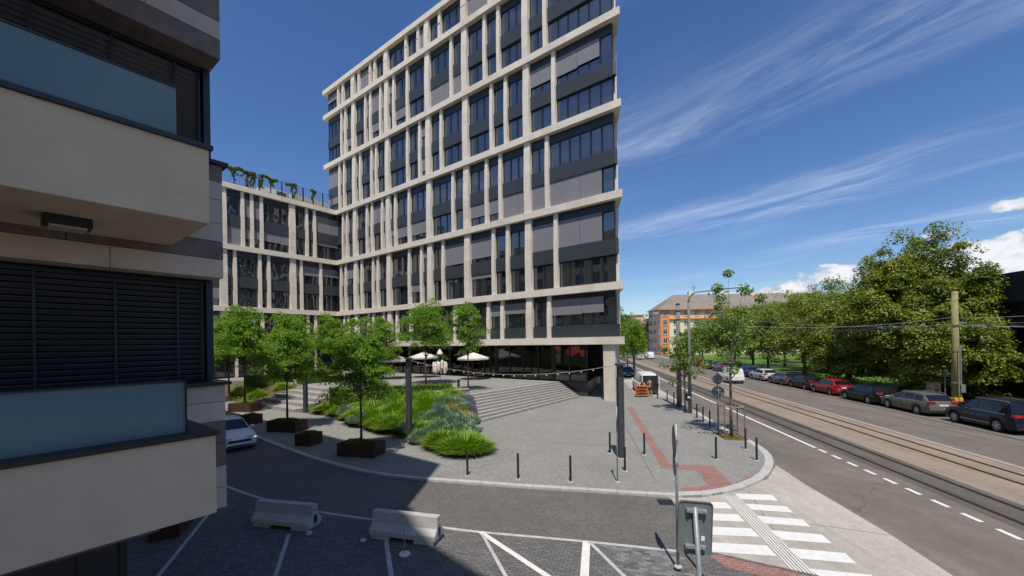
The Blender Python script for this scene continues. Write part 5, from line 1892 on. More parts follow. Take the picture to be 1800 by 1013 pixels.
def street_lamp(x, y, z0, h, arm, heading, lab, r0=.13, m_='galvanised'):
    t = thing('street_lamp', lab, 'street lamp', (x, y, z0), R(heading), 'street lamps with long arms')
    MB().tube([(0, 0, 0), (0, 0, h * .55), (0, 0, h)], [r0, r0 * .8, r0 * .6], 12).build('pole', m_, t, smooth=True)
    pts = [(0, 0, h)]
    for k in range(1, 7):
        a = R(90 * k / 6 * .86)
        pts.append((.75 * (1 - math.cos(a)), 0, h + .75 * math.sin(a)))
    ex, ez = pts[-1][0], pts[-1][2]
    pts.append((arm, 0, ez + .28))
    MB().tube(pts, [r0 * .55] * 5 + [.04] * (len(pts) - 5), 8).build('arm', 'concrete_pole', t, smooth=True)
    hd = MB()
    rows = []
    for k, (px_, w_, hh) in enumerate(((-.05, .05, .05), (.12, .12, .08), (.45, .15, .10), (.7, .10, .06), (.78, .03, .03))):
        rows.append([(arm + px_, -w_, 0), (arm + px_, -w_ * .7, hh), (arm + px_, w_ * .7, hh), (arm + px_, w_, 0), (arm + px_, 0, -.03)])
    for rr in rows:
        hd.v += [(p[0], p[1], p[2] + ez + .28) for p in rr]
    for i in range(4):
        for k in range(5):
            hd.f.append((i * 5 + k, i * 5 + (k + 1) % 5, (i + 1) * 5 + (k + 1) % 5, (i + 1) * 5 + k))
    hd.f += [(0, 1, 2, 3, 4), (24, 23, 22, 21, 20)]
    hd.build('lamp_head', 'win_white', t, smooth=True)
    return t


lm_ = street_lamp(12.78, 29.2, PZ, 8.0, 3.6, 0, 'street lamp mast with a long curved arm over the tram tracks', .135, 'concrete_pole')
bn = thing('litter_bin', 'small dark litter bin strapped to the street lamp mast', 'bin', (12.55, 29.0, 1.0))
MB().lathe([(.12, 0), (.15, .1), (.16, .5), (.17, .52), (.12, .58)], 14).build('body', 'black_metal', bn, smooth=True)
MB().box(-.09, .09, -.168, -.15, .22, .34).build('notice', 'plate', bn)
MB().box(.12, .24, -.03, .03, .1, .16).build('bracket', 'galvanised', bn)
street_lamp(*st(8.2, 61.5), PZ, 8.2, 3.0, 0, 'distant street lamp beyond the tower corner')
street_lamp(44.5, 56.0, .14, 10.4, 3.0, 186, 'street lamp reaching out from behind the big tree')
# right mast with pipes
t = thing('overhead_mast', 'yellow-green mast with cable pipes behind the bronze estate car', 'mast', (30.9, 28.2, .13), R(-9))
MB().tube([(0, 0, 0), (0, 0, 4.3), (0, 0, 8.35)], [.23, .20, .16], 14).build('pole', 'wood_pole', t, smooth=True)
MB().tube([(.27, -.05, .4), (.27, -.05, 4.6)], .045, 8).build('cable_pipe', 'galvanised', t)
MB().tube([(-.02, -.26, .4), (-.02, -.24, 4.3)], .04, 8).build('cable_pipe', 'wood_pole', t)
MB().box(.18, .46, -.18, .02, 1.3, 1.85).build('switch_box', 'galvanised', t, bevel=.02)
MB().box(-.26, .26, -.26, .26, 0, .95).build('yellow_base', 'yellow_paint', t, bevel=.05)
for z in (2.0, 4.2, 6.0):
    MB().lathe([(.235, -.04), (.235, .04)], 12).build('clamp', 'galvanised', t, loc=(0, 0, z))
MB().box(-.1, .7, -.05, .05, 6.1, 6.2).build('bracket', 'galvanised', t)
mx, my = 30.9, 28.2


def wire(lab, p, q, sag, r_=.009):
    p, q = Vector(p), Vector(q)
    pts = []
    for k in range(17):
        t_ = k / 16
        v = p.lerp(q, t_)
        v.z -= sag * 4 * t_ * (1 - t_)
        pts.append(tuple(v - p))
    o = MB().tube(pts, r_, 5).build('overhead_wire', 'galvanised', None, loc=tuple(p))
    tag(o, lab, 'wire', 'overhead wires')


wire('span wire from the lamp mast to the yellow-green mast', (12.8, 29.2, 7.4), (mx, my, 6.2), .55)
wire('lower span wire from the dark mast to the yellow-green mast', (13.2, 32.1, 7.0), (mx, my, 6.7), .7)
x0, y0 = st(12.96, -10)
x1, y1 = st(12.96, 180)
wire('contact wire over the near tram track', (x0, y0, 5.75), (x1, y1, 5.75), 0.0, .007)
x0, y0 = st(16.26, -10)
x1, y1 = st(16.26, 180)
wire('contact wire over the far tram track', (x0, y0, 5.75), (x1, y1, 5.75), 0.0, .007)
wire('feeder wire running from the yellow-green mast off to the right', (mx, my, 6.6), (44, 10, 7.4), .3, .010)
wire('second feeder wire leaving the yellow-green mast low to the right', (mx, my, 6.1), (46, 12, 5.6), .3, .010)

# ------------------------------------------------------------------ concrete barriers and the small post
def barrier(x, y, rz, lab):
    t = thing('concrete_barrier', lab, 'barrier', (x, y, 0.01), R(rz), 'concrete barriers in the shade')
    prof = [(-.29, .10), (-.29, .24), (-.13, .38), (-.10, .70), (.10, .70), (.13, .38), (.29, .24), (.29, .10)]
    L_ = 1.0
    v = [(-L_, y_, z_) for y_, z_ in prof] + [(L_, y_, z_) for y_, z_ in prof]
    n = len(prof)
    MB().add(v, [tuple(range(n)), tuple(range(2 * n - 1, n - 1, -1))] + [(i, (i + 1) % n, n + (i + 1) % n, n + i) for i in range(n)]).build('block', 'concrete', t, bevel=.015)
    for sx_ in (-.66, .66):
        MB().box(sx_ - .28, sx_ + .28, -.285, .285, 0, .098).build('foot', 'concrete', t, bevel=.01)
    for s_ in (-1, 1):
        MB().tube([(s_ * L_, -.05, .55), (s_ * (L_ + .07), -.05, .55), (s_ * (L_ + .07), .05, .55), (s_ * L_, .05, .55)], .012, 6).build('lifting_loop', 'galvanised', t)
        MB().box(s_ * L_ - .012, s_ * L_ + .012, -.06, .06, .16, .40).build('joint_slot', 'black_metal', t)


barrier(-6.85, 12.15, -13, 'left concrete barrier in the shade')
barrier(-3.02, 11.25, -15, 'right concrete barrier in the shade, behind the small post')
t = thing('marker_post', 'thin white marker post on a round white foot in front of the right barrier', 'marker post', (-2.83, 10.35, 0.012))
MB().lathe([(.145, 0), (.145, .02), (.13, .035), (.02, .045)], 20).build('foot_plate', 'paint_white', t)
MB().tube([(0, 0, .04), (0, 0, .98)], .014, 8).build('rod', 'galvanised', t)
MB().box(-.02, .02, -.004, .004, .70, .98).build('flag', 'paint_white', t)
for i, (x, y, s_, lab) in enumerate([(-5.85, 11.50, .10, 'small pale stone chunk under the left barrier end'), (-4.15, 11.05, .09, 'small pale stone chunk at the left foot of the right barrier')]):
    mb = MB().lathe([(s_ * .5, 0), (s_, s_ * .3), (s_ * .8, s_ * .8), (s_ * .3, s_)], 7)
    o = mb.build('stone_chunk', 'concrete', None, loc=(x, y, .012))
    tag(o, lab, 'stone')

# ------------------------------------------------------------------ plaza furniture: parasols, tables, ornament, post light
def parasol(x, y, h, r_, lab, rz=0):
    t = thing('parasol', lab, 'parasol', (x, y, UP), R(rz), 'white cafe parasols')
    MB().tube([(0, 0, 0), (0, 0, h)], .03, 8).build('pole', 'pole_grey', t)
    MB().box(-.35, .35, -.35, .35, 0, .08).build('base', 'concrete', t)
    c = MB()
    c.v.append((0, 0, h))
    n = 8
    for k in range(n):
        a = 2 * PI * (k + .5) / n
        c.v.append((r_ * math.cos(a), r_ * math.sin(a), h - .62))
    for k in range(n):
        c.f.append((0, 1 + k, 1 + (k + 1) % n))
    m_ = len(c.v)
    for k in range(n):
        c.v.append((c.v[1 + k][0] * .99, c.v[1 + k][1] * .99, h - .80))
    for k in range(n):
        c.f.append((1 + k, m_ + k, m_ + (k + 1) % n, 1 + (k + 1) % n))
    o = c.build('canopy', 'canvas', t, fix=False)
    md = o.modifiers.new('thick', 'SOLIDIFY')
    md.thickness = .012
    for k in range(n):
        a = 2 * PI * (k + .5) / n
        MB().tube([(0, 0, h - .06), (r_ * .97 * math.cos(a), r_ * .97 * math.sin(a), h - .66)], .01, 4).build('rib', 'pole_grey', t)


parasol(-13.6, 46.5, 2.75, 2.0, 'white cafe parasol left of the light column in the bank')
parasol(-10.4, 47.5, 3.0, 1.8, 'white cafe parasol mostly hidden behind the wide plaza tree')
parasol(-4.2, 43.8, 2.95, 1.8, 'white cafe parasol right of the slim plaza tree')


def table_set(x, y, rz, lab):
    t = thing('cafe_table', lab, 'table', (x, y, UP), R(rz), 'cafe tables')
    MB().lathe([(.38, .72), (.38, .75)], 16).build('table_top', 'orange_wood', t)
    MB().tube([(0, 0, .03), (0, 0, .72)], .03, 8).build('leg', 'black_metal', t)
    MB().lathe([(.25, 0), (.25, .03)], 12).build('foot', 'black_metal', t)


def chair(x, y, rz, lab):
    t = thing('cafe_chair', lab, 'chair', (x, y, UP), R(rz), 'cafe chairs')
    MB().box(-.22, .22, -.22, .22, .43, .47).build('seat', 'orange_wood', t)
    MB().box(-.22, .22, .19, .22, .56, .86).build('backrest', 'orange_wood', t)
    for a, b in ((-.2, -.2), (.2, -.2), (-.2, .2), (.2, .2)):
        MB().box(a - .015, a + .015, b - .015, b + .015, 0, .43 if b < 0 else .86).build('leg', 'black_metal', t)


TS = [(-19.2, 42.9), (-17.4, 44.6), (-21.2, 44.8), (-15.8, 43.0)]
for i, (x, y) in enumerate(TS):
    table_set(x, y, i * 20, ['cafe table nearest the hedge', 'cafe table behind the nearest table', 'leftmost cafe table under the trees', 'rightmost cafe table under the trees'][i])
    for j, (dx, dy, rz) in enumerate(((.75, 0, -90), (-.75, 0, 90))):
        chair(x + dx, y + dy, rz, '%s orange chair at the %s cafe table' % (['right', 'left'][j], ['nearest', 'second', 'leftmost', 'rightmost'][i]))
# white cloth ornament: ring on a pole with hanging cloth pieces and a small bell-shaped top
t = thing('cloth_ornament', 'white hanging cloth ornament on a pole above the hedge', 'ornament', (-6.55, 36.6, UP))
MB().tube([(0, 0, 0), (0, 0, 3.3)], .03, 8).build('pole', 'pole_grey', t)
MB().tube([(.58 * math.cos(k * PI / 8), .58 * math.sin(k * PI / 8), 2.25) for k in range(17)], .025, 6).build('ring', 'cloth_white', t)
MB().tube([(-.58, 0, 2.25), (.58, 0, 2.25)], .015, 5).build('spoke', 'cloth_white', t)
MB().tube([(0, -.58, 2.25), (0, .58, 2.25)], .015, 5).build('spoke', 'cloth_white', t)
MB().lathe([(.30, 2.95), (.27, 3.05), (.18, 3.25), (.06, 3.42), (.02, 3.46)], 12).build('bell_top', 'cloth_white', t, smooth=True)
rq = random.Random(3)
for k in range(12):
    a = 2 * PI * k / 12
    h = rq.uniform(.75, 1.1)
    z0 = 2.25 - rq.uniform(-.25, .15)
    prof = [(.04, 0), (.10, -.1), (.13, -.3 * h), (.10, -.55 * h), (.14, -.8 * h), (.06, -h)]
    mb = MB().lathe(prof, 8, c=(.56 * math.cos(a), .56 * math.sin(a), z0))
    mb.v = [(x + rq.uniform(-.03, .03), y + rq.uniform(-.03, .03), z) for x, y, z in mb.v]
    mb.build('cloth_piece', 'cloth_white', t, smooth=True)
t = thing('post_light', 'short dark post light beside the ledge wall', 'light', (-4.6, 34.4, UP))
MB().box(-.09, .09, -.09, .09, 0, .75).build('post', 'black_metal', t)
MB().box(-.11, .16, -.11, .11, .752, .86).build('head', 'black_metal', t)

# ------------------------------------------------------------------ vehicles
def lerp_prof(prof, y):
    if y <= prof[0][0]:
        return prof[0][1]
    for (a, za), (b, zb_) in zip(prof[:-1], prof[1:]):
        if y <= b:
            t = (y - a) / (b - a) if b > a else 0
            return za + (zb_ - za) * t
    return prof[-1][1]


CARS = {
    # length, width, height, wheel radius, rear axle, front axle, deck line, roof line
    'wagon': dict(L=4.75, W=1.83, H=1.47, r=.325, ya=-1.38, yf=1.43, deck=[(-2.37, .80), (-2.30, .95), (-1.0, .98), (.85, .95), (1.55, .90), (2.1, .80), (2.37, .62)],
                  roof=[(-2.22, .98), (-2.02, 1.16), (-1.68, 1.42), (-.9, 1.46), (-.1, 1.47), (.25, 1.44), (1.12, .97)], win=[(-1.75, -1.05), (-.98, -.10), (-.02, .86)], ws=(.33, 1.08), rw=(-2.17, -1.74)),
    'suv': dict(L=4.55, W=1.85, H=1.70, r=.36, ya=-1.33, yf=1.42, deck=[(-2.27, .85), (-2.2, 1.02), (-1.0, 1.05), (.85, 1.03), (1.6, .98), (2.1, .86), (2.27, .66)],
                roof=[(-2.16, 1.05), (-2.02, 1.30), (-1.85, 1.62), (-1.0, 1.69), (0, 1.70), (.25, 1.66), (1.05, 1.05)], win=[(-1.78, -1.08), (-1.0, -.12), (-.04, .82)], ws=(.33, 1.0), rw=(-2.12, -1.88)),
    'hatch': dict(L=4.1, W=1.74, H=1.49, r=.31, ya=-1.25, yf=1.28, deck=[(-2.05, .78), (-1.98, .95), (-.8, .97), (.75, .93), (1.4, .88), (1.85, .78), (2.05, .60)],
                  roof=[(-1.92, .97), (-1.75, 1.15), (-1.45, 1.42), (-.7, 1.48), (0, 1.49), (.25, 1.45), (1.08, .95)], win=[(-1.5, -1.02), (-.95, -.10), (-.02, .84)], ws=(.33, 1.03), rw=(-1.88, -1.50)),
    'sedan': dict(L=4.5, W=1.76, H=1.45, r=.315, ya=-1.33, yf=1.34, deck=[(-2.25, .74), (-2.18, .92), (-1.6, .96), (.8, .93), (1.5, .88), (2.0, .78), (2.25, .60)],
                  roof=[(-1.62, .97), (-1.2, 1.22), (-.85, 1.39), (-.2, 1.45), (.1, 1.44), (.3, 1.40), (1.15, .95)], win=[(-1.15, -.85), (-.8, -.05), (.03, .9)], ws=(.36, 1.1), rw=(-1.57, -.92)),
    'van': dict(L=4.4, W=1.81, H=1.82, r=.32, ya=-1.36, yf=1.36, deck=[(-2.2, .90), (-2.17, 1.05), (-1.0, 1.08), (.95, 1.06), (1.6, 1.00), (2.05, .86), (2.2, .66)],
                roof=[(-2.17, 1.08), (-2.12, 1.55), (-2.0, 1.79), (-1.0, 1.82), (0, 1.82), (.35, 1.76), (1.25, 1.08)], win=[(.0, 1.0)], ws=(.42, 1.2), rw=None),
    'bigvan': dict(L=5.3, W=1.95, H=2.05, r=.34, ya=-1.6, yf=1.65, deck=[(-2.65, 1.0), (-2.62, 1.12), (-1.0, 1.15), (1.5, 1.12), (2.1, 1.05), (2.5, .88), (2.65, .66)],
                   roof=[(-2.62, 1.15), (-2.58, 1.7), (-2.46, 1.98), (-1.0, 2.05), (.5, 2.05), (.95, 1.97), (1.85, 1.14)], win=[(.65, 1.6)], ws=(1.0, 1.8), rw=None),
}
_wheel_cache = {}


def wheel_meshes(r):
    if r in _wheel_cache:
        return _wheel_cache[r]
    ty = MB().lathe([(r * .66, -.10), (r * .92, -.11), (r, -.08), (r, .08), (r * .92, .11), (r * .66, .10)], 24, axis='x').mesh('tyre', 'tyre', False)
    rm = MB()
    rm.lathe([(r * .665, -.085), (r * .67, .085)], 24, axis='x')
    dark = MB().lathe([(r * .60, -.088), (r * .60, -.094)], 20, axis='x').mesh('rim_well', 'plastic_black')
    sp2 = MB()
    for k in range(7):
        a = 2 * PI * k / 7
        c, s = math.cos(a), math.sin(a)
        w0, w1 = r * .10, r * .075
        pts = []
        for (rad, w) in ((r * .08, w0), (r * .64, w1)):
            for sg in (-1, 1):
                pts.append((rad * c - sg * w * s, rad * s + sg * w * c))
        (a0, a1, b0, b1) = pts
        sp2.add([(-.104, *a0), (-.104, *a1), (-.104, *b1), (-.104, *b0), (-.09, *a0), (-.09, *a1), (-.09, *b1), (-.09, *b0)], [(0, 1, 2, 3), (7, 6, 5, 4), (0, 4, 5, 1), (1, 5, 6, 2), (2, 6, 7, 3), (3, 7, 4, 0)])
    sp2.lathe([(r * .66, -.09), (r * .66, -.106), (r * .60, -.106), (r * .60, -.09)], 24, axis='x')
    sp2.lathe([(r * .15, -.09), (r * .15, -.11), (.01, -.112)], 12, axis='x')
    _wheel_cache[r] = (ty, sp2.mesh('rim', 'rim', False), dark)
    return _wheel_cache[r]


def make_car(kind, paint, label, x, y, heading, z=0.0, group='parked cars', name='parked_car', cat='car', rails=False, chrome=False, hatch_open=False, rear_open=False):
    """heading: compass degrees of the car's nose. local +y = nose."""
    P = CARS[kind]
    L_, W_, H_, r = P['L'], P['W'], P['H'], P['r']
    t = thing(name, label, cat, (x, y, z), R(-heading), group)
    ra = r + .065
    ys = set(np.linspace(-L_ / 2, L_ / 2, 27).round(3))
    for c in (P['ya'], P['yf']):
        for k in range(-6, 7):
            ys.add(round(c + ra * math.sin(k / 6 * PI / 2), 3))
    for q in P['deck']:
        ys.add(q[0])
    ys = sorted(ys)
    ys = [v for i, v in enumerate(ys) if i == 0 or v - ys[i - 1] > .012]

    def halfw(v):
        u = abs(v) / (L_ / 2)
        return W_ / 2 * (1 - .13 * max(0, (u - .72) / .28) ** 2)
    mb = MB()
    nr = 8
    for v in ys:
        w = halfw(v)
        end = max(0, (abs(v) / (L_ / 2) - .93) / .07)
        zb_ = .20 + .13 * end
        zt = lerp_prof(P['deck'], v)
        zs = zb_ + .03
        for c in (P['ya'], P['yf']):
            if abs(v - c) < ra:
                zs = max(zs, r + math.sqrt(max(0, ra * ra - (v - c) ** 2)) * .98)
        zs = min(zs, zt - .10)
        zsh = zt - .09
        zm = zs + (zsh - zs) * .5
        ring = [(0, zb_), (w * .80, zb_), (w * .80, max(zb_ + .001, zs - .01)), (w * .965, zs), (w, zm), (w * .985, zsh), (w * .93, zt - .015), (w * .5, zt + .012), (0, zt + .02)]
        full = ring + [(-px_, pz_) for px_, pz_ in ring[-2:0:-1]]
        mb.v += [(px_, v, pz_) for px_, pz_ in full]
        nr = len(full)
    for i in range(len(ys) - 1):
        for k in range(nr):
            mb.f.append((i * nr + k, i * nr + (k + 1) % nr, (i + 1) * nr + (k + 1) % nr, (i + 1) * nr + k))
    mb.f.append(tuple(range(nr)))
    e = (len(ys) - 1) * nr
    mb.f.append(tuple(e + k for k in range(nr - 1, -1, -1)))
    body = mb.build('body', paint, t, smooth=True)
    sm = body.modifiers.new('es', 'EDGE_SPLIT')
    sm.split_angle = R(38)
    # greenhouse
    y0, y1 = P['roof'][0][0], P['roof'][-1][0]

    def zr(v):
        return lerp_prof(P['roof'], v)

    def belt(v):
        return lerp_prof(P['deck'], v) - .01

    def surf(v, u):
        b, q = belt(v), zr(v)
        k = min(1, max(0, (q - b) / (H_ - .97)))
        xb = halfw(v) * .915
        xt = xb - halfw(v) * .20 * k
        return (xb + (xt - xb) * u, b + (q - .03 - b) * u)
    gy = sorted(set(np.linspace(y0, y1, 22).round(3)) | {q[0] for q in P['roof']})
    gb = MB()
    for v in gy:
        b, q = belt(v), zr(v)
        xb, _ = surf(v, 0)
        xt, zt = surf(v, 1)
        zt = max(zt, b + .001)
        ring = [(xb, b - .03), (xb, b), ((xb + xt) / 2 + .01, (b + zt) / 2), (xt, zt), (xt * .86, max(q, zt + .001)), (xt * .4, max(q, zt) + .018), (-xt * .4, max(q, zt) + .018), (-xt * .86, max(q, zt + .001)), (-xt, zt), (-(xb + xt) / 2 - .01, (b + zt) / 2), (-xb, b), (-xb, b - .03)]
        gb.v += [(p_, v, z_) for p_, z_ in ring]
    m_ = 12
    for i in range(len(gy) - 1):
        for k in range(m_ - 1):
            gb.f.append((i * m_ + k, i * m_ + k + 1, (i + 1) * m_ + k + 1, (i + 1) * m_ + k))
    gb.f.append(tuple(range(m_)))
    e = (len(gy) - 1) * m_
    gb.f.append(tuple(e + k for k in range(m_ - 1, -1, -1)))
    cabin = gb.build('cabin', paint, t, smooth=True)
    sm = cabin.modifiers.new('es', 'EDGE_SPLIT')
    sm.split_angle = R(35)
    for (a, b) in P['win']:
        for sg in (-1, 1):
            q = MB()
            n = 7
            for i in range(n + 1):
                v = a + (b - a) * i / n
                for u in (.08, .5, .90):
                    xx, zz = surf(v, u)
                    xx += .018 if u == .5 else .008
                    q.v.append((sg * xx, v, zz))
            for i in range(n):
                for u in range(2):
                    q.f.append((i * 3 + u, i * 3 + u + 1, i * 3 + u + 4, i * 3 + u + 3))
            q.build('side_window', 'glass_car', t, smooth=True, fix=False)
    for nm, rng_ in (('windscreen', P['ws']), ('rear_window', P['rw'])):
        if not rng_ or (nm == 'rear_window' and (hatch_open or rear_open)):
            continue
        q = MB()
        n = 5
        for i in range(n + 1):
            v = rng_[0] + (rng_[1] - rng_[0]) * i / n
            xt, _ = surf(v, 1)
            zz = zr(v)
            for s_ in (-.9, -.5, 0, .5, .9):
                off = .022 if abs(s_) < .6 else .006
                q.v.append((s_ * xt, v + (.006 if nm == 'windscreen' else -.006), zz + off + .012))
        for i in range(n):
            for k in range(4):
                q.f.append((i * 5 + k, i * 5 + k + 1, (i + 1) * 5 + k + 1, (i + 1) * 5 + k))
        q.build(nm, 'glass_car', t, smooth=True, fix=False)
    # wheels
    ty, rm, dk = wheel_meshes(r)
    for c in (P['ya'], P['yf']):
        for sg in (-1, 1):
            w = link('wheel', ty, t, loc=(sg * (W_ / 2 - .12), c, r))
            if sg > 0:
                w.rotation_euler = (0, 0, PI)
            link('rim_well', dk, w)
            link('rim', rm, w)
        MB().box(-W_ / 2 + .24, W_ / 2 - .24, c - r * .9, c + r * .9, .22, .62).build('wheel_well', 'plastic_black', t, fix=False)
    # lamps, plates, mirrors, trim
    zd = lerp_prof(P['deck'], -L_ / 2 + .06)
    tall = kind in ('van', 'bigvan')
    for sg in (-1, 1):
        wr = halfw(-L_ / 2)
        if tall:
            MB().box(sg * (wr - .02) - .045, sg * (wr - .02) + .045, -L_ / 2 - .012, -L_ / 2 + .14, .82, 1.15).build('tail_lamp', 'tail_red', t, bevel=.015)
        else:
            a, b = sorted((sg * (wr - .34), sg * (wr + .035)))
            MB().box(a, b, -L_ / 2 - .012, -L_ / 2 + .20, zd - .06, zd + .10).build('tail_lamp', 'tail_red', t, bevel=.02)
        a, b = sorted((sg * (halfw(L_ / 2) - .42), sg * (halfw(L_ / 2) + .02)))
        MB().box(a, b, L_ / 2 - .34, L_ / 2 - .02, .60, .745).build('headlight', 'lamp_clear', t, bevel=.03)
        a, b = sorted((sg * (W_ / 2 - .03), sg * (W_ / 2 + .17)))
        MB().box(a, b, P['ws'][1] - .36, P['ws'][1] - .24, belt(0) + .02, belt(0) + .15).build('mirror', paint, t, bevel=.03)
        for hy in ((-.75, .15) if not tall else (.35,)):
            MB().box(sg * (W_ / 2 - .006) - .012, sg * (W_ / 2 - .006) + .012, hy, hy + .18, belt(0) - .17, belt(0) - .14).build('door_handle', paint, t)
        for hy in ((-1.02, -.06, .95) if not tall else (-.25, 1.05)):
            MB().box(sg * (W_ / 2 - .004) - .008, sg * (W_ / 2 - .004) + .006, hy - .006, hy + .006, .34, belt(0) - .10).build('door_gap', 'plastic_black', t)
        if rails:
            MB().tube([(sg * .60, -1.75, H_ - .03), (sg * .62, -1.6, H_ + .035), (sg * .62, .1, H_ + .04), (sg * .62, .3, H_ - .02)], .016, 6).build('roof_rail', 'galvanised', t)
        if chrome:
            MB().box(sg * W_ / 2 - .014, sg * W_ / 2 + .014, -.95, .95, .40, .44).build('side_trim', 'rim', t)
            MB().box(sg * W_ / 2 * .925 - .012, sg * W_ / 2 * .925 + .012, -1.75, .85, 1.035, 1.06).build('window_trim', 'rim', t)
    MB().box(-.26, .26, -L_ / 2 - .018, -L_ / 2 + .02, zd - .20 if not tall else .72, (zd - .09) if not tall else .83).build('number_plate', 'plate', t)
    MB().box(-.26, .26, L_ / 2 - .02, L_ / 2 + .016, .36, .47).build('number_plate', 'plate', t)
    MB().box(-.55, .55, L_ / 2 - .08, L_ / 2 + .008, .27, .345).build('lower_intake', 'plastic_black', t)
    MB().box(-.52, .52, L_ / 2 - .06, L_ / 2 + .010, .48, .60).build('grille', 'plastic_black', t)
    MB().box(-W_ / 2 * .80, W_ / 2 * .80, -L_ / 2 - .012, -L_ / 2 + .05, .28, .42).build('bumper_insert', 'plastic_black', t)
    return t


def parked(kind, paint, label, w, s, dh=0.0, **k):
    x, y = st(w, s)
    return make_car(kind, paint, label, x, y, 9.1 + dh, 0.002, **k)


parked('suv', 'car_navy', 'dark navy off-roader with alloy wheels at the right edge of the street', 23.95, 27.75, 3, rails=True, chrome=True)
parked('wagon', 'car_bronze', 'bronze estate car parked in front of the yellow-green mast', 24.0, 33.3, 2, rails=True)
parked('wagon', 'car_black', 'black estate car parked between the red and the bronze cars', 23.9, 38.0, 0)
parked('hatch', 'car_red', 'red car parked under the big tree', 24.0, 43.1, 0)
parked('sedan', 'car_black', 'dark car parked right behind the red car in deep shade', 24.1, 47.6, 0)
hc = parked('wagon', 'car_grey', 'grey estate car with its boot open', 23.9, 51.8, 0, hatch_open=True)
parked('wagon', 'car_silver', 'silver white estate car parked beside the lawn', 23.9, 57.2, 0)
parked('hatch', 'car_blue', 'bright blue car parked beyond the silver estate', 24.0, 62.3, 0)
parked('sedan', 'car_navy', 'dark blue car parked beyond the bright blue one', 24.0, 67.2, 0)
parked('sedan', 'car_grey', 'grey saloon parked far up the street by the shrubs', 24.0, 73.0, 0)
parked('hatch', 'car_black', 'black car parked far up the street past the grey saloon', 24.0, 79, 0)
parked('hatch', 'car_red', 'small red car far up the street among the shrubs', 24.0, 85, 0)
parked('sedan', 'car_silver', 'pale car parked farthest up the right side of the street', 24.0, 91, 0)
parked('wagon', 'car_black', 'dark car on the second row behind the bronze estate', 26.6, 30.6, 0)
parked('suv', 'car_black', 'black car on the second row behind the navy off-roader', 26.6, 24.6, 0)
parked('van', 'car_white', 'white panel van driving away beside the tram tracks', 18.95, 54.3, 0, group='moving vans', name='delivery_van', cat='van')
parked('bigvan', 'car_white', 'larger white van far up the street', 20.6, 121, 0, group='moving vans', name='delivery_van', cat='van')
parked('van', 'car_white', 'smaller white van far up the street, left of the larger one', 17.3, 117, 0, group='moving vans', name='delivery_van', cat='van')
parked('hatch', 'car_teal', 'teal blue car parked facing the plaza by the far pavement tree', 7.3, 62.0, 180)
parked('hatch', 'car_navy', 'dark blue car parked behind the teal car beside the tower', 5.7, 67.5, 180)
# the grey estate's raised tailgate
P = CARS['wagon']
tg = MB().box(-.68, .68, -.75, 0, -.03, .03)
o = tg.build('tailgate', 'car_grey', hc, bevel=.02)
o.location = (0, -1.75, 1.47)
o.rotation_euler = (R(-14), 0, 0)
MB().box(-.62, .62, -2.33, -1.7, .82, 1.36).build('boot_shade', 'plastic_black', hc)  # solid black block painted for the shade inside the open boot
# white car at the left, coming out of the shade
wc = make_car('hatch', 'car_white', 'white car half hidden by the dark building at the left', -15.55, 22.05, 131, .006, group=None)

mat('indicator_lit', (0.8, 0.5, 0.2), rough=.3, emit=((1.0, 0.62, 0.28), 0.8))
for sg in (-1, 1):
    MB().box(sg * .70 - .07, sg * .70 + .07, 1.93, 2.045, .625, .70).build('indicator', 'indicator_lit', wc, bevel=.02)
# loading van: rear doors open towards the pavement
vx, vy = st(6.9, 43.6)
lv_ = make_car('bigvan', 'car_white', 'white van with open rear doors being loaded on the pavement', vx, vy, 9.1, PZ, group=None, name='loading_van', cat='van', rear_open=True)
Pv = CARS['bigvan']
MB().box(-.80, .80, -Pv['L'] / 2 - .03, -Pv['L'] / 2 + .3, .52, 1.86).build('cargo_shade', 'plastic_black', lv_)  # load space isn't hollow: its shade is a black block at the rear
for sg, an in ((-1, -100), (1, 100)):
    d = MB().box(-.0, .84, -.03, .03, 0.52, 1.9)
    d.box(.10, .74, -.04, .04, 1.25, 1.75)
    o = d.build('rear_door', 'car_white', lv_, bevel=.015)
    o.location = (sg * .90, -Pv['L'] / 2 - .05, 0)
    o.rotation_euler = (0, 0, R(-100) if sg > 0 else R(-80))
MB().box(-.75, .78, -Pv['L'] / 2 - .14, -Pv['L'] / 2 - .02, .30, .50).build('bumper', 'plastic_black', lv_, bevel=.03)


def local_pt(w, s):
    return st(w, s)


# orange cabinet on a trolley, and a cardboard-coloured board in the van
cx, cy = st(5.95, 39.5)
t = thing('orange_cabinet', 'orange wooden cabinet on a low trolley behind the loading van', 'cabinet', (cx, cy, PZ), R(-14))
MB().box(-.55, .55, -.28, .28, .16, 1.05).build('carcass', 'orange_wood', t, bevel=.01)
for k in range(3):
    d = MB().box(-.52, .52, -.30, -.282, .20 + k * .28, .45 + k * .28).build('drawer', 'orange_wood', t, bevel=.006)
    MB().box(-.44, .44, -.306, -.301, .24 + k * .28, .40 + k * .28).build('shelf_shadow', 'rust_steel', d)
    MB().box(-.10, .10, -.325, -.307, .42 + k * .28, .44 + k * .28).build('handle', 'black_metal', d)
MB().box(-.6, .6, -.32, .32, .11, .155).build('trolley', 'wood_pale', t)
for a, b in ((-.5, -.25), (.5, -.25), (-.5, .25), (.5, .25)):
    MB().lathe([(.05, -.02), (.05, .02)], 10, axis='x').build('castor', 'tyre', t, loc=(a, b, .055))
cx, cy = st(7.25, 41.1)
t = thing('wooden_board', 'pale wooden board leaning inside the open van', 'board', (cx, cy, PZ + .66), R(-9))
o = MB().box(-.35, .35, -.02, .02, 0, .75).build('panel', 'wood_pale', t)
o.rotation_euler = (R(-18), 0, R(25))

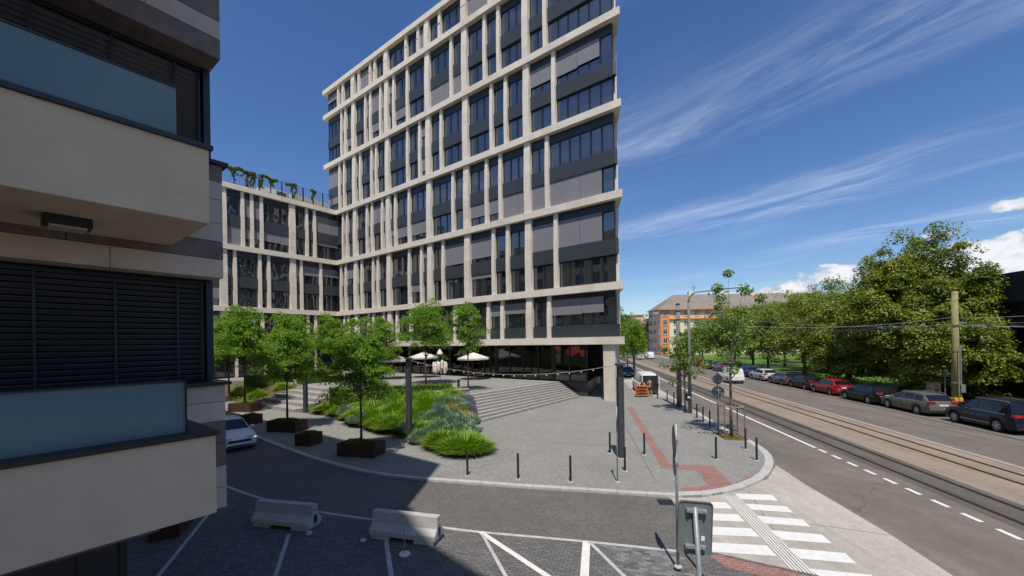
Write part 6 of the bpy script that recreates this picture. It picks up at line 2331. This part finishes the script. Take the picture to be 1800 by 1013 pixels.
# ------------------------------------------------------------------ people
def skin_part(name, m, joints, edges, parent, sub=1):
    me = bpy.data.meshes.new(name)
    keys = list(joints)
    me.from_pydata([joints[k][0] for k in keys], [], [])
    me.edges.add(len(edges))
    me.edges.foreach_set('vertices', [keys.index(k) for e_ in edges for k in e_])
    me.update()
    me.materials.append(MATS[m])
    o = link(name, me, parent)
    sm = o.modifiers.new('skin', 'SKIN')
    sm.use_smooth_shade = True
    if not me.skin_vertices:
        bm = bmesh.new()
        bm.from_mesh(me)
        bm.verts.layers.skin.verify()
        bm.to_mesh(me)
        bm.free()
    for i, k in enumerate(keys):
        r_ = joints[k][1]
        me.skin_vertices[0].data[i].radius = (r_, r_) if not hasattr(r_, '__len__') else r_
        me.skin_vertices[0].data[i].use_root = (i == 0)
    s = o.modifiers.new('sub', 'SUBSURF')
    s.levels = s.render_levels = sub
    return o


def person(name_label, loc, rotz, J, shirt, trousers, long_legs=False, sleeves=True):
    """J: dict of joint positions (local: +y is the way the person faces)."""
    t = thing('person', name_label, 'person', loc, R(rotz))
    v = {k: Vector(p) for k, p in J.items()}
    body = {'pelvis': (v['pelvis'], (.15, .11)), 'waist': (v['waist'], (.13, .09)), 'chest': (v['chest'], (.16, .11)), 'neck': (v['neck'], .055), 'head': (v['head'], (.075, .09)), 'crown': (v['head'] + (v['head'] - v['neck']).normalized() * .12, (.07, .08))}
    ed_ = [('pelvis', 'waist'), ('waist', 'chest'), ('chest', 'neck'), ('neck', 'head'), ('head', 'crown')]
    for s in 'LR':
        body['sh' + s] = (v['sh' + s], .062)
        body['el' + s] = (v['el' + s], .042)
        body['wr' + s] = (v['wr' + s], .030)
        d = (v['wr' + s] - v['el' + s]).normalized()
        body['hand' + s] = (v['wr' + s] + d * .08, (.040, .018))
        ed_ += [('chest', 'sh' + s), ('sh' + s, 'el' + s), ('el' + s, 'wr' + s), ('wr' + s, 'hand' + s)]
        side = d.cross(Vector((0, 0, 1)))
        side = side.normalized() if side.length > .1 else Vector((0, 1, 0))
        for k in range(4):
            a = v['wr' + s] + d * .10 + side * (-.03 + .02 * k)
            body['f%s%d' % (s, k)] = (a + d * (.05 + .012 * (k in (1, 2))), .009)
            body['g%s%d' % (s, k)] = (a + d * (.085 + .015 * (k in (1, 2))) + Vector((0, 0, -.015)), .008)
            ed_ += [('hand' + s, 'f%s%d' % (s, k)), ('f%s%d' % (s, k), 'g%s%d' % (s, k))]
        body['th' + s] = (v['wr' + s] + d * .07 - side * .055, .010)
        ed_.append(('wr' + s, 'th' + s))
        body['hip' + s] = (v['hip' + s], .088)
        body['kn' + s] = (v['kn' + s], .058)
        body['an' + s] = (v['an' + s], .038)
        body['toe' + s] = (v['toe' + s], (.042, .028))
        ed_ += [('pelvis', 'hip' + s), ('hip' + s, 'kn' + s), ('kn' + s, 'an' + s), ('an' + s, 'toe' + s)]
    skin_part('body', 'skin', body, ed_, t)
    sh = {'waist': (v['pelvis'] * .7 + v['waist'] * .3, (.165, .125)), 'mid': (v['waist'], (.155, .115)), 'chest': (v['chest'], (.18, .13)), 'neck': (v['chest'] * .25 + v['neck'] * .75, .075)}
    e2 = [('waist', 'mid'), ('mid', 'chest'), ('chest', 'neck')]
    for s in 'LR':
        sh['sh' + s] = (v['sh' + s], .078)
        sh['sl' + s] = (v['sh' + s].lerp(v['el' + s], .75), .062)
        e2 += [('chest', 'sh' + s), ('sh' + s, 'sl' + s)]
    skin_part('shirt', shirt, sh, e2, t)
    tr = {'pelvis': (v['pelvis'], (.168, .128)), 'w': (v['pelvis'] * .55 + v['waist'] * .45, (.16, .12))}
    e3 = [('pelvis', 'w')]
    for s in 'LR':
        tr['hip' + s] = (v['hip' + s], .102)
        if long_legs:
            tr['kn' + s] = (v['kn' + s], .074)
            tr['an' + s] = (v['an' + s] * .92 + v['kn' + s] * .08, .055)
            e3 += [('pelvis', 'hip' + s), ('hip' + s, 'kn' + s), ('kn' + s, 'an' + s)]
        else:
            tr['kn' + s] = (v['hip' + s].lerp(v['kn' + s], .85), .085)
            e3 += [('pelvis', 'hip' + s), ('hip' + s, 'kn' + s)]
        fo = {'h': (v['an' + s] + Vector((0, 0, -.04)), .05), 't': (v['toe' + s], (.048, .036))}
        skin_part('shoe', 'shoe', fo, [('h', 't')], t)
    skin_part('trousers', trousers, tr, e3, t)
    up = (v['head'] - v['neck']).normalized()
    mb = MB().lathe([(.082, -.02), (.098, .05), (.095, .11), (.065, .165), (.02, .185)], 14)
    o = mb.build('hair', 'hair', t, smooth=True)
    fwd = Vector((0, 1, 0))
    o.location = v['head'] - Vector((0, .018, .015))
    q = Vector((0, 0, 1)).rotation_difference(up)
    o.rotation_mode = 'QUATERNION'
    o.rotation_quaternion = q
    # face: nose, eyes, mouth, ears on the front of the head
    f = MB()
    f.box(-.012, .012, .085, .112, -.005, .035)
    fo_ = f.build('nose', 'skin', t)
    fo_.location = v['head'] + Vector((0, .0, .02))
    for sx_ in (-1, 1):
        e_ = MB().lathe([(.008, -.004), (.011, 0), (.006, .004)], 8, axis='y').build('eye', 'hair', t)
        e_.location = v['head'] + Vector((sx_ * .032, .088, .06))
        a_ = MB().lathe([(.012, -.008), (.026, 0), (.012, .008)], 8, axis='x').build('ear', 'skin', t)
        a_.location = v['head'] + Vector((sx_ * .085, 0, .045))
    m2 = MB().box(-.022, .022, .083, .092, -.032, -.025).build('mouth', 'sign_red', t)
    m2.location = v['head'] + Vector((0, 0, .01))
    return t


stand = dict(pelvis=(0, 0, .95), waist=(0, .02, 1.10), chest=(0, .05, 1.32), neck=(0, .07, 1.50), head=(0, .10, 1.58), shL=(-.19, .05, 1.40), shR=(.19, .05, 1.40),
             elL=(-.26, .16, 1.16), elR=(.25, .18, 1.15), wrL=(-.20, .38, 1.10), wrR=(.17, .40, 1.08), hipL=(-.09, 0, .90), hipR=(.09, 0, .90), knL=(-.11, .06, .49), knR=(.12, -.04, .49),
             anL=(-.11, .0, .09), anR=(.13, -.12, .09), toeL=(-.12, .15, .035), toeR=(.15, .03, .035))
bend = dict(pelvis=(0, -.10, .90), waist=(0, .02, 1.02), chest=(0, .22, 1.16), neck=(0, .36, 1.24), head=(0, .44, 1.26), shL=(-.19, .26, 1.20), shR=(.19, .26, 1.20),
            elL=(-.24, .38, .98), elR=(.24, .40, .98), wrL=(-.18, .52, 1.02), wrR=(.18, .52, 1.02), hipL=(-.09, -.1, .86), hipR=(.09, -.1, .86), knL=(-.12, .04, .47), knR=(.12, .0, .47),
            anL=(-.12, -.06, .09), anR=(.13, -.10, .09), toeL=(-.13, .09, .035), toeR=(.15, .05, .035))
sit = dict(pelvis=(0, 0, .56), waist=(0, -.02, .72), chest=(0, 0, .94), neck=(0, .02, 1.12), head=(0, .04, 1.20), shL=(-.19, 0, 1.03), shR=(.19, 0, 1.03), elL=(-.24, .10, .80), elR=(.24, .10, .80),
           wrL=(-.14, .32, .80), wrR=(.14, .32, .80), hipL=(-.09, .02, .55), hipR=(.09, .02, .55), knL=(-.11, .42, .53), knR=(.11, .42, .53), anL=(-.11, .42, .10), anR=(.11, .44, .10), toeL=(-.11, .57, .04), toeR=(.11, .59, .04))
x, y = st(6.75, 39.75)
person('person in an olive shirt and dark shorts standing behind the loading van', (x, y, PZ), -35 + 60, stand, 'shirt_olive', 'shorts')
x, y = st(6.05, 40.25)
person('person in a pale pink shirt bending over the orange cabinet', (x, y, PZ), 171, bend, 'shirt_pink', 'shorts', True)
x, y = TS[0][0] + .75, TS[0][1]
person('person in dark clothes seated at the nearest cafe table', (x - .05, y, UP - .02), 90, sit, 'shirt_dark', 'shirt_dark', True)
x, y = TS[1][0] - .75, TS[1][1]
person('person in a pale pink shirt seated at the second cafe table', (x + .05, y, UP - .02), -90, sit, 'shirt_pink', 'shorts', True)

# ------------------------------------------------------------------ big trees and the park
BT_ = 'big trees along the right side'
x, y = st(30.5, 42.5)
make_tree('chestnut_tree', 'huge chestnut tree with yellow-green leaves over the parked cars', (x, y, .14), 2.2, 7.2, (5.6, 5.8, 6.9), 560, 200, .245, 'leaf_chestnut', 51, tr=.42, group=BT_, cr=.16, shell=.5, flat=.5, shape=.66, low=-.98, dz=.5)
x, y = st(30.6, 38.6)
make_tree('chestnut_tree', 'lower chestnut tree filling the gap behind the yellow-green mast', (x, y, .14), 2.2, 4.5, (3.7, 3.7, 3.6), 380, 140, .24, 'leaf_chestnut', 52, tr=.26, group=BT_, cr=.2, shell=.45, flat=.55, shape=.75, low=-.98, dz=.5)
x, y = st(30.5, 51.5)
make_tree('chestnut_tree', 'rounded dark chestnut tree left of the huge one', (x, y, .14), 1.8, 5.5, (4.8, 4.8, 5.0), 380, 140, .25, 'leaf_chestnut', 53, tr=.3, group=BT_, cr=.2, shell=.45, flat=.55, shape=.75, low=-.98, dz=.5)
x, y = st(32.2, 30.5)
make_tree('chestnut_tree', 'shaded low tree right of the yellow-green mast against the dark hall', (x, y, .14), 2.0, 3.4, (2.6, 2.6, 2.8), 220, 90, .26, 'leaf_chestnut', 54, tr=.2, group=BT_, cr=.22, shell=.4, flat=.55, shape=.8, low=-.98, dz=.5)
PK = 'park trees in front of the orange house'
for i, (w, s, cz, rd, lm, lab) in enumerate([
        (36, 66, 7.8, (4.6, 4.6, 4.6), 'leaf_park', 'light green park tree just left of the chestnuts'), (38, 82, 8.4, (4.8, 4.8, 5.0), 'leaf_chestnut', 'yellowish park tree in the middle of the lawn'),
        (31, 78, 6.6, (4.0, 4.0, 5.0), 'leaf_park', 'small park tree near the street behind the silver estate'), (46, 92, 7.8, (5.5, 5.5, 5.4), 'leaf_park', 'broad park tree behind the yellowish one'),
        (33, 96, 7.4, (4.4, 4.4, 4.6), 'leaf_chestnut', 'loose yellow-green park tree in front of the orange corner'), (52, 76, 8.0, (5.5, 5.5, 5.8), 'leaf_park', 'tall park tree behind the rounded chestnut'),
        (44, 112, 7.0, (5, 5, 5), 'leaf_park', 'distant park tree before the cream facade'), (30, 112, 4.6, (3.2, 3.2, 3.3), 'leaf_chestnut', 'low tree at the street edge before the orange house'),
        (30.5, 60.5, 6.0, (3.9, 3.9, 5.0), 'leaf_chestnut', 'park tree right behind the silver estate, left of the chestnuts'), (29.8, 69.5, 6.0, (3.8, 3.8, 5.0), 'leaf_park', 'park tree behind the bright blue car'),
        (31.5, 88, 7.2, (4.2, 4.2, 4.6), 'leaf_park', 'park tree behind the small red car'), (40, 72, 8.2, (5.4, 5.4, 6.0), 'leaf_chestnut', 'dense park tree filling the middle of the lawn'), (30, 104, 5.6, (4, 4, 4.4), 'leaf_park', 'street-edge tree half way to the orange house'),
        (42, 60, 6.6, (4.6, 4.6, 5.0), 'leaf_park', 'park tree deep behind the rounded chestnut'), (56, 100, 8.4, (6, 6, 6), 'leaf_chestnut', 'wide park tree in front of the red roofed house')]):
    x, y = st(w, s)
    make_tree('park_tree', lab, (x, y, .15), cz * .35, cz, rd, 190, 64, .30, lm, 60 + i, tr=.2, group=PK, cr=.24, shell=.4, flat=.6, shape=.75, low=-.8)
LT = 'trees beyond the tower on the left side of the street'
for i, (x, y, cz, rd, lm, lab) in enumerate([
        (24.2, 92, 6.6, (3.4, 3.4, 5.2), 'leaf_dark', 'dark tree right behind the tower corner'), (34.5, 125, 7.0, (4.2, 4.2, 6.0), 'leaf_dark', 'dark tree farther up beyond the tower corner'),
        (47, 175, 10.0, (5.5, 5.5, 9.0), 'leaf_dark', 'tall dark tree closing the view beyond the tower'), (53, 182, 7.0, (5, 5, 6.0), 'leaf_park', 'light green tree at the bend of the street'),
        (58.5, 188, 6.6, (5, 5, 6), 'leaf_dark', 'dark tree in the middle of the bend'), (64, 180, 6.4, (4.6, 4.6, 5.6), 'leaf_dark', 'dark tree before the far red roof'), (69.5, 192, 6.8, (5, 5, 6), 'leaf_dark', 'dark tree left of the orange house corner'),
        (61, 222, 8.5, (6, 6, 7), 'leaf_dark', 'far dark tree under the pink houses'), (76, 225, 9, (6, 6, 7.5), 'leaf_dark', 'far dark tree behind the poplars'), (68, 250, 10, (8, 7, 8), 'leaf_dark', 'wide dark tree closing the far end of the street')]):
    make_tree('background_tree', lab, (x, y, 0), cz * .25, cz, rd, 110, 44, .62 if y > 140 else .4, lm, 80 + i, tr=.25, group=LT, cr=.26, shell=.4, flat=.65, shape=.75, low=-.98)
make_tree('poplar_tree', 'narrow tall poplar rising above the far trees', (71.2, 205, 0), 3, 10.5, (1.7, 1.7, 8), 90, 40, .5, 'leaf_dark', 95, tr=.25, cr=.22, shell=.3, flat=.9, shape=.6)
make_tree('poplar_tree', 'second slimmer poplar left of the tall one', (68.4, 203, 0), 3, 9.8, (1.3, 1.3, 7.4), 70, 40, .5, 'leaf_dark', 96, tr=.2, cr=.22, shell=.3, flat=.9, shape=.6)
# shrubs along the kerb in the park
for i, (w, s, r_, lab) in enumerate([(26.6, 59.5, .9, 'green shrub beside the silver estate car'), (26.5, 66, 1.1, 'green shrub behind the bright blue car'), (27, 74, 1.3, 'shrub behind the grey saloon'), (27, 83, 1.4, 'shrub behind the small red car'), (27.2, 54, .8, 'low shrub behind the open grey estate'), (27.5, 46.5, 1.0, 'bright green shrub behind the dark cars under the chestnuts')]):
    x, y = st(w, s)
    o = link('park_shrub', dome_mesh('park_shrub', 'leaf_park', (r_, r_, r_ * 1.1), 1400, .16, 300 + i), None, loc=(x, y, .13))
    tag(o, lab, 'shrub', 'shrubs along the park edge')

# ------------------------------------------------------------------ orange and cream apartment house
def house_window(root, x, z, w, h, ydep=0.0, m_='win_white'):
    f = MB()
    t = .09
    f.box(x, x + w, ydep - .05, ydep + .03, z, z + t)
    f.box(x, x + w, ydep - .05, ydep + .03, z + h - t, z + h)
    for c in (x, x + w / 2 - t / 2, x + w - t):
        f.box(c, c + t, ydep - .05, ydep + .03, z + t, z + h - t)
    f.box(x + t, x + w - t, ydep - .045, ydep + .03, z + h * .66, z + h * .66 + .07)
    o = f.build('window', m_, root, fix=False)
    MB().box(x + .02, x + w - .02, ydep - .02, ydep - .005, z + .02, z + h - .02).build('pane', 'pane_far', o, fix=False)
    MB().box(x - .1, x + w + .1, ydep - .16, ydep - .001, z - .12, z - .01).build('sill', m_, o, fix=False)
    return o


hx, hy = 51.5, 140.0
hs = thing('apartment_house', 'long cream and orange apartment house with a brown hipped roof behind the park', 'apartment house', (hx, hy, 0), R(-2))
HL, HZ = 66.0, 16.0
MB().box(0, HL, 0, 13, 0, HZ).build('wall', 'plaster_cream', hs, fix=False)
MB().box(-.06, 3.0, -.25, 13.1, 0, HZ - .01).build('corner_bay', 'plaster_orange', hs, fix=False)
MB().box(-.14, -.062, .1, 13.0, 0, HZ - .02).build('side_facing', 'plaster_peach', hs, fix=False)
MB().box(3.01, HL, -.10, -.004, HZ - 3.3, HZ - .03).build('top_storey', 'plaster_peach', hs, fix=False)
MB().box(3.01, HL, -.6, -.101, HZ - 3.5, HZ - 3.2).build('cornice', 'plaster_orange', hs, fix=False)
for k in (23, 26.5, 44, 47.5):
    MB().box(k, k + 3.3, -1.0, -.005, 3.4, HZ - 3.6).build('bay', 'plaster_orange', hs, fix=False)
    for j in range(3):
        house_window(hs, k + .8, 4.3 + j * 3.15, 1.7, 1.75, -1.0)
for j in range(5):
    z = 1.1 + j * 3.15
    house_window(hs, .7, z, 1.5, 1.8, -.252)
    for yy in (3.2, 6.6, 10.2, 12.6):
        o = house_window(hs, 0, 0, 2.0, 1.8, 0)
        o.rotation_euler = (0, 0, R(-90))
        o.location = (-.143, yy, z)
    x = 4.4
    while x < HL - 2:
        if not any(k - 1.9 < x < k + 3.5 for k in (23, 26.5, 44, 47.5)) or j in (0, 4):
            house_window(hs, x, z, 1.6, 1.8, -.102 if j == 4 else -.003)
        x += 3.6
ov = .9
rz0, rz1 = HZ, HZ + 5.6
rf = MB().add([(-ov, -ov, rz0), (HL + ov, -ov, rz0), (HL + ov, 13 + ov, rz0), (-ov, 13 + ov, rz0), (6.8, 6.5, rz1), (HL - 6.8, 6.5, rz1)], [(0, 1, 5, 4), (1, 2, 5), (2, 3, 4, 5), (3, 0, 4), (0, 3, 2, 1)])
ro = rf.build('roof', 'roof_tile', hs)
MB().box(-ov, HL + ov, -ov - .12, -ov + .02, rz0 - .28, rz0 + .02).build('gutter', 'plaster_orange', hs, fix=False)
for x, w in ((12, 1.2), (22, 1.6), (34, 1.2), (47, 1.6)):
    MB().box(x, x + w, 5.6, 7.0, rz1 - 1.4, rz1 + 1.0).build('chimney', 'plaster_cream', ro, fix=False)
mb = MB().tube([(14.2, 6.5, rz1 - .2), (14.2, 6.5, rz1 + 3.4)], .06, 5)
for z in (2.0, 2.5, 3.0):
    mb.tube([(13.4, 6.5, rz1 + z), (15.0, 6.5, rz1 + z)], .05, 4)
mb.build('antenna', 'black_metal', ro)
# red-roofed house to its right, seen over the park
h2 = thing('red_roof_house', 'house with an orange-red roof showing left of the huge chestnut', 'house', (100, 128, 0), R(-8))
MB().box(0, 22, 0, 11, 0, 15.2).build('wall', 'plaster_cream', h2, fix=False)
MB().add([(-.6, -.6, 15.2), (22.6, -.6, 15.2), (22.6, 11.6, 15.2), (-.6, 11.6, 15.2), (4, 5.5, 19.6), (18, 5.5, 19.6)], [(0, 1, 5, 4), (1, 2, 5), (2, 3, 4, 5), (3, 0, 4), (0, 3, 2, 1)]).build('roof', 'roof_red', h2)
for k in range(5):
    house_window(h2, 1.6 + k * 4, 11.5, 1.6, 1.9, 0)
# far houses beyond the bend
for i, (x, y, w, h, m_, lab, rzf) in enumerate([(92, 330, 15, 25, 'plaster_peach', 'far pink apartment block beyond the trees, left of the others', 'roof_tile'), (109, 345, 12, 22, 'plaster_peach', 'far orange-pink apartment block beside the pink one', 'roof_tile'),
                                               (122, 350, 9, 20, 'plaster_cream', 'small far pale block between the pink blocks and the red roof', 'roof_tile'), (112, 322, 20, 15, 'win_white', 'far white house under a wide dark red roof beside the orange house', 'roof_red')]):
    t = thing('far_house', lab, 'house', (x, y, 0), R(-4))
    MB().box(0, w, 0, 14, 0, h).build('wall', m_, t, fix=False)
    if i == 3:
        MB().add([(-.6, -.6, h), (w + .6, -.6, h), (w + .6, 14.6, h), (-.6, 14.6, h), (2, 7, h + 8.5), (w - 2, 7, h + 8.5)], [(0, 1, 5, 4), (1, 2, 5), (2, 3, 4, 5), (3, 0, 4), (0, 3, 2, 1)]).build('roof', rzf, t)
    else:
        MB().box(-.5, w + .5, -.5, 14.5, h + .01, h + 1.2).build('roof', rzf, t, fix=False)
        MB().box(w * .4, w * .55, 3, 6, h + 1.21, h + 3.6).build('stair_head', m_, t, fix=False)
    n = int(w / 4)
    for r_ in range(max(2, int(h / 3.2) - 2), int(h / 3.2)):
        for k in range(n):
            house_window(t, 1.2 + k * 4, r_ * 3.2, 2.0, 1.7, 0)

# ------------------------------------------------------------------ dark hall at the right edge
dx_, dy_ = st(34.0, -20)
dh = thing('dark_hall', 'dark brick hall with a navy roof edge behind the trees at the right', 'hall', (dx_, dy_, 0), R(-9.1))
MB().box(0, 18, 0, 66, 0, 7.9).build('wall', 'brick_dark', dh, fix=False)
MB().box(-.9, 18.6, -.6, 66.6, 7.91, 10.2).build('roof_edge', 'fascia_navy', dh, fix=False)
for k in range(18):
    MB().box(-.18, -.002, 1 + k * 3.6, 1.45 + k * 3.6, 0, 7.9).build('pilaster', 'brick_dark', dh, fix=False)
    MB().box(-.06, -.003, 2.0 + k * 3.6, 4.1 + k * 3.6, 2.6, 6.4).build('window', 'glass_car', dh, fix=False)
for k, y in enumerate((.0,)):
    pass
# teal street name plate by the mast
x, y = st(28.4, 36.6)
t = thing('street_plate', 'small teal plate on a thin post under the chestnut leaves', 'sign', (x, y, .14), R(-9))
MB().tube([(0, 0, 0), (0, 0, 2.4)], .03, 8).build('pole', 'galvanised', t)
MB().box(-.42, .42, -.03, -.0, 2.05, 2.35).build('plate', 'teal_sign', t)
x, y = st(28.5, 37.8)
t = thing('utility_cabinet', 'pale utility cabinet behind the bronze estate car', 'cabinet', (x, y, .14), R(-9))
MB().box(-.4, .4, -.2, .2, 0, 1.5).build('body', 'clad_light', t, bevel=.02)
MB().box(-.44, .44, -.24, .24, 1.502, 1.56).build('lid', 'clad_light', t)
MB().box(-.005, .005, -.206, -.2, .1, 1.45).build('door_gap', 'black_metal', t)
# blue direction sign far up the street
x, y = st(22.5, 130)
t = thing('direction_sign', 'small blue road sign far up the street', 'road sign', (x, y, .1), R(-9))
MB().tube([(0, 0, 0), (0, 0, 4.2)], .06, 8).build('pole', 'galvanised', t)
MB().box(-.45, .45, -.06, -.0, 3.2, 4.1).build('plate', 'sign_blue', t)
